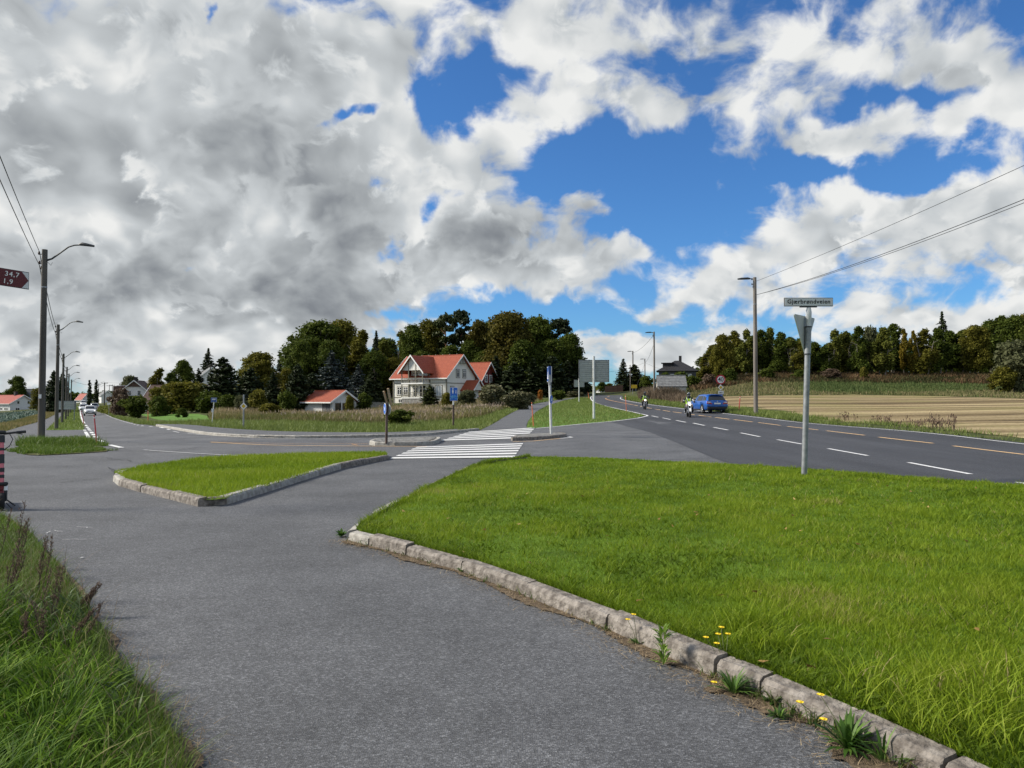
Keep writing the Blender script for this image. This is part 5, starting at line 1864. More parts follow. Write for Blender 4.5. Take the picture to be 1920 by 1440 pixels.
for (k, p_, d, ty, w), lab in zip(fill, FL):
    tree(k, p_, d, ty, w, 'half hidden dark ' + lab, 'wood_tree', 'half hidden trees filling the wood')

SH = [
    ('bush0', 256, 88, 744, 62, 'dense green bush by the far bend of the side road', 'bush'),
    ('redbush', 226, 108, 730, 52, 'dark purple brown shrub in front of the brown gabled house', 'shrub'),
    ('olivebush', 340, 92, 719, 110, 'large olive shrub in front of the long brown roof', 'shrub'),
    ('bush1', 392, 88, 735, 70, 'dark bush behind the blue bus stop sign', 'bush'),
    ('bush2', 300, 86, 745, 50, 'round bush left of the large olive shrub', 'bush'),
    ('olivebush', 372, 112, 722, 54, 'brownish shrub on the slope over the long brown roof', 'shrub'),
    ('bush1', 428, 84, 742, 52, 'green bush between the bus stop sign and the diamond sign', 'bush'),
    ('willow1', 452, 80, 742, 36, 'grey twiggy shrub left of the diamond sign', 'shrub'),
    ('olivebush', 484, 86, 733, 52, 'olive shrub right of the diamond sign', 'shrub'),
    ('bush0', 540, 92, 736, 44, 'dark bush left of the garage', 'bush'),
    ('olivebush', 300, 110, 728, 60, 'olive shrub hiding the left end of the long brown roof', 'shrub'),
    ('bush1', 372, 96, 738, 60, 'green shrub between the large olive shrub and the bus stop', 'shrub'),
    ('olivebush', 505, 74, 758, 60, 'spreading green herb thicket in the meadow right of the diamond sign', 'bush'),
    ('bramble', 840, 72, 764, 70, 'low thicket in the meadow left of the blue path sign', 'bramble'),
    ('bush2', 343, 74, 766, 26, 'small green shrub at the edge of the garden lawn', 'shrub'),
    ('bush0', 747, 47.5, 770, 72, 'dark bramble bush standing in the dry meadow', 'bush'),
    ('thuja', 806, 102, 723, 36, 'small yellowing cone shaped tree in front of the white house', 'conical_tree'),
    ('olivebush', 838, 96, 738, 34, 'low shrub between the cone shaped tree and the blue path sign', 'shrub'),
    ('bramble', 925, 92, 723, 120, 'long bramble mound hiding the foot of the red barn', 'bramble'),
    ('bramble', 970, 84, 735, 84, 'lower bramble mound nearest the cycle path', 'bramble'),
    ('willow1', 875, 100, 732, 50, 'greyish shrub under the porch of the white house', 'shrub'),
    ('bramble', 990, 104, 737, 50, 'dry bramble at the edge of the dark wood', 'bramble'),
    ('orangebush', 1013, 122, 731, 18, 'small orange autumn shrub by the cycle path', 'shrub'),
    ('bush1', 683, 112, 738, 40, 'dark bush between the garage and the white house', 'bush'),
    ('olivebush', 655, 106, 744, 26, 'low green bush at the right wall of the garage', 'bush'),
    ('bush0', 1049, 128, 733, 40, 'dark undergrowth bush at the wood edge by the path', 'bush'),
    ('bramble', 1075, 146, 734, 40, 'dark bramble where the cycle path leaves the wood', 'bramble'),
    ('spruce0', 1169, 200, 673, 36, 'lone spruce left of the thin lamp posts', 'spruce_tree'),
    ('thuja', 1190, 176, 684, 42, 'bushy conifer behind the yellow road sign', 'conifer'),
    ('bush0', 1212, 165, 706, 36, 'dark bush between the two lamp posts by the barn', 'bush'),
    ('broad1', 1129, 255, 716, 18, 'small far tree over the white cottage', 'leafy_tree'),
    ('olive0', 1143, 265, 719, 22, 'pale far tree above the brown fence', 'leafy_tree'),
    ('bush1', 1278, 136, 699, 46, 'dark bush at the right gable of the stone barn', 'bush'),
    ('bush2', 1248, 140, 700, 34, 'bush between the barn and the dark roofed house', 'bush'),
    ('bush0', 1300, 132, 706, 44, 'dark bush before the wood, above the motorcyclist', 'bush'),
    ('redbush', 1331, 128, 702, 44, 'reddish shrub left of the speed limit sign', 'shrub'),
    ('bramble', 1250, 112, 733, 50, 'dry brown bramble in front of the stone barn wall', 'bramble'),
    ('redbush', 1205, 120, 731, 30, 'rusty weeds behind the farther motorcyclist', 'shrub'),
    ('willow1', 1908, 114, 640, 110, 'large olive grey shrub at the edge of the stubble field', 'shrub'),
    ('willow0', 1885, 112, 690, 64, 'lower olive part of the shrubbery by the stubble', 'shrub'),
    ('olivebush', 1620, 140, 690, 22, 'yellow green sapling under the wood edge', 'shrub'),
    ('bush2', 1500, 142, 694, 40, 'low dark bush under the trees behind the street name post', 'bush'),
    ('bush0', 1440, 140, 692, 40, 'low bush under the trees right of the lamp post', 'bush'),
    ('redbush', 1560, 143, 692, 50, 'brown bramble under the wood right of the street name post', 'shrub'),
    ('bush1', 1370, 137, 692, 36, 'low bush under the trees right of the speed limit sign', 'bush'),
]
for k, p_, d, ty, w, lab, nm in SH:
    tree(k, p_, d, ty, w, lab, nm, cat='tree' if nm.endswith(('tree', 'conifer')) else ('shrub' if nm == 'shrub' else 'bush'), minh=.5)

# the wood beyond the stubble: its edge trees one by one
ANCH = [(1351, 'the speed limit sign'), (1417, 'the wooden lamp post'), (1513, 'the street name post'), (1768, 'the tall lone spruce')]
EDGE = [
    (1322, 668, 'olivebirch0', 28), (1336, 645, 'olivebirch1', 34), (1356, 628, 'olive0', 40), (1376, 619, 'olivebirch0', 38), (1398, 622, 'birch0', 34), (1425, 618, 'edge0', 36), (1446, 617, 'birch1', 34), (1464, 624, 'edge1', 36),
    (1484, 634, 'birch2', 32), (1505, 641, 'olivebirch1', 32), (1528, 640, 'edge0', 36), (1548, 648, 'edge1', 32), (1566, 619, 'birch0', 36), (1586, 622, 'birch2', 36), (1608, 612, 'edge1', 36), (1628, 616, 'willowtall', 44),
    (1654, 613, 'birch1', 38), (1676, 607, 'edge0', 38), (1696, 616, 'yellow0', 24), (1712, 621, 'yellow1', 22), (1736, 615, 'olivebirch0', 42), (1758, 617, 'edge1', 40), (1782, 620, 'edge0', 40), (1806, 618, 'birch2', 36),
    (1830, 612, 'olive1', 46), (1856, 600, 'broad2', 50), (1880, 596, 'edge1', 46), (1905, 592, 'broad0', 56), (1932, 588, 'olive0', 56), (1965, 592, 'edge0', 50),
]
ORD = ['first', 'second', 'third', 'fourth', 'fifth', 'sixth', 'seventh', 'eighth', 'ninth', 'tenth', 'eleventh', 'twelfth']
LOOK = {'birch': ('slender green birch', 'birch_tree'), 'yellow': ('small yellowing birch', 'birch_tree'), 'olivebirch': ('olive birch', 'birch_tree'), 'edge': ('thin stemmed dark tree', 'leafy_tree'), 'olive': ('broad olive tree', 'leafy_tree'), 'broad': ('broad dark tree', 'leafy_tree'), 'willowtall': ('grey green willow', 'willow_tree')}
PROTO['willowtall'] = (6, 7, PROTO['willow1'][2], PROTO['willow1'][3])
cnt = {}
for p_, ty, k, w in EDGE:
    a = max([c for c in ANCH if c[0] <= p_], default=None)
    if a is None:
        key, ph = 'l', 'left of the speed limit sign'
    else:
        key, ph = a[0], 'right of ' + a[1]
    cnt[key] = cnt.get(key, 0) + 1
    look, nm = LOOK[k.rstrip('0123456789')]
    tree(k, p_ + rnd.uniform(-2, 2), 150 + rnd.uniform(-4, 9), ty + rnd.uniform(-3, 3), w * 1.12, f'{look} at the wood edge, {ORD[cnt[key] - 1]} {ph}', nm, 'edge trees of the wood beyond the stubble')
tree('spruce1', 1768, 178, 586, 40, 'tall lone spruce rising above the wood beyond the stubble', 'spruce_tree')
cnt2 = {}
for i in range(26):
    p_ = 1335 + i * 24.5
    an = max([c for c in ANCH if c[0] <= p_], default=(0, 'the left end'))
    cnt2[an[0]] = cnt2.get(an[0], 0) + 1
    ph = f'{ORD[cnt2[an[0]] - 1]} right of {an[1]}' if an[0] else 'at its near end'
    tree(['edge0', 'broad1', 'birch1', 'edge1', 'broad0', 'olivebirch1'][i % 6], p_, 164 + rnd.uniform(0, 14), 640 + 10 * math.sin(i * 1.7) - (10 if i > 18 else 0) + (14 if i < 2 else 0), 46, f'half hidden tree set back in the wood, {ph}', 'wood_tree', 'half hidden trees of the wood beyond the stubble')

# scrub and young growth inside that wood
und = []
r_ = np.random.default_rng(77)
for i in range(150):
    p_ = 1312 + i * 4.6
    d_ = r_.uniform(160, 186)
    g = at_ground(p_, d_)
    h_ = r_.uniform(2.2, 4.6)
    und.append((g.x, g.y, g.z + h_ * .45, 2.6, 2.2, h_ * .55))
link('wood_undergrowth', crown_from_lobes('wood_undergrowth', und, 26000, .6, M['leaf_oak'], 78, .3), kind='stuff')
# far hills' woods on the horizon, one mass each
def far_wood(name, x0, x1, d, top, n_, seed, mat):
    r = np.random.default_rng(seed)
    lob = []
    for i in range(n_):
        p_ = x0 + (x1 - x0) * (i + r.uniform(0, 1)) / n_
        dd = d * r.uniform(.95, 1.12)
        g = at_ground(p_, dd)
        h = max(3, AT(p_, top + r.normal(0, 2.0), dd).z - g.z)
        s = h * .5
        lob.append((g.x, g.y, g.z + h * .5, max(3, h * .45), max(3, h * .45), s))
    link(name, crown_from_lobes(name, lob, n_ * 260, d * .0042, mat, seed, .5), kind='stuff')['label'] = 'dark wood along the horizon'


far_wood('distant_wood', -60, 330, 430, 737, 60, 300, M['leaf_oak'])
far_wood('distant_wood', 1090, 1260, 300, 727, 26, 301, M['leaf_birch'])
far_wood('distant_wood', -120, 60, 330, 738, 20, 302, M['leaf_oak'])

# ================================================================== BUILDINGS
def tile_mat(name, c1, c2, scale=4.0):
    return MAT(name, c1, .75, rgb2=c2, vscale=scale, bump=.3, bscale=14, detail=6)


def board_mat(name, rgb, pitch=.22, dark=.72):
    """vertical cladding boards: shallow grooves"""
    m, nt, p, n = node_mat(name)
    L = nt.links.new
    tc = n('ShaderNodeTexCoord')
    w = n('ShaderNodeTexWave', wave_type='BANDS', bands_direction='DIAGONAL', wave_profile='SAW')
    w.inputs['Scale'].default_value = 1 / pitch / 3.2
    mp = n('ShaderNodeMapping'); mp.inputs['Scale'].default_value = (1, 1, 0)
    L(tc.outputs['Object'], mp.inputs[0]); L(mp.outputs[0], w.inputs['Vector'])
    r = n('ShaderNodeValToRGB')
    e = r.color_ramp.elements
    e[0].position, e[0].color = .0, (*[c * dark for c in rgb], 1)
    e[1].position, e[1].color = .16, (*rgb, 1)
    L(w.outputs[0], r.inputs[0]); L(r.outputs[0], p.inputs['Base Color'])
    b = n('ShaderNodeBump'); b.inputs['Distance'].default_value = .03; b.inputs['Strength'].default_value = .5
    L(w.outputs[0], b.inputs['Height']); L(b.outputs[0], p.inputs['Normal'])
    p.inputs['Roughness'].default_value = .6
    return m


M['tile_red'] = tile_mat('red clay tiles', (.24, .048, .020), (.33, .078, .034))
M['tile_dull'] = tile_mat('dull red tiles', (.30, .07, .05), (.38, .10, .07))
M['tile_brown'] = tile_mat('brown tiles', (.075, .042, .030), (.12, .07, .05))
M['tile_black'] = tile_mat('black tiles', (.018, .018, .020), (.035, .035, .038))
M['slate'] = tile_mat('grey slates', (.125, .128, .13), (.21, .215, .215), 3)
M['slate_dark'] = tile_mat('dark slates', (.07, .08, .09), (.11, .12, .13), 3)
M['board_white'] = board_mat('cream boards', (.74, .73, .67))
M['board_plain'] = MAT('white painted wall', (.70, .70, .68), .7, var=.05)
M['board_red'] = board_mat('red boards', (.16, .018, .014))
M['board_dark'] = board_mat('charcoal boards', (.05, .052, .055))
M['trim_white'] = MAT('white trim paint', (.78, .78, .75), .5)
M['trim_olive'] = MAT('grey olive trim paint', (.17, .16, .12), .6)
M['glass'] = MAT('window glass', (.02, .024, .03), .06, spec=.9)
M['curtain_glass'] = MAT('curtained window glass', (.36, .40, .44), .12, spec=.7)
M['stonewall'] = MAT('grey foundation stone', (.17, .165, .155), .95, rgb2=(.28, .27, .255), vscale=3, bump=.5, bscale=10)
M['barnwall'] = MAT('limewashed stone', (.34, .33, .30), .95, rgb2=(.52, .51, .48), vscale=2, bump=.5, bscale=8)
M['yellow_wall'] = MAT('yellow wall paint', (.52, .40, .22), .7)
M['chimney'] = MAT('dark chimney', (.03, .028, .028), .8)


def pitch_pts(L_, W_, eave, ridge, over, hip=0.0):
    return eave, ridge


class House:
    def __init__(s, name, label, loc, rz, L_, W_, eave, ridge, wall, roof, over=.45, trim=None, base=None, rows=.36, cat='house', halfhip=0.0, hip=False):
        s.root = thing(name, label, cat, loc, rz)
        s.L, s.W, s.e, s.r, s.o = L_, W_, eave, ridge, over
        s.k = (ridge - eave) / (W_ / 2)
        x, y = L_ / 2, W_ / 2
        dn = -1.5
        w = MB()
        if hip:
            w.box((0, 0, (eave + dn) / 2), (L_, W_, eave - dn))
        else:
            w.prism([(-y, dn), (y, dn), (y, eave), (0, ridge), (-y, eave)], (-x, 0, 0), (0, 1, 0), (0, 0, 1), (L_, 0, 0))
        w.build('wall', wall, s.root)
        if hip:
            s.hip_roof(roof, trim)
        else:
            s.gable_roof(roof, trim, rows)
        if base:
            b = MB()
            b.box((0, 0, (base[0] + dn) / 2), (L_ + .06, W_ + .06, base[0] - dn))
            b.build('foundation', base[1], s.root)

    def gable_roof(s, roof, trim, rows):
        x, y, o = s.L / 2 + s.o, s.W / 2 + s.o, .10
        ze = s.e - s.k * s.o
        n_ = max(4, int(math.hypot(y, s.r - ze) / rows))
        R_ = MB()
        for sg in (-1, 1):
            for i in range(n_):
                t0, t1 = i / n_, (i + 1) / n_
                y0, y1 = sg * y * (1 - t0), sg * y * (1 - t1)
                z0, z1 = ze + (s.r - ze) * t0 + o + .045, ze + (s.r - ze) * t1 + o
                R_.add([(-x, y0, z0), (x, y0, z0), (x, y1, z1), (-x, y1, z1), (-x, y0, z0 - .06), (x, y0, z0 - .06)], [(0, 1, 2, 3), (0, 4, 5, 1)])
            R_.add([(-x, sg * y, ze - .02), (x, sg * y, ze - .02), (x, 0, s.r - .02), (-x, 0, s.r - .02)], [(0, 1, 2, 3)])
            for ex in (-x, x):
                R_.add([(ex, sg * y, ze - .02), (ex, sg * y, ze + o + .045), (ex, 0, s.r + o), (ex, 0, s.r - .02)], [(0, 1, 2, 3)])
        R_.build('roof', roof, s.root)
        MB().box((0, 0, s.r + o + .03), (2 * x, .22, .12)).build('ridge_cap', roof, s.root)
        if trim:
            for ex in (-1, 1):
                for sg in (-1, 1):
                    b = MB()
                    xx = ex * (x + .03)
                    h_ = .26
                    b.add([(xx, sg * y, ze - .10), (xx, 0, s.r - .10), (xx, 0, s.r + h_ - .08), (xx, sg * y, ze + h_ - .08), (xx + ex * .04, sg * y, ze - .10), (xx + ex * .04, 0, s.r - .10), (xx + ex * .04, 0, s.r + h_ - .08), (xx + ex * .04, sg * y, ze + h_ - .08)],
                          [(0, 1, 2, 3), (4, 5, 6, 7), (0, 1, 5, 4), (2, 3, 7, 6), (0, 3, 7, 4), (1, 2, 6, 5)])
                    b.build('bargeboard', trim, s.root)
            for sg in (-1, 1):
                MB().box((0, sg * (y + .03), ze + .02), (2 * x, .08, .18)).build('gutter_board', trim, s.root)

    def hip_roof(s, roof, trim):
        x, y, o = s.L / 2 + s.o, s.W / 2 + s.o, .08
        ze = s.e - .1
        rx = max(.2, x - y)
        n_ = 12
        R_ = MB()
        for i in range(n_):
            t0, t1 = i / n_, (i + 1) / n_
            def ring(t, lift):
                return [(-(x + (rx - x) * t), -y * (1 - t), ze + (s.r - ze) * t + lift), ((x + (rx - x) * t), -y * (1 - t), ze + (s.r - ze) * t + lift), ((x + (rx - x) * t), y * (1 - t), ze + (s.r - ze) * t + lift), (-(x + (rx - x) * t), y * (1 - t), ze + (s.r - ze) * t + lift)]
            a, b = ring(t0, .05), ring(t1, 0)
            c = [(p[0], p[1], p[2] - .06) for p in a]
            R_.add(a + b + c, [(j, (j + 1) % 4, 4 + (j + 1) % 4, 4 + j) for j in range(4)] + [(j, 8 + j, 8 + (j + 1) % 4, (j + 1) % 4) for j in range(4)])
        R_.add([(-x, -y, ze - .05), (x, -y, ze - .05), (x, y, ze - .05), (-x, y, ze - .05)], [(0, 1, 2, 3)])
        R_.build('roof', roof, s.root)

    def face(s, f):
        x, y = s.L / 2, s.W / 2
        return {'front': (Vector((0, -y, 0)), Vector((1, 0, 0)), Vector((0, -1, 0))), 'right': (Vector((x, 0, 0)), Vector((0, 1, 0)), Vector((1, 0, 0))),
                'left': (Vector((-x, 0, 0)), Vector((0, -1, 0)), Vector((-1, 0, 0))), 'back': (Vector((0, y, 0)), Vector((-1, 0, 0)), Vector((0, 1, 0)))}[f]

    def window(s, f, a, z, w, h, nx=2, ny=2, trim=None, glass=None, name='window', at=None, casing=None):
        o, ax, nn = at or s.face(f)
        up = Vector((0, 0, 1))
        trim = trim or M['trim_white']
        c = o + ax * a + up * z
        fr = MB()
        t = .085

        def bar(u0, u1, v0, v1, p0=.0, p1=.06):
            fr.prism([(u0, v0), (u1, v0), (u1, v1), (u0, v1)], c + nn * p0, ax, up, nn * (p1 - p0))
        bar(-w / 2, -w / 2 + t, 0, h); bar(w / 2 - t, w / 2, 0, h)
        bar(-w / 2 + t, w / 2 - t, 0, t); bar(-w / 2 + t, w / 2 - t, h - t, h)
        for i in range(1, nx):
            u = -w / 2 + w * i / nx
            bar(u - t / 2, u + t / 2, t, h - t, .0, .055)
        for j in range(1, ny):
            v = h * (1 - (ny - j) / ny * (.62 if ny == 2 else 1)) if ny == 2 else h * j / ny
            bar(-w / 2 + t, w / 2 - t, v - .03, v + .03, .0, .05)
        wo = fr.build(name, trim, s.root)
        g = MB()
        g.prism([(-w / 2 + .02, .02), (w / 2 - .02, .02), (w / 2 - .02, h - .02), (-w / 2 + .02, h - .02)], c + nn * .008, ax, up, nn * .012)
        g.build('pane', glass or M['glass'], wo)
        if casing:
            q = MB()
            k = .13
            for (u0, u1, v0, v1) in ((-w / 2 - k, -w / 2, -k, h + k), (w / 2, w / 2 + k, -k, h + k), (-w / 2, w / 2, -k, 0), (-w / 2, w / 2, h, h + k)):
                q.prism([(u0, v0), (u1, v0), (u1, v1), (u0, v1)], c, ax, up, nn * .045)
            q.build('casing', casing, wo)
        return wo

    def chimney(s, x, y=0.0, w=.7, h=1.1, mat=None):
        z = s.r - abs(y) * s.k
        MB().box((x, y, z + h / 2 - .3), (w, w, h + .6)).box((x, y, z + h), (w + .12, w + .12, .12)).build('chimney', mat or M['chimney'], s.root)


def corner_loc(px_, d, rz, lx, ly, z):
    u = (px_ - 960) / F
    c = Vector((u * d, d))
    c -= Vector((lx * math.cos(rz) - ly * math.sin(rz), lx * math.sin(rz) + ly * math.cos(rz)))
    return (c.x, c.y, z)


# ---- the white house with the balcony gable
rz = R(-32.6)
hl = corner_loc(837, 133, rz, 6, -4.25, 1.05)
H1 = House('white_house', 'cream white wooden house with orange red tiles and a two storey balcony', hl, rz, 12, 8.5, 4.75, 8.5, M['board_white'], M['tile_red'], .55, M['trim_white'])
tr = M['trim_olive']
r0 = H1.root
# corner boards and belt courses
for (x_, y_) in ((-6, -4.25), (6, -4.25), (6, 4.25), (-6, 4.25)):
    MB().box((x_, y_, 2.0), (.2, .2, 5.2)).build('corner_board', tr, r0)
for f, ln in (('front', 12), ('right', 8.5), ('left', 8.5)):
    o, ax, nn = H1.face(f)
    for z_ in (.95, 3.45):
        MB().prism([(-ln / 2, 0), (ln / 2, 0), (ln / 2, .13), (-ln / 2, .13)], o + Vector((0, 0, z_)), ax, (0, 0, 1), nn * .05).build('belt_course', tr, r0)
for a, nx in ((-4.6, 2), (-3.1, 2), (3.0, 2)):
    H1.window('front', a, 1.45, 1.05, 1.45, nx, 2, casing=tr)
H1.window('front', 4.35, 1.30, 1.35, 1.75, 2, 1, glass=M['curtain_glass'], casing=tr)
H1.window('front', -4.4, .05, .9, .7, 2, 1)
for a in (-.95, .95):
    H1.window('right', a, 4.55, .9, 1.35, 2, 2, casing=tr)
H1.window('right', -2.6, 1.5, .9, 1.4, 2, 2, casing=tr)
# gable truss ornament
o, ax, nn = H1.face('right')
g = MB()
for q in ([(-1.1, 7.0), (1.1, 7.0), (1.1, 7.12), (-1.1, 7.12)], [(-.07, 6.9), (.07, 6.9), (.07, 8.3), (-.07, 8.3)], [(-.9, 7.1), (-.78, 7.1), (0, 8.1), (0, 8.25)], [(.9, 7.1), (.78, 7.1), (0, 8.1), (0, 8.25)]):
    g.prism(q, o + nn * .35, ax, (0, 0, 1), nn * .1)
g.build('gable_truss', tr, r0)
# balcony block: stone base, two decks, posts, railings, gabled roof
bw, bd = 4.7, 2.0
yf = -4.25
b = MB().box((0, yf - bd / 2, -.2), (bw, bd, 2.0)); b.build('stone_base', M['stonewall'], r0)
for z_ in (.92, 3.45):
    MB().box((0, yf - bd / 2, z_), (bw + .2, bd + .2, .2)).build('balcony_deck', M['trim_white'], r0)
    rl = MB()
    rl.box((0, yf - bd, z_ + .95), (bw, .07, .08))
    rl.box((-bw / 2, yf - bd / 2, z_ + .95), (.07, bd, .08)); rl.box((bw / 2, yf - bd / 2, z_ + .95), (.07, bd, .08))
    for i in range(24):
        rl.box((-bw / 2 + bw * (i + .5) / 24, yf - bd, z_ + .52), (.035, .03, .85))
    for i in range(9):
        for sx in (-1, 1):
            rl.box((sx * bw / 2, yf - bd + bd * (i + .5) / 9, z_ + .52), (.03, .035, .85))
    rl.build('railing', tr, r0)
for i in range(4):
    xx = -bw / 2 + bw * i / 3
    MB().box((xx, yf - bd, 3.35), (.15, .15, 4.9)).build('balcony_post', tr, r0)
for sx in (-1, 1):
    MB().box((sx * bw / 2, yf - .08, 3.35), (.15, .15, 4.9)).build('balcony_post', tr, r0)
ge, gr_ = 5.75, 8.3
# upper room wall under the gable roof
w_ = MB()
w_.prism([(-bw / 2 + .5, 3.5), (bw / 2 - .5, 3.5), (bw / 2 - .5, ge), (-bw / 2 + .5, ge)], (0, yf + .02, 0), (1, 0, 0), (0, 0, 1), (0, 3.0, 0))
w_.build('dormer_wall', M['board_white'], r0)
g_ = MB()
g_.prism([(-bw / 2, ge), (bw / 2, ge), (0, gr_ - .05)], (0, yf - bd, 0), (1, 0, 0), (0, 0, 1), (0, .12, 0))
g_.build('gable_cladding', M['board_white'], r0)
for xx in (-.8, .8):
    MB().box((xx, yf - bd - .03, ge + .75), (.12, .06, 1.6)).build('gable_stud', tr, r0)
gb = MB()
xo, sl = bw / 2 + .55, (gr_ - ge) / (bw / 2)
ze = gr_ - sl * xo
for sg in (-1, 1):
    for i in range(9):
        t0, t1 = i / 9, (i + 1) / 9
        yb0, yb1 = 0.0, 0.0
        def yback(z):
            return max(yf, yf + (z - H1.e) / H1.k) + .15
        z0, z1 = ze + (gr_ - ze) * t0, ze + (gr_ - ze) * t1
        gb.add([(sg * xo * (1 - t0), yf - bd - .5, z0 + .13), (sg * xo * (1 - t0), yback(z0) + .2, z0 + .13), (sg * xo * (1 - t1), yback(z1) + .2, z1 + .09), (sg * xo * (1 - t1), yf - bd - .5, z1 + .09), (sg * xo * (1 - t0), yf - bd - .5, z0 + .04), (sg * xo * (1 - t0), yback(z0) + .2, z0 + .04)], [(0, 1, 2, 3), (0, 4, 5, 1)])
    gb.add([(sg * xo, yf - bd - .5, ze), (sg * xo, yback(ze), ze), (0, yback(gr_), gr_), (0, yf - bd - .5, gr_)], [(0, 1, 2, 3)])
gb.build('gable_roof', M['tile_red'], r0)
for sg in (-1, 1):
    bb = MB()
    bb.prism([(sg * xo, ze - .14), (0, gr_ - .14), (0, gr_ + .18), (sg * xo, ze + .16)], (0, yf - bd - .5, 0), (1, 0, 0), (0, 0, 1), (0, -.06, 0))
    bb.build('bargeboard', M['trim_white'], r0)
H1.window('front', -.9, 1.1, 1.0, 1.75, 2, 2, casing=tr)
H1.window('front', .75, 1.05, 1.5, 2.1, 2, 2, name='balcony_door')
H1.window('front', 2.0, 1.4, .7, 1.4, 1, 2)
at2 = (Vector((0, yf + .01, 0)), Vector((1, 0, 0)), Vector((0, -1, 0)))
H1.window('front', -1.0, 3.7, .9, 1.5, 2, 2, at=at2, casing=tr)
H1.window('front', .65, 3.6, 1.3, 1.85, 2, 2, name='balcony_door', at=at2, glass=M['curtain_glass'])
H1.window('front', 1.6, 3.85, .5, 1.4, 1, 2, at=at2, glass=M['curtain_glass'])
# entrance porch on the gable side
pw, pd_ = 3.0, 2.6
px0 = 6 + pd_
p_ = MB()
for t_ in ((-1, .3), (1, .3)):
    pass
yc = 1.6
pe, pr = 2.6, 4.1
for sg in (-1, 1):
    p_.add([(6.02, yc + sg * (pw / 2 + .4), pe - .35), (px0 + .4, yc + sg * (pw / 2 + .4), pe - .35), (px0 + .4, yc, pr), (6.02, yc, pr), (6.02, yc + sg * (pw / 2 + .4), pe - .5), (px0 + .4, yc + sg * (pw / 2 + .4), pe - .5), (px0 + .4, yc, pr - .15), (6.02, yc, pr - .15)], [(0, 1, 2, 3), (4, 5, 6, 7), (0, 1, 5, 4), (1, 2, 6, 5)])
p_.build('porch_roof', M['tile_red'], r0)
g_ = MB().prism([(-pw / 2, pe - .3), (pw / 2, pe - .3), (0, pr - .2)], (px0, yc, 0), (0, 1, 0), (0, 0, 1), (.08, 0, 0))
g_.build('porch_gable', M['board_white'], r0)
for sg in (-1, 1):
    MB().prism([(sg * (pw / 2 + .45), pe - .56), (0, pr - .1), (0, pr + .16), (sg * (pw / 2 + .45), pe - .28)], (px0 + .42, yc, 0), (0, 1, 0), (0, 0, 1), (.06, 0, 0)).build('bargeboard', M['trim_white'], r0)
    MB().box((px0 - .1, yc + sg * pw / 2, 1.0), (.16, .16, 2.6)).build('porch_post', M['trim_white'], r0)
MB().box((6 + pd_ / 2 - .4, yc, .9), (pd_ - .9, pw - .3, 2.7)).build('porch_wall', M['board_white'], r0)
for i in range(7):
    MB().box((-4.5 + i * 1.6, .0, 8.5 + .22), (.14, .14, .2)).build('roof_hook', M['trim_olive'], r0)

# ---- red barn house behind it
rz = R(-27)
H2 = House('red_house', 'dark red wooden house with white bargeboards behind the white house', corner_loc(899, 150, rz, 6.0, -3.6, 1.5), rz, 12, 7.2, 3.9, 7.5, M['board_red'], M['tile_red'], .6, M['trim_white'])
for a in (-.9, .95):
    H2.window('right', a, 3.7, .95, 1.3, 2, 2, casing=M['trim_white'])
H2.window('right', .1, 1.2, 1.0, 1.3, 2, 2, casing=M['trim_white'])

# ---- garage with the red roof
rz = R(-34)
H3 = House('garage', 'low white garage with a red tiled roof and a covered corner', corner_loc(618, 108, rz, 2.4, -2.35, -.8), rz, 5.4, 4.7, 2.3, 3.65, M['board_plain'], M['tile_red'], .5, M['trim_white'], cat='garage')
H3.window('front', 1.35, .7, .8, 1.25, 1, 1, trim=M['slate'], glass=M['slate'], name='hatch')
H3.window('front', 2.1, .0, .9, 2.1, 1, 1, trim=M['slate_dark'], glass=M['slate_dark'], name='side_opening')
H3.window('right', .2, -.2, 3.6, 2.2, 1, 1, trim=M['trim_olive'], glass=M['glass'], name='carport_opening')
for a in (-2.2, -.5, 1.2, 2.2):
    MB().box((2.85, a, .9), (.14, .14, 2.5)).build('post', M['trim_white'], H3.root)

# ---- left: farmhouse, slate roofed house
rz = R(38)
H4 = House('farmhouse', 'white farmhouse with a red roof and black chimney beside the cabbage field', corner_loc(19, 245, R(-26), 7.5, -4.2, -2.3), R(-26), 15, 8.4, 2.9, 5.4, M['board_plain'], M['tile_dull'], .5, M['trim_white'])
for a, z_ in ((-1.6, 2.6), (1.7, 2.6)):
    H4.window('right', a, z_, .9, 1.1, 1, 2)
H4.window('right', -1.8, .3, 1.3, 1.1, 2, 1)
H4.window('right', 2.3, .9, .9, .5, 1, 1)
for a in (5.5, 2.5, -1):
    H4.window('front', a, .7, 2.0, .7, 3, 1)
H4.chimney(3.5, 0, .8, 1.2)
H5 = House('slate_roofed_house', 'white house with a dark slate roof behind the farmhouse', corner_loc(36, 285, R(25), -6, -4, -2), R(25), 11, 8.5, 4.6, 7.6, M['board_plain'], M['slate_dark'], .5, M['trim_white'])
H5.window('left', 0, 4.6, 1, 1.2, 2, 2)
H5.window('front', -2, 1.6, 1.2, 1.3, 2, 2)
MB().box((6.8, -3.5, 1.4), (4.5, 4, 3.2)).build('annex', M['board_plain'], H5.root)

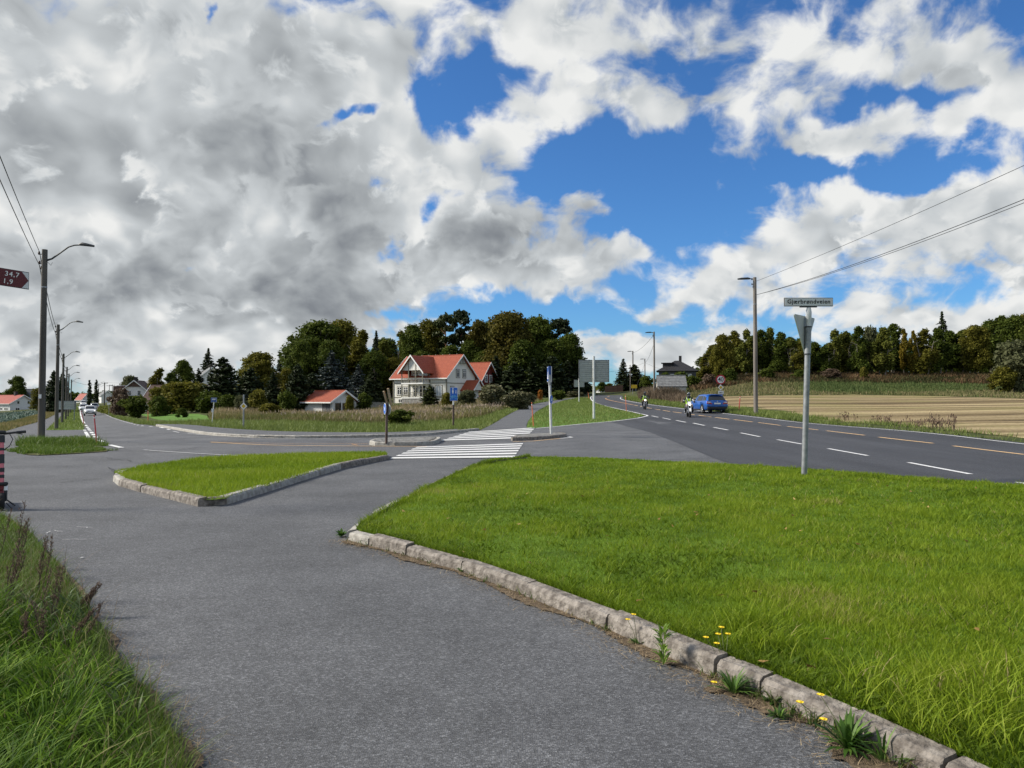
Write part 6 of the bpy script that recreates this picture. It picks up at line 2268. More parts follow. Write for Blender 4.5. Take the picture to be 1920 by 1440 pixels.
# ---- houses on the slope left of centre
H6 = House('brown_gabled_house', 'white house with dark brown half hipped gable and two windows by the bend', (*at_ground(261, 196).xy, -1.2), R(-78), 9, 6.2, 5.0, 7.6, M['board_plain'], M['tile_brown'], .5, M['trim_white'])
for a in (-1.1, 1.1):
    H6.window('right', a, 3.9, .85, 1.3, 1, 2, glass=M['glass'])
g_ = MB().prism([(-1.9, 6.1), (1.9, 6.1), (0, 7.75)], H6.face('right')[0] + Vector((.05, 0, 0)), (0, 1, 0), (0, 0, 1), (.14, 0, 0))
g_.build('gable_cladding', M['tile_brown'], H6.root)
H6.chimney(3.2, 0, .7, .9)
MB().box((-.5, -3.9, 5.2), (2.6, 2.4, 2.6)).build('dormer', M['board_plain'], H6.root)
MB().box((2.2, -3.9, 5.6), (2.4, 2.6, 1.4), ry=0).build('dormer_roof', M['tile_brown'], H6.root)
MB().box((6.2, .4, 3.2), (4.4, 7.5, .25), ry=R(18)).build('porch_roof', M['tile_brown'], H6.root)
H7 = House('brown_roofed_house', 'low house under a long brown tiled roof behind the shrubs', (*at_ground(338, 126).xy, -.35), R(4), 8.6, 8.6, 1.6, 4.3, M['board_plain'], M['tile_brown'], .35, M['trim_white'])
H7.window('front', 1, .2, 1.2, 1.0, 2, 1)
H8 = House('hillside_house', 'white house with a grey roof high on the slope beside a spruce', (*at_ground(392, 222).xy, 4.6), R(-58), 8, 5.4, 4.0, 6.2, M['board_plain'], M['slate'], .4, M['trim_white'])
H8.window('right', -1, 2.6, .8, 1.1, 1, 2); H8.window('right', 1, 2.6, .8, 1.1, 1, 2); H8.window('right', 0, .4, 1.2, 1.2, 2, 1)
H9 = House('white_cottage', 'white gabled house peeping out behind the brown gabled house', (*at_ground(279, 240).xy, 2.2), R(-50), 7, 5, 3.2, 5.2, M['board_plain'], M['slate'], .4, M['trim_white'])
H9.window('right', 0, 2.6, .9, 1.1, 2, 2)
H10 = House('yellow_house', 'yellow house corner showing between dark trees on the slope', (*at_ground(503, 165).xy, at_ground(503, 165).z + .3), R(-20), 4.4, 5, 3.0, 4.4, M['yellow_wall'], M['slate'], .4, M['trim_white'])
H10.window('front', 0, 1.6, .9, 1.0, 2, 1)
H11 = House('pale_house', 'white house with a shiny pale roof between the dark trees above the garage', (*at_ground(593, 148).xy, .6), R(-30), 4.0, 4.0, 2.1, 3.4, M['board_plain'], M['slate'], .4, M['trim_white'])
H11.window('front', .3, .5, 1.3, 1.3, 2, 1)
H12 = House('far_red_roofed_house', 'white house with a red roof where the side road meets the wood', (*at_ground(157, 345).xy, .4), R(-30), 4.6, 4.4, 1.5, 4.0, M['board_plain'], M['tile_dull'], .4, M['trim_white'])
H12.window('front', 0, .4, 1, .9, 2, 1)
H13 = House('small_white_house', 'small white house by the power poles beyond the bend', (*at_ground(198, 262).xy, 1.2), R(-50), 5, 3.6, 2.0, 3.4, M['board_plain'], M['slate'], .3, M['trim_white'])
H13.window('right', 0, .5, .8, .9, 1, 1)

# ---- right: dark roofed house, stone barn, far cottage, fence
g0 = at_ground(1270, 155)
H14 = House('black_roofed_house', 'charcoal house with a black hipped roof and chimney behind the barn', (g0.x, g0.y, g0.z - .4), R(-12), 7.2, 6.4, 3.2, 5.3, M['board_dark'], M['tile_black'], .5, hip=True)
H14.window('front', -1.6, 1.3, 2.0, 1.2, 2, 1, glass=M['curtain_glass'])
H14.window('front', 2.2, 1.5, 1.1, 1.0, 2, 1, glass=M['curtain_glass'])
MB().box((.6, 0, 5.5), (.55, .55, 1.5)).build('chimney', M['chimney'], H14.root)
MB().box((-1.9, -.6, 4.25), (1.9, 2.4, .9)).box((-1.9, -.8, 4.75), (2.5, 3.0, .12)).build('dormer', M['tile_black'], H14.root)
g0 = at_ground(1258, 120)
H15 = House('stone_barn', 'old stone barn with a weathered grey slate roof beside the scrub', (g0.x, g0.y, g0.z - .5), R(-6), 4.2, 4.2, 1.75, 3.4, M['barnwall'], M['slate'], .14)
H15.window('front', -1.2, .8, .5, .5, 1, 1, trim=M['trim_olive'])
g0 = at_ground(1127, 262)
H16 = House('far_white_cottage', 'tiny white cottage with a chimney behind the big sign board', (g0.x, g0.y, g0.z - .2), R(-70), 3, 2.3, .95, 1.5, M['board_plain'], M['slate'], .1)
H16.chimney(0, 0, .3, .5, M['board_plain'])
H16.window('right', .4, .3, .4, .4, 1, 1)

M['fence_brown'] = MAT('brown fence boards', (.014, .008, .006), .95, var=.3, vscale=2, spec=.1)
a_, b_ = at_ground(1134, 200), at_ground(1168, 186)
fr = thing('board_fence', 'tall dark brown board fence at the top of the main road', 'fence', a_, math.atan2(b_.y - a_.y, b_.x - a_.x))
ln = (b_ - a_).length
nb = 36
bm_ = MB().box((0, 0, .7), (ln / nb - .02, .04, 1.75)).mesh('board', M['fence_brown'])
for i in range(nb):
    o = link('board', bm_, fr)
    o.location = (ln * (i + .5) / nb, rnd.uniform(-.015, .015), (b_.z - a_.z) * (i + .5) / nb + rnd.uniform(-.02, .02))
for i in range(5):
    MB().box((ln * i / 4, .1, .7 + (b_.z - a_.z) * i / 4), (.1, .1, 1.7)).build('post', M['fence_brown'], fr)

# stone garden wall left of the white house
a_, b_ = at_ground(660, 128), at_ground(728, 128)
wl_ = thing('garden_wall', 'low grey stone wall between the garage and the white house', 'wall', a_, math.atan2(b_.y - a_.y, b_.x - a_.x))
MB().box(((b_ - a_).length / 2, 0, .35), ((b_ - a_).length, .4, 1.3)).build('stonework', M['stonewall'], wl_)
MB().box(((b_ - a_).length / 2, 0, 1.04), ((b_ - a_).length + .1, .5, .08)).build('coping', M['slate'], wl_)

# ================================================================== STREET FURNITURE
M['wood_pole'] = MAT('tarred grey wood pole', (.055, .05, .043), .9, rgb2=(.115, .105, .09), vscale=3, stretch=(1, 1, .12), bump=.4, bscale=20)
M['wood_pale'] = MAT('weathered pale wood pole', (.13, .115, .10), .9, rgb2=(.23, .205, .18), vscale=3, stretch=(1, 1, .12), bump=.4, bscale=20)
M['galv'] = MAT('galvanised steel', (.19, .20, .21), .5, .4, rgb2=(.30, .31, .32), vscale=8)
M['galv_pale'] = MAT('pale galvanised post', (.50, .51, .50), .55, .25, rgb2=(.62, .63, .62), vscale=6)
M['sign_back'] = MAT('grey sign back', (.36, .38, .365), .6, .1, rgb2=(.44, .46, .445), vscale=5)
M['lamp_metal'] = MAT('dark lamp metal', (.045, .05, .052), .5, .4)
M['black'] = MAT('black paint', (.012, .012, .013), .5)
M['plate_grey'] = MAT('reflective white sheet', (.60, .61, .62), .45)
M['sign_white'] = MAT('white sign sheet', (.75, .75, .74), .45)
M['sign_red'] = MAT('red sign sheet', (.42, .012, .03), .45)
M['sign_maroon'] = MAT('maroon cycle sign sheet', (.095, .003, .008), .5)
M['sign_blue'] = MAT('blue sign sheet', (.01, .12, .52), .45)
M['sign_navy'] = MAT('navy sign sheet', (.015, .07, .26), .45)
M['sign_yellow'] = MAT('yellow sign sheet', (.62, .40, .015), .45)
M['rust_post'] = MAT('brown weathered post', (.075, .05, .042), .8, var=.3, vscale=6)
M['wire'] = MAT('black cable', (.015, .015, .016), .6)
M['snow_red'] = MAT('red marker pole', (.45, .035, .04), .5)
M['snow_orange'] = MAT('orange marker pole', (.62, .16, .06), .5)
M['insulator'] = MAT('brown insulator', (.05, .03, .025), .3)
M['raw_wood'] = MAT('tan boards', (.32, .235, .145), .85, rgb2=(.42, .32, .21), vscale=5)


def cable(pts_from, pts_to, sag, name, label, r=.012, n_=18, group=None):
    a, b = Vector(pts_from), Vector(pts_to)
    pts = []
    for i in range(n_ + 1):
        t = i / n_
        p = a.lerp(b, t)
        p.z -= sag * 4 * t * (1 - t)
        pts.append(p)
    c = a
    mb = MB().tube([p - c for p in pts], r, 5)
    o = mb.build(name, M['wire'])
    o.location = c
    return tag(o, label, 'cable', group)


# ---- wooden lamp posts along the side road
def lamp_post(base, height, label, arm=1, az=0.0, lean=(0, 0), mat='wood_pole', r0=.125, curved=True, group=None, lamp=True, tag_plate=False):
    root = thing('lamp_post', label, 'lamp post', base, az, group)
    lx, ly = lean
    MB().tube([(0, 0, -.4), (lx * .5, ly * .5, height * .5), (lx, ly, height)], [r0, r0 * .88, r0 * .76], 12).build('pole', M[mat], root, True)
    top = Vector((lx, ly, height))
    rr = r0 * .7
    if lamp and curved:
        s = arm
        MB().tube([top + Vector((s * rr * .8, 0, -.42)), top + Vector((s * .28, 0, -.36)), top + Vector((s * .62, 0, -.12)), top + Vector((s * .92, 0, .10)), top + Vector((s * 1.15, 0, .17)), top + Vector((s * 1.40, 0, .185))], [.045, .035, .03, .03, .028, .028], 8).build('arm', M['lamp_metal'], root, True)
        MB().tube([top + Vector((s * 1.32, 0, .19)), top + Vector((s * 1.45, 0, .215)), top + Vector((s * 1.62, 0, .19)), top + Vector((s * 1.92, 0, .135))], [.035, .07, .062, .04], 8).build('lamp_head', M['lamp_metal'], root, True)
        MB().tube([top + Vector((s * rr, 0, -.46)), top + Vector((s * .25, 0, -.62)), top + Vector((s * .30, 0, -.5))], .008, 5).build('lamp_cable', M['wire'], root)
    elif lamp:
        s = arm
        MB().tube([top + Vector((0, 0, -.12)), top + Vector((s * .35, 0, -.10))], .03, 8).build('arm', M['lamp_metal'], root, True)
        MB().tube([top + Vector((s * .32, 0, -.10)), top + Vector((s * .5, 0, -.08)), top + Vector((s * .95, 0, -.10)), top + Vector((s * 1.25, 0, -.13))], [.05, .085, .08, .05], 8).build('lamp_head', M['lamp_metal'], root, True)
    for (dx, dz) in ((-.22, -.18), (-.2, -.55), (-.12, -.75)):
        b = MB().tube([top + Vector((-rr * .5, 0, dz)), top + Vector((dx, 0, dz))], .016, 6)
        b.tube([top + Vector((dx, 0, dz - .02)), top + Vector((dx, 0, dz + .05)), top + Vector((dx, 0, dz + .11))], [.03, .045, .03], 8)
        b.build('insulator', M['insulator'], root)
    MB().tube([(lx * .8, ly * .8, height * .80), (lx * .8, ly * .8, height * .807)], r0 * .86, 12).build('band', M['galv'], root)
    if tag_plate:
        MB().box((.02, -r0 - .012, 1.75), (.11, .012, .16)).build('number_plate', M['sign_white'], root)
    return root


LEFT = [(77, 828, 468, 84), (106.5, 805, 608.5, 109.5), (117, 793.5, 663, 119.5), (123.5, 789, 688, 126), (128, 786, 700.5, 129.5), (132, 782, 711.5, 134.5)]
LLAB = ['tall grey wooden lamp post on the small grass island, curved arm over the road', 'second wooden lamp post at the front of the pole verge', 'third wooden lamp post, a little inside the pole verge', 'fourth wooden lamp post, in front of the big sign back',
        'fifth wooden lamp post, seen thin behind the fourth', 'smallest and last wooden lamp post of the row, leaning a little']
tops = []
posts = []
H0 = None
for i, (bx, by, ty, tx) in enumerate(LEFT):
    g = G(bx, by)
    if i == 0:
        H0 = AT(tx, ty, g.y).z - g.z
    else:
        d = 1442 * H0 / (by - ty)
        g = at_ground(bx, d)
    h = AT(tx, ty, g.y).z - g.z
    lx = AT(tx, ty, g.y).x - g.x
    lamp_post(g, h, LLAB[i], 1, R(0) if i == 0 else R(-8), (lx, 0), r0=.13, tag_plate=(i == 0), group='wooden lamp posts along the side road')
    tops.append(Vector((g.x + lx, g.y, g.z + h)))
# the next post towards the viewer stands outside the picture and carries the cables
pv = Vector((2.6, -8.5, 0))
lamp_post(pv, 7.6, 'wooden lamp post behind the viewer carrying the two cables', 1, 0, (0, 0), r0=.13, group='wooden lamp posts along the side road')
tops = [pv + Vector((0, 0, 7.6))] + tops
for i in range(len(tops) - 1):
    for k, (dx, dz) in enumerate(((-.2, -.1), (-.2, -.62))):
        if i > 3: continue
        w_ = ['span nearest the viewer', 'span behind the first lamp post', 'span behind the second lamp post', 'span behind the third lamp post'][i]
        cable(tops[i] + Vector((dx, 0, dz)), tops[i + 1] + Vector((dx, 0, dz)), .32, 'cable', f'{"upper" if k == 0 else "lower"} black cable of the wooden posts, {w_}', r=.011 + .004 * i)

# ---- pale wooden posts along the main road
def right_post(px_, d, ty, label, r0=.15, lamp=True, arm=-1):
    g = at_ground(px_, d)
    h = AT(px_, ty, d).z - g.z
    lamp_post(g, h, label, arm, 0, (-.02, 0), 'wood_pale', r0, False, 'wooden posts along the main road', lamp)
    return g + Vector((0, 0, h))


ta = right_post(1417, 56, 520, 'tall pale wooden lamp post beside the stubble field', .165)
tb = right_post(1227, 110, 622, 'pale wooden lamp post by the barn, behind the motorcyclists')
tc_ = right_post(1187, 178, 658, 'far wooden lamp post in front of the bushy conifer', .17)
td = right_post(1209.5, 205, 672.5, 'small far wooden lamp post with many cables', .16)
te = right_post(1182, 160, 684, 'thin dark bare pole left of the yellow road sign', .10, False)
p2 = Vector((20.2, 19, 0))
lamp_post(p2, 11.0, 'pale wooden lamp post out beside the near stretch of main road', -1, 0, (0, 0), 'wood_pale', .165, False, 'wooden posts along the main road')
p2t = p2 + Vector((0, 0, 11.0))
cable(ta + Vector((.1, 0, -.28)), p2t + Vector((0, 0, -.1)), .22, 'cable', 'upper thin cable from the pale lamp post over the stubble field', .012)
cable(ta + Vector((.1, 0, -1.28)), p2t + Vector((0, 0, -1.25)), .45, 'cable', 'lower cable from the pale lamp post over the stubble field', .016)
cable(ta + Vector((.1, 0, -1.28)), p2t + Vector((.05, 0, -1.38)), .48, 'cable', 'slack cable hanging just beneath the lower one', .013)
cable(tb + Vector((0, 0, -.4)), tc_ + Vector((0, 0, -.4)), .5, 'cable', 'cable between the barn lamp post and the far lamp post', .022)
cable(td + Vector((0, 0, -1.0)), tb + Vector((0, 0, -1.6)), .6, 'cable', 'cable running from the small far lamp post to the barn', .022)
cable(td + Vector((0, 0, -1.0)), at_ground(1120, 190) + Vector((0, 0, 5.2)), .8, 'cable', 'cable leaving the small far lamp post behind the sign board', .024)
cable(td + Vector((0, 0, -1.0)), at_ground(1265, 155) + Vector((0, 0, 3.0)), .5, 'cable', 'cable from the small far lamp post to the black roofed house', .02)
cable(td + Vector((0, 0, -1.2)), at_ground(1190, 150) + Vector((0, 0, .2)), .0, 'stay_wire', 'stay wire slanting from the small far lamp post', .025)

# ---- power poles by the far side road
def power_pole(px_, d, ty, label, r=.12, bar=True):
    g = at_ground(px_, d)
    h = AT(px_, ty, d).z - g.z
    root = thing('power_pole', label, 'power pole', g, R(30), 'power poles on the left')
    MB().tube([(0, 0, -.3), (0, 0, h)], [r, r * .75], 8).build('pole', M['wood_pole'], root, True)
    if bar:
        MB().box((0, 0, h - .25), (1.7, .12, .12)).build('crossarm', M['wood_pole'], root)
        for sx in (-.75, 0, .75):
            MB().tube([(sx, 0, h - .2), (sx, 0, h + .02)], .045, 6).build('insulator', M['insulator'], root)
    return g + Vector((0, 0, h))


pa = power_pole(196, 225, 717, 'thick dark power pole by the bend of the side road', .18)
pb = power_pole(205, 262, 722, 'thin power pole behind the thick dark one', .11)
pc = power_pole(210.5, 266, 721, 'paired thin power pole beside the shrub by the bend', .11)
pd2 = power_pole(185, 300, 720, 'far power pole next to the narrow columnar trees', .13)
pe2 = power_pole(394, 195, 683, 'grey twin armed power pole by the white hillside house', .16)
cable(pa, pe2 + Vector((0, 0, -.3)), 1.6, 'cable', 'long cable rising from the side road to the hillside house', .025, 24)
cable(pa + Vector((0, 0, -.4)), pd2, .8, 'cable', 'cable between the thick and the far power pole', .03)
cable(tops[-1] + Vector((0, 0, -.2)), pa + Vector((0, 0, .4)), 1.0, 'cable', 'cable crossing over the side road to the thick power pole', .025)

# ---- the street name post with the back of a give way sign
pb_ = PL(1507.5, 894, .06)
d0 = pb_.y
sn = thing('street_sign', 'galvanised post with the Gjærbrøndveien name plate and a give way sign back', 'street sign', pb_)
z_of = lambda y_: AT(1513, y_, d0).z - pb_.z
xo = lambda x_: AT(x_, 700, d0).x - pb_.x
zt = z_of(577)
lean = xo(1517.5) / z_of(577)
MB().tube([(0, 0, -.1), (lean * z_of(664), 0, z_of(664))], [.057, .055], 16).build('post', M['galv'], sn, True)
MB().tube([(lean * z_of(664), 0, z_of(664)), (lean * z_of(612), 0, z_of(612))], [.061, .061], 16).build('sleeve', M['galv'], sn, True)
MB().tube([(lean * z_of(612), 0, z_of(612)), (lean * z_of(600), 0, z_of(600)), (lean * z_of(596), 0, z_of(596)), (lean * z_of(585), 0, z_of(585)), (lean * zt, 0, zt)], [.05, .05, .058, .058, .04], 14).build('clamp_head', M['galv_pale'], sn, True)
for y_ in (613, 664):
    MB().tube([(lean * z_of(y_), 0, z_of(y_) - .012), (lean * z_of(y_), 0, z_of(y_) + .012)], .068, 14).build('clamp', M['lamp_metal'], sn)
xc = xo(1516.5)
MB().box((xc, 0, z_of(575)), (.34, .05, .03)).build('plate_bracket', M['lamp_metal'], sn)
pw_, ph_ = .985, .175
zc = z_of(566.5)
pl = MB().bbox((xc, -.01, zc), (pw_, .024, ph_), .006).build('name_plate', M['black'], sn)
MB().box((xc, -.026, zc), (pw_ - .024, .008, ph_ - .024)).build('plate_face', M['plate_grey'], pl)
tm = text_mesh('Gjærbrøndveien', .118, M['black'], spacing=1.10, bold=.02)
o = link('lettering', tm, pl)
o.rotation_euler = (R(90), 0, 0)
o.location = (xc, -.032, zc + .004)
wdt = max(v.co.x for v in tm.vertices) - min(v.co.x for v in tm.vertices)
o.scale = (.86 / wdt, 1, 1)
# give way triangle: seen from behind, turned
tl, trr, bt = AT(1490, 588, d0 - .38), AT(1529, 597, d0 + .46), AT(1508.5, 664, d0 + .06)
for k_, p_ in enumerate((tl, trr, bt)):
    p_ -= pb_
ax_ = (trr - tl); ax_.z = 0; wT = ax_.length; ax_.normalize()
nT = ax_.cross(Vector((0, 0, 1)))
if nT.y < 0: nT = -nT
c0 = (tl + trr) / 2; c0.z = (tl.z + trr.z) / 2
hT = c0.z - bt.z
off = nT * .075
ctr = Vector((lean * c0.z, 0, c0.z)) + off
tri = [(-wT / 2, 0), (wT / 2, 0), (0, -hT)]
def rtri(tr_, rad):
    out = []
    for i in range(3):
        p, a, b = Vector(tr_[i]), Vector(tr_[i - 1]), Vector(tr_[(i + 1) % 3])
        u1, u2 = (a - p).normalized(), (b - p).normalized()
        for k in range(5):
            t = k / 4
            q = p + u1 * rad * (1 - t) ** 2 + u2 * rad * t ** 2
            out.append((q.x, q.y))
    return out
MB().prism(rtri(tri, .05), ctr, ax_, (0, 0, 1), nT * .02).build('give_way_sign', M['sign_back'], sn)
for s_, mt, dd in ((.96, 'sign_red', .021), (.66, 'sign_white', .025)):
    c1 = Vector((0, -hT / 3))
    t2 = [(c1 + (Vector(p) - c1) * s_) for p in tri]
    MB().prism(rtri([tuple(p) for p in t2], .05), ctr + nT * dd, ax_, (0, 0, 1), nT * .004).build('sign_face', M[mt], sn)

# ---- maroon cycle route arrow at the left edge; the rest of it lies outside the picture
R_end, L_end = AT(54.0, 522.4, 12.25), AT(-86, 513, 11.55)
L_end.z = R_end.z + .07
cd = (R_end - L_end)
az_ = math.atan2(cd.y, cd.x)
ln_ = math.hypot(cd.x, cd.y)
pole_p = Vector((L_end.x - .05 * math.cos(az_), L_end.y - .05 * math.sin(az_), 0))
cs = thing('cycle_route_sign', 'maroon cycle route arrow with white distances 34,7 and 1,9 on its post', 'direction sign', pole_p, az_)
zc = (R_end.z + L_end.z) / 2
hh_ = .275
tilt = (R_end.z - L_end.z) / ln_
MB().tube([(0, 0, -.1), (0, 0, zc + .3)], .04, 12).build('post', M['galv'], cs, True)
def arrow(x0, x1, h0, y_, d_, pts=None):
    return MB().prism(pts or [(x0, -h0), (x1, -h0), (x1, h0), (x0, h0)], (0, y_, zc), (1, 0, tilt), (0, 0, 1), (0, d_, 0))
ln_ += .05
arrow(.045, ln_, hh_ / 2, -.012, .02).build('sign_board', M['lamp_metal'], cs)
arrow(0, 0, 0, -.0135, .001, [(ln_ - .155, -hh_ / 2 + .01), (ln_ - .006, -hh_ / 2 + .01), (ln_ - .006, hh_ / 2 - .01), (ln_ - .155, hh_ / 2 - .01)]).build('pale_tip', M['plate_grey'], cs)
ar = arrow(0, 0, 0, -.0155, .0015, [(.05, -hh_ / 2 + .008), (ln_ - .10, -hh_ / 2 + .008), (ln_ - .006, 0), (ln_ - .10, hh_ / 2 - .008), (.05, hh_ / 2 - .008)]).build('arrow_panel', M['sign_maroon'], cs)
for s_, x_, z_, sz in (('34,7', ln_ - .235, .058, .105), ('1,9', ln_ - .29, -.062, .105), ('n', ln_ - .455, -.056, .105)):
    o = link('lettering', text_mesh(s_, sz, M['sign_white'], spacing=1.12), ar)
    o.rotation_euler = (R(90), math.atan(-tilt), 0)
    o.location = (x_, -.0195, zc + z_ + tilt * x_)

# ---- the post on the left traffic island with two round keep right discs
g = PL(724.5, 829, .13)
kr = thing('keep_right_sign', 'brown post with two blue keep right discs seen edge on, by the zebra crossing', 'traffic sign', g)
h_ = AT(725, 756, g.y).z - g.z
MB().tube([(0, 0, -.05), (.01, 0, h_)], [.045, .042], 10).build('post', M['rust_post'], kr, True)
def disc_sign(root, c, nrm, r, face, ring=None, arrow_=True):
    nrm = Vector(nrm).normalized()
    dsc = MB().disc(c, nrm, r, .014, 28).build('disc', M['sign_back'], root)
    MB().disc(Vector(c) + nrm * .009, nrm, r * .98, .003, 28).build('rim', M['sign_white'], dsc)
    MB().disc(Vector(c) + nrm * .012, nrm, r * .9, .003, 28).build('face', M[face], dsc)
    if arrow_:
        ax = Vector((0, 0, 1)).cross(nrm).normalized()
        pts = [(-.28, .34), (-.34, .28), (.05, -.12), (-.16, -.12), (-.16, -.26), (.30, -.26), (.30, .20), (.16, .20), (.16, -.02)]
        MB().prism([(a * r * 1.2, b * r * 1.2) for a, b in pts], Vector(c) + nrm * .014, ax, (0, 0, 1), nrm * .002).build('arrow', M['sign_white'], dsc)
zc_ = AT(726, 766.5, g.y).z - g.z
disc_sign(kr, (-.05, -.02, zc_), (-.93, -.36, 0), .2, 'sign_blue')
disc_sign(kr, (.05, .03, zc_ - .02), (.80, .60, 0), .2, 'sign_blue')

# ---- crossing sign on the right traffic island
g = PL(1033.5, 814, .13)
cr = thing('crossing_sign', 'tall grey post with a blue pedestrian crossing sign seen edge on', 'traffic sign', g)
zz = lambda y_: AT(1032, y_, g.y).z - g.z
lx = AT(1030.3, 700, g.y).x - g.x
MB().tube([(0, 0, -.05), (lx, 0, zz(700))], [.057, .055], 14).build('post', M['galv_pale'], cr, True)
MB().tube([(lx * .8, 0, zz(722)), (lx * .8, 0, zz(715))], .07, 14).build('collar', M['galv'], cr)
a1 = R(5)
for sg in (1, -1):
    nrm = Vector((-math.cos(a1) * sg, -math.sin(a1) * sg, 0))
    ax = Vector((0, 0, 1)).cross(nrm).normalized()
    c = Vector((lx, 0, 0)) + nrm * .03
    hgt = zz(687.5) - zz(716)
    bdy = MB().prism([(-.33, 0), (.33, 0), (.33, hgt), (-.33, hgt)], c + Vector((0, 0, zz(716))), ax, (0, 0, 1), nrm * .025).build('sign_panel', M['sign_white'], cr)
    MB().prism([(-.31, .02), (.31, .02), (.31, hgt - .02), (-.31, hgt - .02)], c + nrm * .026 + Vector((0, 0, zz(716))), ax, (0, 0, 1), nrm * .003).build('blue_face', M['sign_navy'], bdy)
    MB().prism([(-.22, .12), (.22, .12), (0, .5)], c + nrm * .03 + Vector((0, 0, zz(716))), ax, (0, 0, 1), nrm * .002).build('white_triangle', M['sign_white'], bdy)
# the narrow side of the lantern box that turns towards the road
MB().prism([(-.05, zz(716)), (.05, zz(716)), (.05, zz(687)), (-.05, zz(687))], (lx - .01, -.34, 0), (1, 0, 0), (0, 0, 1), (0, .66, 0)).build('sign_edge', M['sign_navy'], cr)
MB().prism([(-.065, zz(717.5)), (.065, zz(717.5)), (.03, zz(703)), (-.03, zz(703))], (lx - .01, -.36, 0), (1, 0, 0), (0, 0, 1), (0, .015, 0)).build('white_edge', M['sign_back'], cr)
disc_sign(cr, (lx * .5 + .03, -.03, zz(749)), (.93, -.36, 0), .2, 'sign_blue')

# ---- blue shared path sign with adult, child and bicycle
def person_glyph(root, c, ax, nrm, s, mat):
    up = Vector((0, 0, 1))
    MB().disc(c + up * s * .92, nrm, s * .13, .003, 14).build('glyph', M[mat], root)
    MB().prism([(-.17 * s, .35 * s), (-.06 * s, .76 * s), (.06 * s, .76 * s), (.17 * s, .35 * s), (.10 * s, .35 * s), (.10 * s, 0), (.02 * s, 0), (.0, .3 * s), (-.02 * s, 0), (-.10 * s, 0), (-.10 * s, .35 * s)], c, ax, up, nrm * .003).build('glyph', M[mat], root)


def ring(mb, c, ax, nrm, r0, r1, n_=18):
    up = Vector((0, 0, 1))
    vs = []
    for i in range(n_):
        a = 2 * math.pi * i / n_
        for r in (r0, r1):
            vs.append(c + ax * math.cos(a) * r + up * math.sin(a) * r)
    mb.add(vs, [(2 * i, 2 * i + 1, (2 * i + 3) % (2 * n_), (2 * i + 2) % (2 * n_)) for i in range(n_)])


g = G(850, 803)
bp = thing('path_sign', 'blue shared path sign with adult, child and bicycle on a brown post', 'traffic sign', g)
zz = lambda y_: AT(850.5, y_, g.y).z - g.z
cx_ = AT(851, 740, g.y).x - g.x
MB().tube([(0, 0, -.1), (0, 0, zz(759))], .055, 10).build('post', M['rust_post'], bp, True)
MB().tube([(0, 0, zz(759)), (.01, 0, zz(728))], .045, 10).build('post_top', M['galv_pale'], bp, True)
w_ = 14.2 / F * g.y
h_ = zz(726.5) - zz(751.5)
nrm, ax = Vector((0, -1, 0)), Vector((1, 0, 0))
b0 = Vector((cx_, -.05, zz(751.5)))
pn = MB().prism([(-w_ / 2, 0), (w_ / 2, 0), (w_ / 2, h_), (-w_ / 2, h_)], b0, ax, (0, 0, 1), nrm * .02).build('panel', M['sign_white'], bp)
MB().prism([(-w_ / 2 + .012, .012), (w_ / 2 - .012, .012), (w_ / 2 - .012, h_ - .012), (-w_ / 2 + .012, h_ - .012)], b0 + nrm * .021, ax, (0, 0, 1), nrm * .003).build('blue_face', M['sign_blue'], pn)
person_glyph(pn, b0 + nrm * .025 + Vector((-.05, 0, h_ * .54)), ax, nrm, h_ * .40, 'sign_white')
person_glyph(pn, b0 + nrm * .025 + Vector((.12, 0, h_ * .54)), ax, nrm, h_ * .24, 'sign_white')
bk = MB()
M['sign_teal'] = MAT('faded bicycle glyph', (.10, .38, .62), .5)
for sx in (-.13, .13):
    ring(bk, b0 + nrm * .027 + Vector((sx, 0, h_ * .24)), ax, nrm, .065, .085)
for (p, q) in (((-.13, .24), (0, .24)), ((0, .24), (.09, .37)), ((-.06, .36), (.09, .36)), ((-.06, .36), (0, .24)), ((.13, .24), (.08, .41)), ((-.13, .24), (-.06, .36)), ((.03, .41), (.08, .41)), ((-.09, .39), (-.03, .39))):
    a_, b_ = b0 + nrm * .027 + Vector((p[0], 0, p[1] * h_)), b0 + nrm * .027 + Vector((q[0], 0, q[1] * h_))
    bk.tube([a_, b_], .010, 4)
bk.build('bicycle_glyph', M['sign_teal'], pn)

# ---- priority road diamond and bus stop sign before the meadow
def diamond(root, c, nrm, half, mat='sign_yellow'):
    nrm = Vector(nrm)
    ax = Vector((0, 0, 1)).cross(nrm).normalized()
    q = lambda k: [(-half * k, 0), (0, -half * k), (half * k, 0), (0, half * k)]
    p = MB().prism(q(1), c, ax, (0, 0, 1), nrm * .02).build('diamond', M['sign_white'], root)
    MB().prism(q(.60), Vector(c) + nrm * .021, ax, (0, 0, 1), nrm * .003).build('yellow_centre', M[mat], p)
    return p


g = G(456.5, 803)
ds = thing('priority_sign', 'yellow and white priority diamond on a grey post before the meadow', 'traffic sign', g)
zz = lambda y_: AT(457, y_, g.y).z - g.z
MB().tube([(0, 0, -.1), (.01, 0, zz(740))], .045, 10).build('post', M['galv'], ds, True)
diamond(ds, (.02, -.05, zz(761.5)), (0, -1, 0), 6.9 / F * g.y)
g = G(397, 796)
bs = thing('bus_stop_sign', 'leaning bus stop post with a blue sign and a white timetable', 'bus stop sign', g)
zz = lambda y_: AT(400, y_, g.y).z - g.z
dx = AT(401.5, 750, g.y).x - g.x
MB().tube([(0, 0, -.1), (dx, 0, zz(752))], .03, 8).build('post', M['galv_pale'], bs, True)
w_, h_ = 10.6 / F * g.y, 8.6 / F * g.y
bb = MB().box((dx, -.04, zz(750)), (w_, .02, h_)).build('sign_panel', M['plate_grey'], bs)
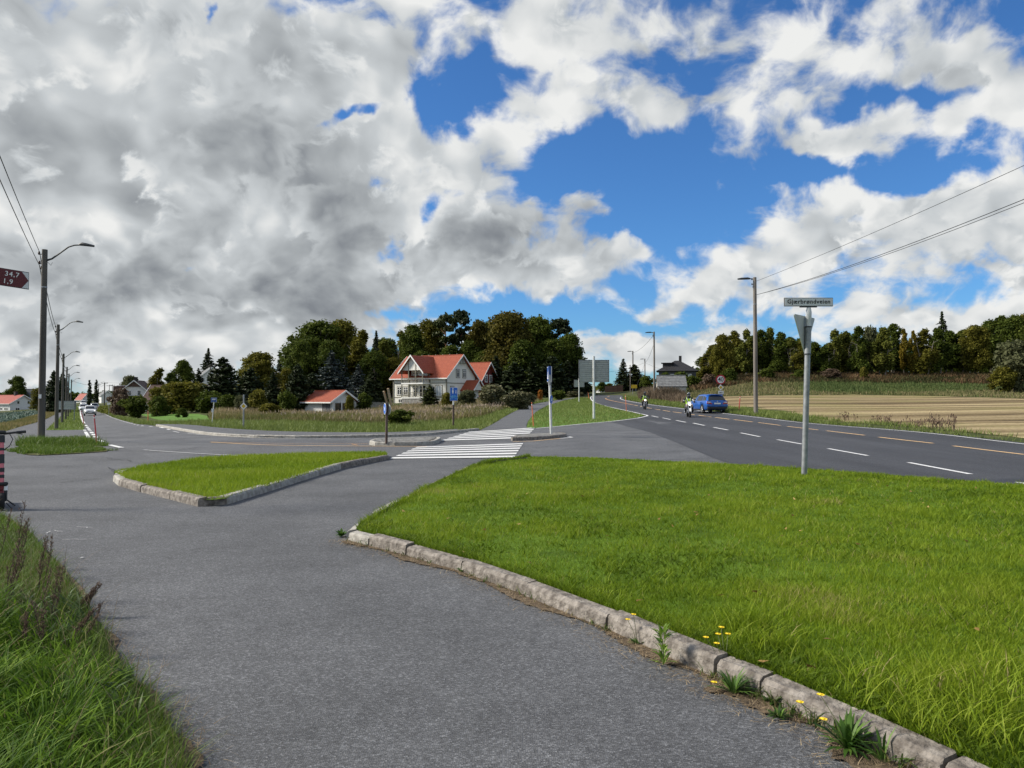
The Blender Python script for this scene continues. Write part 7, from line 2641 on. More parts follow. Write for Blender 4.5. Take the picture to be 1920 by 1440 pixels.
MB().box((dx, -.053, zz(750)), (w_ - .03, .006, h_ - .03)).build('blue_face', M['sign_navy'], bb)
# the small bus pictogram on it
bus = MB().box((dx, -.058, zz(748.6)), (w_ * .62, .004, h_ * .22)).box((dx - w_ * .18, -.058, zz(749.8)), (w_ * .10, .004, h_ * .10)).box((dx + w_ * .18, -.058, zz(749.8)), (w_ * .10, .004, h_ * .10))
bus.build('bus_glyph', M['plate_grey'], bb)
MB().box((dx * .42, -.05, zz(769.5)), (3.2 / F * g.y, .05, 7 / F * g.y)).build('timetable', M['sign_white'], bs)

# ---- speed limit sign
dS = 64
g = at_ground(1350, dS)
ss = thing('speed_limit_sign', 'red ringed 40 sign with a yellow diamond and a number plate, behind the blue car', 'traffic sign', g)
zz = lambda y_: AT(1351, y_, dS).z - g.z
cx_ = AT(1351, 711, dS).x - g.x
MB().tube([(cx_ - .03, 0, -.1), (cx_, 0, zz(708))], .045, 10).build('post', M['galv'], ss, True)
c = Vector((cx_, -.06, zz(711.8)))
rS = 9.0 / F * dS
rd = MB().disc(c, (0, -1, 0), rS, .02, 36).build('red_disc', M['sign_red'], ss)
MB().disc(c + Vector((0, -.012, 0)), (0, -1, 0), rS * .74, .006, 36).build('white_disc', M['sign_white'], rd)
o = link('lettering', text_mesh('40', .54, M['black'], depth=.004, spacing=.95), rd)
o.rotation_euler = (R(90), 0, 0); o.location = c + Vector((0, -.022, .0)); o.scale = (.92, 1, 1)
diamond(ss, (cx_, -.06, zz(726.3)), (0, -1, 0), 5.3 / F * dS)
npl = MB().box((cx_ + .01, -.06, zz(736)), (10.2 / F * dS, .02, 6.2 / F * dS)).build('number_plate', M['sign_white'], ss)
o = link('lettering', text_mesh('464', .19, M['black'], depth=.003), npl)
o.rotation_euler = (R(90), 0, 0); o.location = (cx_ + .01, -.074, zz(736.2))

# ---- backs of the big direction boards
def board_back(px0, px1, y0, y1, ppx, pbase, ptop, label, d=None, rows=14, legs=None, r=.11, rz=0.0, mat='sign_back'):
    g = G(ppx, pbase) if d is None else at_ground(ppx, d)
    dd = g.y
    root = thing('direction_board', label, 'direction board', g)
    zz = lambda y_: AT(ppx, y_, dd).z - g.z
    xx = lambda x_: AT(x_, 700, dd).x - g.x
    x0, x1, z0, z1 = xx(px0), xx(px1), zz(y1), zz(y0)
    mb = MB()
    hr = (z1 - z0) / rows
    for i in range(rows):
        a = z0 + i * hr
        prof = [(.0, a), (-.06, a + hr * .1), (-.06, a + hr * .5), (.0, a + hr * .6), (.0, a + hr)]
        for (q, w) in zip(prof[:-1], prof[1:]):
            mb.add([(x0, q[0], q[1]), (x1, q[0], q[1]), (x1, w[0], w[1]), (x0, w[0], w[1])], [(0, 1, 2, 3)])
    mb.box(((x0 + x1) / 2, .03, (z0 + z1) / 2), (x1 - x0, .05, z1 - z0))
    mb.build('board', M[mat], root)
    fr = MB()
    for z in (z0, z1):
        fr.box(((x0 + x1) / 2, -.01, z), (x1 - x0 + .06, .1, .05))
    for x in (x0, x1):
        fr.box((x, -.01, (z0 + z1) / 2), (.05, .1, z1 - z0))
    fr.build('frame', M['galv'], root)
    for lx_, ly in (legs or [(ppx, pbase)]):
        xb = xx(lx_)
        MB().tube([(xb, -.06 - r, -.15), (xb, -.06 - r, zz(ptop))], r, 12).build('post', M['galv_pale' if not legs else 'galv'], root, True)
    return root


board_back(1086, 1141.5, 675.5, 716, 1113, 785.5, 668, 'large ribbed grey sign board seen from behind on one thick post', rows=11, r=.085)
board_back(1076.5, 1095.5, 712.5, 725.5, 1085.5, 748, 709.5, 'small ribbed grey sign board seen from behind, further up the path', d=112, rows=6, r=.075)
board_back(106, 143, 752, 767.5, 124, 788, 752, 'grey ribbed sign board on two legs behind the left lamp posts', d=100, rows=5, legs=[(117.5, 788), (141, 788)], r=.05)

# ---- yellow direction sign up the road
g = at_ground(1189, 142)
ys = thing('yellow_sign', 'small yellow direction sign on two posts before the bushy conifer', 'direction sign', g)
zz = lambda y_: AT(1189, y_, 142).z - g.z
MB().box((0, -.05, zz(724.8)), (11 / F * 142, .04, 6.6 / F * 142)).build('panel', M['sign_yellow'], ys)
for sx in (-.25, .35):
    MB().tube([(sx, 0, -.2), (sx, 0, zz(721))], .05, 8).build('post', M['galv'], ys)

# ---- marker poles
def marker(b, t, label, mat, r=.022, d=None):
    g = G(*b) if d is None else at_ground(b[0], d)
    p = AT(t[0], t[1], g.y) - g
    root = thing('marker_pole', label, 'marker pole', g, 0, 'snow marker poles at the road edge')
    MB().tube([(0, 0, -.1), p * .5, p], [r, r, r * .8], 8).build('pole', M[mat], root)
    MB().tube([p * .88, p * .92], r * 1.12, 8).build('reflector', M['plate_grey'], root)


marker((181.5, 831), (176.4, 778), 'leaning red marker pole at the tip of the small pole island', 'snow_red', .024)
marker((157.5, 794), (152.5, 771), 'red marker pole on the edge of the pole verge', 'snow_red', .04)
marker((1000.6, 800), (996.8, 754), 'orange and pink marker pole between the cycle path and the grass triangle', 'snow_orange', .028)
marker((1174.6, 770.5), (1172.6, 740), 'thin pink marker pole on the grass triangle beside the main road', 'snow_orange', .03)
marker((277.5, 792), (277.6, 770), 'orange marker pole across the side road', 'snow_orange', .035)
marker((1385, 773), (1388, 742.5), 'red marker pole between the blue car and the pale lamp post', 'snow_red', .035)
marker((1104.5, 748), (1102.5, 736), 'thin pale marker pole near the top of the grass triangle', 'snow_orange', .04)

# ---- tan boards propped in the garden
g = at_ground(729, 124)
wf = thing('board_stack', 'two tan wooden boards propped in a V before the white house', 'boards', g)
zz = lambda y_: AT(729, y_, 124).z - g.z
xx = lambda x_: AT(x_, 700, 124).x - g.x
for (x0, y0, x1, y1, w) in ((718.5, 734, 724, 752, .20), (726.5, 729, 732, 755, .24)):
    mb = MB()
    a, b = Vector((xx(x0), 0, zz(y0))), Vector((xx(x1), 0, zz(y1)))
    mb.prism([(-w / 2, 0), (w / 2, 0), (w / 2, 1.0), (-w / 2, 1.0)], b - (a - b) * .2, (1, 0, 0), (a - b) * 1.2, (0, .9, .1))
    mb.build('board', M['raw_wood'], wf)

# ---- small sign by the far hedge, and the hedge
g = at_ground(204.5, 118)
sg_ = thing('small_sign', 'small white sign on a thin post before the clipped hedge', 'sign', g)
zz = lambda y_: AT(204.5, y_, 118).z - g.z
MB().tube([(0, 0, -.1), (0, 0, zz(755))], .035, 8).build('post', M['galv'], sg_)
MB().box((0, -.05, zz(757)), (.5, .03, .3)).build('panel', M['sign_white'], sg_)
a_, b_ = at_ground(194, 150), at_ground(219, 122)
lob = []
for i in range(14):
    q = a_.lerp(b_, i / 13)
    lob.append((q.x - a_.x, q.y - a_.y, .55 + q.z - a_.z, 1.3, 1.3, .75))
hg = thing('hedge', 'clipped green hedge along the bend of the side road', 'hedge', a_)
link('foliage', crown_from_lobes('foliage', lob, 3500, .3, M['leaf_birch'], 400, .5), hg)
MB().tube([(0, 0, -.2), tuple(b_ - a_ + Vector((0, 0, .3)))], .08, 6).build('stems', M['bark'], hg)


# cracks in the old asphalt of the junction
M['crack'] = MAT('asphalt crack', (.022, .022, .023), .95)
rr_ = random.Random(5)
mb = MB()
for (a, b) in (((255, 868), (330, 870)), ((300, 874), (380, 868)), ((195, 858), (250, 866)), ((110, 905), (190, 897)), ((40, 880), (130, 874)), ((205, 876), (228, 900)), ((1000, 840), (1100, 832)), ((560, 846), (640, 848)), ((330, 845), (380, 838))):
    p, q = PL(*a).xy, PL(*b).xy
    pts = [p.lerp(q, i / 12) + Vector((rr_.gauss(0, .05), rr_.gauss(0, .05))) for i in range(13)]
    ribbon(mb, pts, .022, .0095)
mb.build('asphalt_cracks', M['crack'], kind='stuff')

# ================================================================== VEHICLES AND RIDERS
M['car_blue'] = MAT('blue metallic car paint', (.012, .105, .42), .3, .35, coat=.6)
M['car_white'] = MAT('white car paint', (.72, .73, .74), .3, coat=.5)
M['car_black_trim'] = MAT('black plastic trim', (.014, .014, .015), .55)
M['car_glass'] = MAT('dark car glass', (.012, .016, .018), .05, spec=.9)
M['tyre'] = MAT('tyre rubber', (.012, .012, .012), .85)
M['alloy'] = MAT('alloy rim', (.55, .56, .57), .35, .6)
M['chrome'] = MAT('polished metal', (.62, .62, .62), .2, .9)
M['tail_red'] = MAT('red tail light', (.35, .01, .012), .2, spec=.8)
M['lamp_clear'] = MAT('clear lamp glass', (.65, .66, .66), .12, spec=.8)


def lit_mat(name, col, power):
    m, nt, p, n = node_mat(name)
    p.inputs['Base Color'].default_value = (*col, 1)
    p.inputs['Emission Color'].default_value = (*col, 1)
    p.inputs['Emission Strength'].default_value = power
    return m


M['headlight'] = lit_mat('lit headlight', (1, .93, .78), 2.2)


def wheel(root, c, r, w, rim, side, spokes=5):
    """tyre, rim, spokes; axle along y"""
    wo = bpy.data.objects.new('wheel', None); COL.objects.link(wo); wo.parent = root; wo.location = c
    mb = MB()
    seg = 20
    prof = [(r * .66, -w / 2), (r * .93, -w / 2), (r, -w * .32), (r, w * .32), (r * .93, w / 2), (r * .66, w / 2)]
    vs = [(p[0] * math.cos(2 * math.pi * i / seg), p[1], p[0] * math.sin(2 * math.pi * i / seg)) for i in range(seg) for p in prof]
    k = len(prof)
    mb.add(vs, [(i * k + j, i * k + (j + 1) % k, ((i + 1) % seg) * k + (j + 1) % k, ((i + 1) % seg) * k + j) for i in range(seg) for j in range(k)])
    mb.build('tyre', M['tyre'], wo, True)
    rb = MB()
    rb.tube([(0, -w * .2, 0), (0, w * .2, 0)], r * .16, 12)
    vs = [(r * q * math.cos(2 * math.pi * i / seg), y_, r * q * math.sin(2 * math.pi * i / seg)) for i in range(seg) for (q, y_) in ((.58, -w * .42), (.68, -w * .44), (.68, w * .44), (.58, w * .42))]
    rb.add(vs, [(i * 4 + j, i * 4 + (j + 1) % 4, ((i + 1) % seg) * 4 + (j + 1) % 4, ((i + 1) % seg) * 4 + j) for i in range(seg) for j in range(4)])
    for i in range(spokes):
        a = 2 * math.pi * i / spokes
        ys = side * w * .3
        rb.tube([(r * .12 * math.cos(a), ys, r * .12 * math.sin(a)), (r * .62 * math.cos(a), ys, r * .62 * math.sin(a))], r * (.075 if spokes < 8 else .03), 5)
    rb.build('rim', M[rim], wo, True)
    return wo


def loft(secs, close=True):
    mb = MB()
    k = len(secs[0])
    vs = [p for s in secs for p in s]
    fs = [(i * k + j, i * k + j + 1, (i + 1) * k + j + 1, (i + 1) * k + j) for i in range(len(secs) - 1) for j in range(k - 1)]
    if close:
        fs += [tuple(range(k)), tuple((len(secs) - 1) * k + j for j in range(k - 1, -1, -1))]
    return mb.add(vs, fs)


def car(label, loc, rz, paint, kind='estate', lights=False, name='car', plate=None):
    root = thing(name, label, 'car', loc, rz)
    suv = kind == 'suv'
    dz = .10 if suv else 0
    A = 1.33
    st = [(-2.33, .80, .42, .92), (-2.27, .86, .34, .97), (-2.0, .885, .28, 1.0), (-A - .42, .90, .24, .99), (-A - .40, .90, .38, .99), (-A - .26, .905, .60, .985), (-A, .905, .69, .98), (-A + .26, .905, .60, .975), (-A + .40, .905, .38, .97), (-A + .42, .905, .21, .97),
          (-.3, .905, .20, .95), (.5, .905, .20, .94), (A - .42, .90, .21, .95), (A - .40, .90, .38, .95), (A - .26, .90, .60, .94), (A, .90, .68, .93), (A + .26, .885, .60, .90), (A + .40, .875, .38, .87), (A + .42, .875, .24, .865), (2.05, .83, .24, .82), (2.25, .74, .28, .74), (2.33, .62, .34, .64)]
    secs = []
    for (x, w, zb, zt) in st:
        zb, zt = zb + dz, zt + dz * 1.3
        zm = max(zb + .02, .56 + dz)
        half = [(0, zb), (w * .88, zb), (w * .975, zb + min(.1, (zt - zb) * .25)), (w, max(zm, zb + (zt - zb) * .35)), (w * .985, zt - .07), (w * .93, zt), (w * .5, zt + .035), (0, zt + .045)]
        full = [(x, -y, z) for (y, z) in half[::-1]][:-1] + [(x, y, z) for (y, z) in half]
        secs.append(full)
    loft(secs).build('body', paint, root, True)
    # dark underside keeps daylight out of the arches
    MB().box((0, 0, .42 + dz), (4.0, 1.40, .34)).build('underbody', M['car_black_trim'], root)
    H = 1.47 + (.2 if suv else 0)
    b0 = .93 + dz * 1.3
    gh = [(-2.27, .80, .76, b0 + .02), (-2.12, .83, .70, b0 + .20), (-1.93, .85, .66, H - .13), (-1.6, .86, .655, H - .03), (-.8, .865, .66, H), (.0, .865, .655, H - .02), (.32, .86, .64, H - .10), (.62, .85, .68, b0 + .30), (1.02, .80, .76, b0 + .0)]
    secs = []
    for (x, wb, wr, zr) in gh:
        half = [(wb, b0 - .04), (wr + .015, zr - .07 if zr > b0 + .1 else zr - .02), (wr - .06, zr), (wr * .5, zr + .03), (0, zr + .035)]
        secs.append([(x, -y, z) for (y, z) in half] + [(x, y, z) for (y, z) in half[::-1]][1:])
    loft(secs).build('roof', paint, root, True)

    def prof(x):
        xs = [g[0] for g in gh]
        return [float(np.interp(x, xs, [g[i] for g in gh])) for i in (1, 2, 3)]

    def side(x, t, s):
        wb, wr, zr = prof(x)
        z0, z1 = b0 - .04, zr - .07
        return Vector((x, s * (wb + (wr + .015 - wb) * t + .008), z0 + (z1 - z0) * t))
    for s in (-1, 1):
        for (xa, xb, xc, xd) in ((-2.0, -1.26, -1.30, -1.86), (-1.18, -.16, -.20, -1.18), (-.06, .74, .34, -.06)):
            q = [side(xa, .16, s), side(xb, .16, s), side(xc, .93, s), side(xd, .93, s)]
            MB().add(q + [p + Vector((0, -s * .02, 0)) for p in q], [(0, 1, 2, 3), (4, 5, 6, 7), (0, 1, 5, 4), (1, 2, 6, 5), (2, 3, 7, 6), (3, 0, 4, 7)]).build('side_window', M['car_glass'], root)
        MB().tube([(-1.7, s * .60, H + .015), (-.8, s * .61, H + .055), (.1, s * .60, H + .02)], .018, 6).build('roof_rail', M['car_black_trim'], root)
        for xh in (-1.05, .0):
            MB().bbox((xh, s * .915, .84 + dz), (.2, .03, .035), .008).build('door_handle', paint, root)
        MB().bbox((.62, s * 1.0, 1.0 + dz), (.12, .2, .13), .03).build('mirror', paint, root)
        MB().box((0, s * .895, .27 + dz), (1.9, .04, .1)).build('sill', M['car_black_trim'], root)
        # lamps
        MB().prism([(.40, .70 + dz), (.845, .74 + dz), (.83, .93 + dz * 1.2), (.55, .90 + dz * 1.2)], (-2.335, 0, 0), (0, s, 0), (0, 0, 1), (.16, 0, 0)).build('tail_light', M['tail_red'], root)
        MB().prism([(.50, .83 + dz), (.80, .80 + dz), (.79, .90 + dz * 1.2), (.54, .87 + dz * 1.2)], (-2.345, 0, 0), (0, s, 0), (0, 0, 1), (.03, 0, 0)).build('reverse_light', M['lamp_clear'], root)
        MB().prism([(.36, .62 + dz), (.74, .66 + dz), (.72, .78 + dz), (.42, .72 + dz)], (2.12, 0, 0), (0, s, 0), (0, 0, 1), (.17, 0, 0)).build('headlight', M['headlight' if lights else 'lamp_clear'], root)
    # rear window and windscreen lie on the sloping ends
    def sheet_(pts, nm, off):
        q = [Vector(p) + Vector(off) for p in pts]
        MB().add(q + [p - Vector(off) * .9 for p in q], [(0, 1, 2, 3), (4, 5, 6, 7), (0, 1, 5, 4), (1, 2, 6, 5), (2, 3, 7, 6), (3, 0, 4, 7)]).build(nm, M['car_glass'], root)
    sheet_([(-2.245, -.70, b0 + .06), (-2.245, .70, b0 + .06), (-1.975, .58, H - .17), (-1.975, -.58, H - .17)], 'rear_window', (-.035, 0, .02))
    sheet_([(.95, -.70, b0 + .06), (.95, .70, b0 + .06), (.40, .58, H - .13), (.40, -.58, H - .13)], 'windscreen', (.03, 0, .03))
    MB().box((-1.95, 0, H - .04), (.2, 1.15, .035), ry=R(10)).build('roof_spoiler', paint, root)
    MB().bbox((-2.31, 0, .42 + dz), (.14, 1.60, .16), .03).build('rear_bumper', M['car_black_trim'], root)
    MB().bbox((-2.335, 0, .60 + dz), (.05, 1.70, .10), .02).build('bumper_strip', paint, root)
    MB().bbox((2.25, 0, .40 + dz), (.2, 1.35, .2), .04).build('front_grille', M['car_black_trim'], root)
    MB().box((2.30, 0, .60 + dz), (.06, .8, .10)).build('grille', M['car_black_trim'], root)
    MB().box((-2.352, 0, .76 + dz), (.02, .52, .115)).build('number_plate', M['sign_white'], root)
    MB().box((2.36, 0, .46 + dz), (.02, .5, .11)).build('number_plate', M['sign_white'], root)
    MB().disc((-2.335, 0, .90 + dz), (-1, 0, 0), .045, .03, 14).build('badge', M['chrome'], root)
    MB().tube([(-1.5, 0, H), (-1.62, 0, H + .16)], .008, 5).build('antenna', M['car_black_trim'], root)
    rw = .325 + (.04 if suv else 0)
    for xw in (-A, A):
        for s in (-1, 1):
            wheel(root, (xw, s * .80, rw), rw, .21, 'alloy', s)
    return root


def heading(a, b):
    """bearing along the road from plan point a to b"""
    return math.atan2(b.y - a.y, b.x - a.x)


h_away = heading(G(1341, 783), G(1284, 775.6))
g = G(1344, 775.2)
fw = Vector((math.cos(h_away + R(6)), math.sin(h_away + R(6)), 0))
c = g + fw * 2.2
car('blue estate car driving away up the main road, its rear window dark', (c.x, c.y, lz(c.x, c.y) + .004), h_away + R(6), M['car_blue'])
# the cars on the side road
for (p, q, lab, away, kind, rzz) in (((168.5, 779.3), (160, 766), 'white off road car leading the oncoming cars on the side road', False, 'suv', 0), ((156.5, 772.0), (153.5, 764), 'white car half hidden behind the leading white car', False, 'suv', 0),
                                ((176.8, 770.4), (170, 762), 'white car driving away up the side road on the far lane', True, 'suv', 0), ((156.5, 761.3), (157.5, 757.5), 'distant white car with a dark windscreen, last of the oncoming ones', False, 'suv', 0)):
    a, b = G(*p), G(*q)
    hd = heading(b, a)
    if away: hd += math.pi
    car(lab, (a.x, a.y, a.z + .01), hd, M['car_white'], kind, lights=not away)


# ---- motorcycles
M['bike_white'] = MAT('white motorcycle paint', (.72, .72, .71), .3, coat=.4)
M['engine'] = MAT('engine metal', (.06, .06, .062), .45, .5)
M['seat_black'] = MAT('black seat', (.012, .012, .012), .7)
M['suit'] = MAT('black riding suit', (.014, .014, .016), .7)
M['vest'] = MAT('yellow green safety vest', (.42, .72, .02), .6)
M['helmet_grey'] = MAT('grey helmet', (.10, .11, .12), .25, coat=.5)
M['helmet_black'] = MAT('black helmet', (.02, .02, .022), .25, coat=.5)
M['visor'] = MAT('dark visor', (.008, .009, .01), .06, spec=.9)
M['pale_sleeve'] = MAT('pale sleeve panel', (.6, .6, .58), .7)
M['bike_dark'] = MAT('dark motorcycle paint', (.03, .03, .034), .3, coat=.4)


def motorcycle(label, loc, rz, paint):
    root = thing('motorcycle', label, 'motorcycle', loc, rz)
    wheel(root, (.74, 0, .31), .31, .12, 'engine', 1, 6)
    wheel(root, (-.68, 0, .31), .31, .16, 'engine', 1, 6)
    for s in (-1, 1):
        MB().tube([(.74, s * .09, .31), (.62, s * .09, .62), (.46, s * .09, .98)], [.026, .03, .026], 8).build('fork_leg', M['chrome'], root, True)
        MB().tube([(-.68, s * .11, .31), (-.2, s * .12, .42)], .03, 6).build('swing_arm', M['engine'], root)
        MB().tube([(.46, 0, 1.02), (.44, s * .14, 1.08), (.36, s * .30, 1.09), (.30, s * .40, 1.06)], .014, 6).build('handlebar', M['seat_black'], root)
        MB().tube([(.33, s * .33, 1.08), (.29, s * .42, 1.055)], .021, 8).build('grip', M['tyre'], root)
        mb = MB().tube([(.40, s * .24, 1.09), (.40, s * .33, 1.25)], .008, 5).bbox((.40, s * .36, 1.28), (.03, .15, .09), .012)
        mb.build('mirror', M['seat_black'], root)
        mb = MB().tube([(-.1, s * .13, .34), (-.08, s * .30, .34)], .015, 6); mb.build('foot_peg', M['engine'], root)
        MB().bbox((.50, s * .20, .87), (.04, .10, .05), .01).build('indicator', M['leaf_orange_lamp'], root)
        MB().prism([(.10, .62), (.52, .80), (.46, .96), (.16, .93)], (0, s * .17, 0), (1, 0, 0), (0, 0, 1), (0, s * .05, 0)).build('side_fairing', paint, root)
    MB().ball((.58, 0, .93), (.10, .115, .115), 14, 8).build('headlamp_shell', paint, root, True)
    MB().disc((.675, 0, .93), (1, 0, -.08), .088, .02, 18).build('headlight', M['headlight'], root)
    MB().bbox((.55, 0, 1.05), (.05, .26, .16), .03, ry=R(-25)).build('fly_screen', paint, root)
    # front mudguard: an arc over the wheel
    mb = MB()
    pts = [(.74 + .345 * math.cos(a), .31 + .345 * math.sin(a)) for a in np.linspace(R(20), R(165), 9)]
    mb.add([(x, y, z) for (x, z) in pts for y in (-.07, .07)], [(2 * i, 2 * i + 1, 2 * i + 3, 2 * i + 2) for i in range(8)])
    mb.build('front_mudguard', paint, root, True)
    secs = []
    for (x, w, z0, z1) in ((.38, .08, .84, .95), (.30, .15, .80, 1.0), (.12, .17, .78, 1.03), (-.05, .14, .78, .97), (-.14, .09, .79, .90)):
        secs.append([(x, w * math.cos(a), (z0 + z1) / 2 + (z1 - z0) / 2 * math.sin(a)) for a in np.linspace(0, 2 * math.pi, 13)])
    loft(secs).build('fuel_tank', paint, root, True)
    secs = []
    for (x, w, z0, z1) in ((-.10, .10, .74, .82), (-.3, .15, .73, .81), (-.55, .13, .76, .86), (-.85, .08, .84, .92), (-.95, .05, .88, .92)):
        secs.append([(x, w * math.cos(a), (z0 + z1) / 2 + (z1 - z0) / 2 * math.sin(a)) for a in np.linspace(0, 2 * math.pi, 11)])
    loft(secs).build('seat', M['seat_black'], root, True)
    e = MB().bbox((.08, 0, .42), (.42, .34, .30), .05).bbox((.16, 0, .63), (.22, .28, .22), .04, ry=R(-12))
    for i in range(5):
        e.box((.19, 0, .56 + i * .04), (.26, .32, .012))
    e.build('engine', M['engine'], root)
    MB().tube([(.44, 0, .92), (.2, .0, .74), (-.2, 0, .70), (-.75, 0, .84)], .03, 8).tube([(.44, 0, .86), (.30, .0, .45), (.2, 0, .28), (-.2, 0, .30)], .028, 8).build('frame', M['engine'], root)
    MB().tube([(.26, -.10, .55), (.34, -.16, .34), (.1, -.18, .24), (-.35, -.20, .28), (-.82, -.22, .42)], [.022, .025, .03, .05, .055], 8).build('exhaust', M['chrome'], root, True)
    MB().box((-.98, 0, .66), (.02, .18, .14), ry=R(15)).build('number_plate', M['sign_white'], root)
    MB().bbox((-.95, 0, .86), (.05, .14, .05), .01).build('tail_light', M['tail_red'], root)
    return root


M['leaf_orange_lamp'] = MAT('orange indicator', (.6, .2, .02), .3)


def skin_mesh(name, joints, edges, rad, mat, sub=1, root_i=0):
    me = bpy.data.meshes.new(name)
    me.from_pydata([tuple(j) for j in joints], edges, [])
    o = bpy.data.objects.new(name, me)
    COL.objects.link(o)
    sk = o.modifiers.new('skin', 'SKIN')
    sk.use_smooth_shade = True
    for i, r in enumerate(rad):
        sv = me.skin_vertices[0].data[i]
        sv.radius = r if isinstance(r, tuple) else (r, r)
        sv.use_root = (i == root_i)
    ss = o.modifiers.new('sub', 'SUBSURF')
    ss.levels = ss.render_levels = sub
    dg = bpy.context.evaluated_depsgraph_get()
    out = bpy.data.meshes.new_from_object(o.evaluated_get(dg))
    bpy.data.objects.remove(o)
    out.materials.clear()
    out.materials.append(mat)
    out.polygons.foreach_set('use_smooth', np.ones(len(out.polygons), bool))
    return out


def rider(label, loc, rz, helmet, sleeve=False):
    """seated motorcyclist, local +x ahead; one continuous body, clothing and helmet as its parts"""
    root = thing('person', label, 'person', loc, rz, 'motorcyclists on the main road')
    J = [(-.26, 0, .88), (-.22, 0, 1.04), (-.14, 0, 1.24), (-.09, 0, 1.40), (-.05, 0, 1.50), (-.02, 0, 1.60)]
    E = [(0, 1), (1, 2), (2, 3), (3, 4), (4, 5)]
    Rr = [(.15, .17), (.13, .16), (.14, .185), (.10, .16), (.06, .06), (.095, .085)]
    for s in (-1, 1):
        b = len(J)
        J += [(-.10, s * .20, 1.385), (.03, s * .33, 1.19), (.19, s * .385, 1.11), (.29, s * .37, 1.085)]
        Rr += [.085, .062, .05, .043]
        E += [(3, b), (b, b + 1), (b + 1, b + 2), (b + 2, b + 3)]
        b = len(J)
        J += [(-.20, s * .13, .86), (.16, s * .25, .76), (.04, s * .235, .56), (-.10, s * .22, .37), (-.02, s * .23, .335), (.13, s * .25, .325)]
        Rr += [.115, .085, .072, .05, .055, .04]
        E += [(0, b), (b, b + 1), (b + 1, b + 2), (b + 2, b + 3), (b + 3, b + 4), (b + 4, b + 5)]
    link('body', skin_mesh('body', J, E, Rr, M['suit']), root)
    # vest: a shell over the torso, open at the neck in a V
    secs = []
    for (x, z, wy, dx, sh) in ((-.235, .96, .185, .175, 0), (-.20, 1.06, .185, .165, 0), (-.15, 1.20, .215, .17, 0), (-.115, 1.32, .225, .155, 0), (-.09, 1.415, .20, .12, .0), (-.075, 1.465, .13, .09, 0)):
        ring_ = []
        for a in np.linspace(0, 2 * math.pi, 21)[:-1]:
            ca, sa = math.cos(a), math.sin(a)
            vcut = max(0, (z - 1.2)) * .55 if (ca > .75) else 0
            ring_.append((x + dx * (abs(ca) ** .8) * (1 if ca > 0 else -1), wy * (abs(sa) ** .8) * (1 if sa > 0 else -1), z - vcut))
        ring_.append(ring_[0])
        secs.append(ring_)
    loft(secs, False).build('safety_vest', M['vest'], root, True)
    for s in (-1, 1):
        MB().tube([(-.0, s * .09, 1.0), (.02, s * .10, 1.15), (.02, s * .11, 1.3), (-.02, s * .12, 1.4)], .022, 6).build('reflective_stripe', M['sign_white'], root)
    # helmet with visor
    h = MB().ball((.01, 0, 1.635), (.155, .128, .15), 16, 10)
    ho = h.build('helmet', helmet, root, True)
    mb = MB()
    vs = []
    for i in range(9):
        a = R(-62 + 124 * i / 8)
        for z, k in ((1.585, .99), (1.625, 1.035), (1.69, 1.0)):
            rr_ = math.sqrt(max(0, 1 - ((z - 1.635) / .15) ** 2))
            vs.append((.01 + .155 * k * rr_ * math.cos(a) + .006, .132 * k * rr_ * math.sin(a), z))
    mb.add(vs, [(3 * i + j, 3 * i + j + 1, 3 * i + j + 4, 3 * i + j + 3) for i in range(8) for j in range(2)])
    mb.build('visor', M['visor'], ho, True)
    MB().bbox((.13, 0, 1.545), (.07, .14, .07), .025).build('chin_guard', helmet, ho)
    # gloves: palm, four fingers and a thumb closed on the grip
    for s in (-1, 1):
        g = MB().bbox((.295, s * .375, 1.085), (.075, .085, .035), .012)
        for k in range(4):
            y = s * (.342 + k * .021)
            r_ = (.0105, .0115, .011, .009)[k]
            g.tube([(.32, y, 1.09), (.345, y, 1.085), (.352, y, 1.06), (.335, y, 1.04), (.315, y, 1.042)], r_, 6)
        g.tube([(.285, s * .335, 1.075), (.30, s * .318, 1.05), (.325, s * .325, 1.035)], .012, 6)
        g.build('glove', M['suit'], root)
        if sleeve:
            MB().tube([(-.02, s * .285, 1.275), (.045, s * .345, 1.18), (.11, s * .37, 1.15)], [.072, .068, .062], 8, False).build('pale_sleeve', M['pale_sleeve'], root)
    return root


a, b = G(1284, 775.6), G(1333, 782)
hd = heading(a, b)
g = G(1291.5, 782.2)
motorcycle('white motorcycle with its headlight on, the nearer of two oncoming ones', g, hd + R(-7), M['bike_white'])
rider('person in a yellow green vest and grey helmet on the nearer white motorcycle', g, hd + R(-7), M['helmet_grey'], True)
a, b = G(1200, 762), G(1243, 769.6)
hd = heading(a, b)
g = G(1209, 767.6)
motorcycle('dark motorcycle with its headlight on, the farther of two oncoming ones', g, hd + R(-4), M['bike_dark'])
rider('person in black with a yellow green vest on the farther dark motorcycle', g, hd + R(-4), M['helmet_black'])

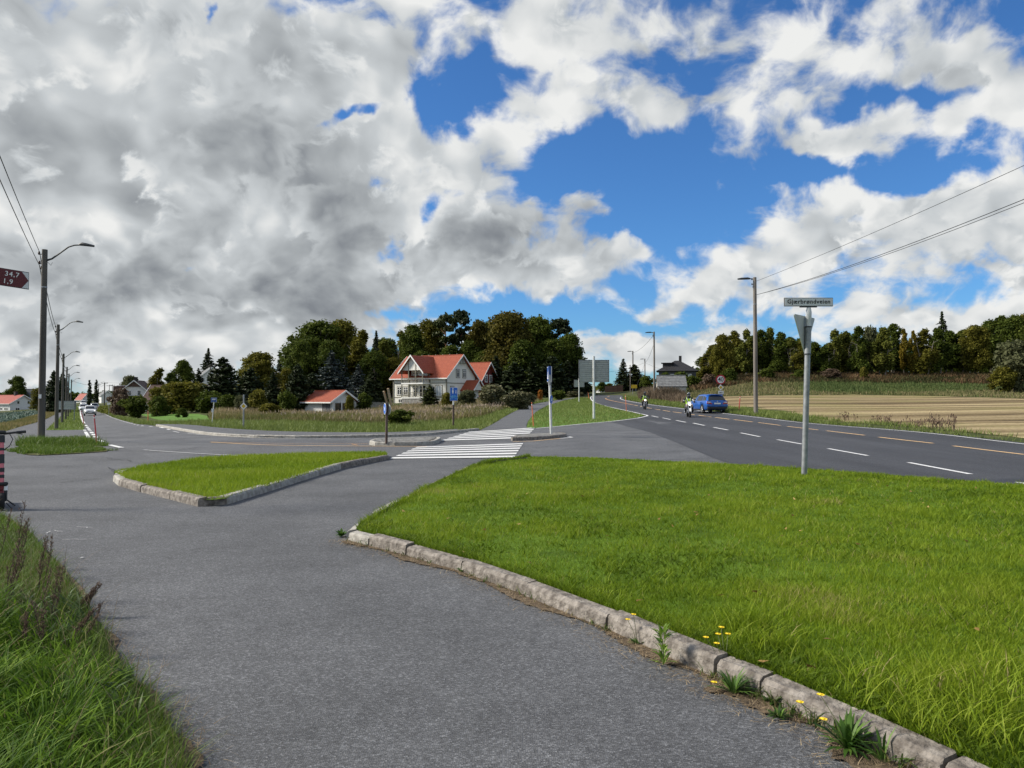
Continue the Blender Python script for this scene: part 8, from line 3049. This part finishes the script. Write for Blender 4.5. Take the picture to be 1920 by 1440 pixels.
# ---- pink and black rental scooter at the left edge
M['scooter_pink'] = MAT('pink scooter paint', (.66, .17, .20), .45)
M['scooter_black'] = MAT('black scooter parts', (.014, .015, .016), .5)
M['scooter_white'] = MAT('white fork stickers', (.75, .75, .75), .5)
M['scooter_maroon'] = MAT('maroon scooter guard', (.16, .015, .02), .5)
gw = PL(2, 956)
hd = math.atan2(-.80, .60)
sc = thing('electric_scooter', 'pink and black electric scooter parked beside the verge at the left edge', 'scooter', gw, hd)
sw = wheel(sc, (0, 0, .125), .125, .075, 'scooter_black', 1, 6)
wheel(sc, (-.92, 0, .115), .115, .075, 'scooter_black', 1, 6)
for s in (-1, 1):
    MB().tube([(0, s * .055, .125), (-.03, s * .055, .27), (-.045, s * .05, .36)], [.02, .022, .02], 8).build('fork_leg', M['scooter_black'], sc, True)
    MB().tube([(-.028, s * .055, .275), (-.040, s * .055, .335)], .026, 8).build('white_fork_sleeve', M['scooter_white'], sc)
    MB().tube([(-.17, s * .03, 1.10), (-.17, s * .16, 1.115), (-.185, s * .25, 1.12)], .016, 8).build('handlebar', M['scooter_black'], sc)
    MB().tube([(-.18, s * .19, 1.117), (-.195, s * .31, 1.125)], .021, 8).build('grip', M['scooter_black'], sc)
    MB().tube([(-.15, s * .17, 1.11), (-.11, s * .26, 1.09)], .007, 5).build('brake_lever', M['scooter_black'], sc)
MB().bbox((-.045, 0, .375), (.10, .17, .05), .015).build('fork_crown', M['scooter_black'], sc)
MB().bbox((-.05, 0, .33), (.05, .075, .10), .012).build('mudguard_stay', M['scooter_maroon'], sc)
lo, hi = Vector((-.055, 0, .39)), Vector((-.17, 0, 1.05))
for (t0, t1, r, mt, nm) in ((0, .10, .036, 'scooter_pink', 'stem_foot'), (.10, .17, .040, 'scooter_black', 'stem_band'), (.17, .23, .036, 'scooter_pink', 'stem_ring'), (.23, .32, .041, 'scooter_black', 'stem_band'), (.32, .42, .036, 'scooter_pink', 'stem_ring'),
                            (.42, .62, .041, 'scooter_black', 'stem_panel'), (.62, .70, .036, 'scooter_pink', 'stem_ring'), (.70, .76, .038, 'scooter_black', 'stem_band'), (.76, .88, .036, 'scooter_pink', 'stem_top'), (.88, 1.04, .046, 'scooter_black', 'display_neck')):
    MB().tube([lo.lerp(hi, t0), lo.lerp(hi, t1)], r, 12).build(nm, M[mt], sc, True)
MB().bbox((-.18, 0, 1.12), (.10, .12, .06), .02).build('display', M['scooter_black'], sc)
MB().tube([(-.14, .10, 1.10), (-.10, .14, 1.02), (-.10, .10, .92), (-.15, .03, .86)], .006, 6).build('brake_cable', M['scooter_black'], sc, True)
MB().tube([(-.055, 0, .40), (-.13, 0, .22), (-.20, 0, .15)], [.04, .045, .04], 10).build('neck', M['scooter_pink'], sc, True)
MB().bbox((-.50, 0, .135), (.64, .17, .075), .02).build('deck', M['scooter_black'], sc)
MB().bbox((-.50, 0, .178), (.56, .15, .012), .004).build('grip_tape', M['scooter_maroon'], sc)
mb = MB()
pts = [(-.92 + .145 * math.cos(a), .115 + .145 * math.sin(a)) for a in np.linspace(R(20), R(140), 7)]
mb.add([(x, y, z) for (x, z) in pts for y in (-.045, .045)], [(2 * i, 2 * i + 1, 2 * i + 3, 2 * i + 2) for i in range(6)])
mb.build('rear_mudguard', M['scooter_pink'], sc, True)
MB().tube([(-.40, .09, .10), (-.36, .20, .005)], .011, 6).build('kick_stand', M['scooter_black'], sc)
MB().tube([(.02, .06, .10), (.06, .13, .012)], .008, 6).build('axle_guard', M['scooter_black'], sc)
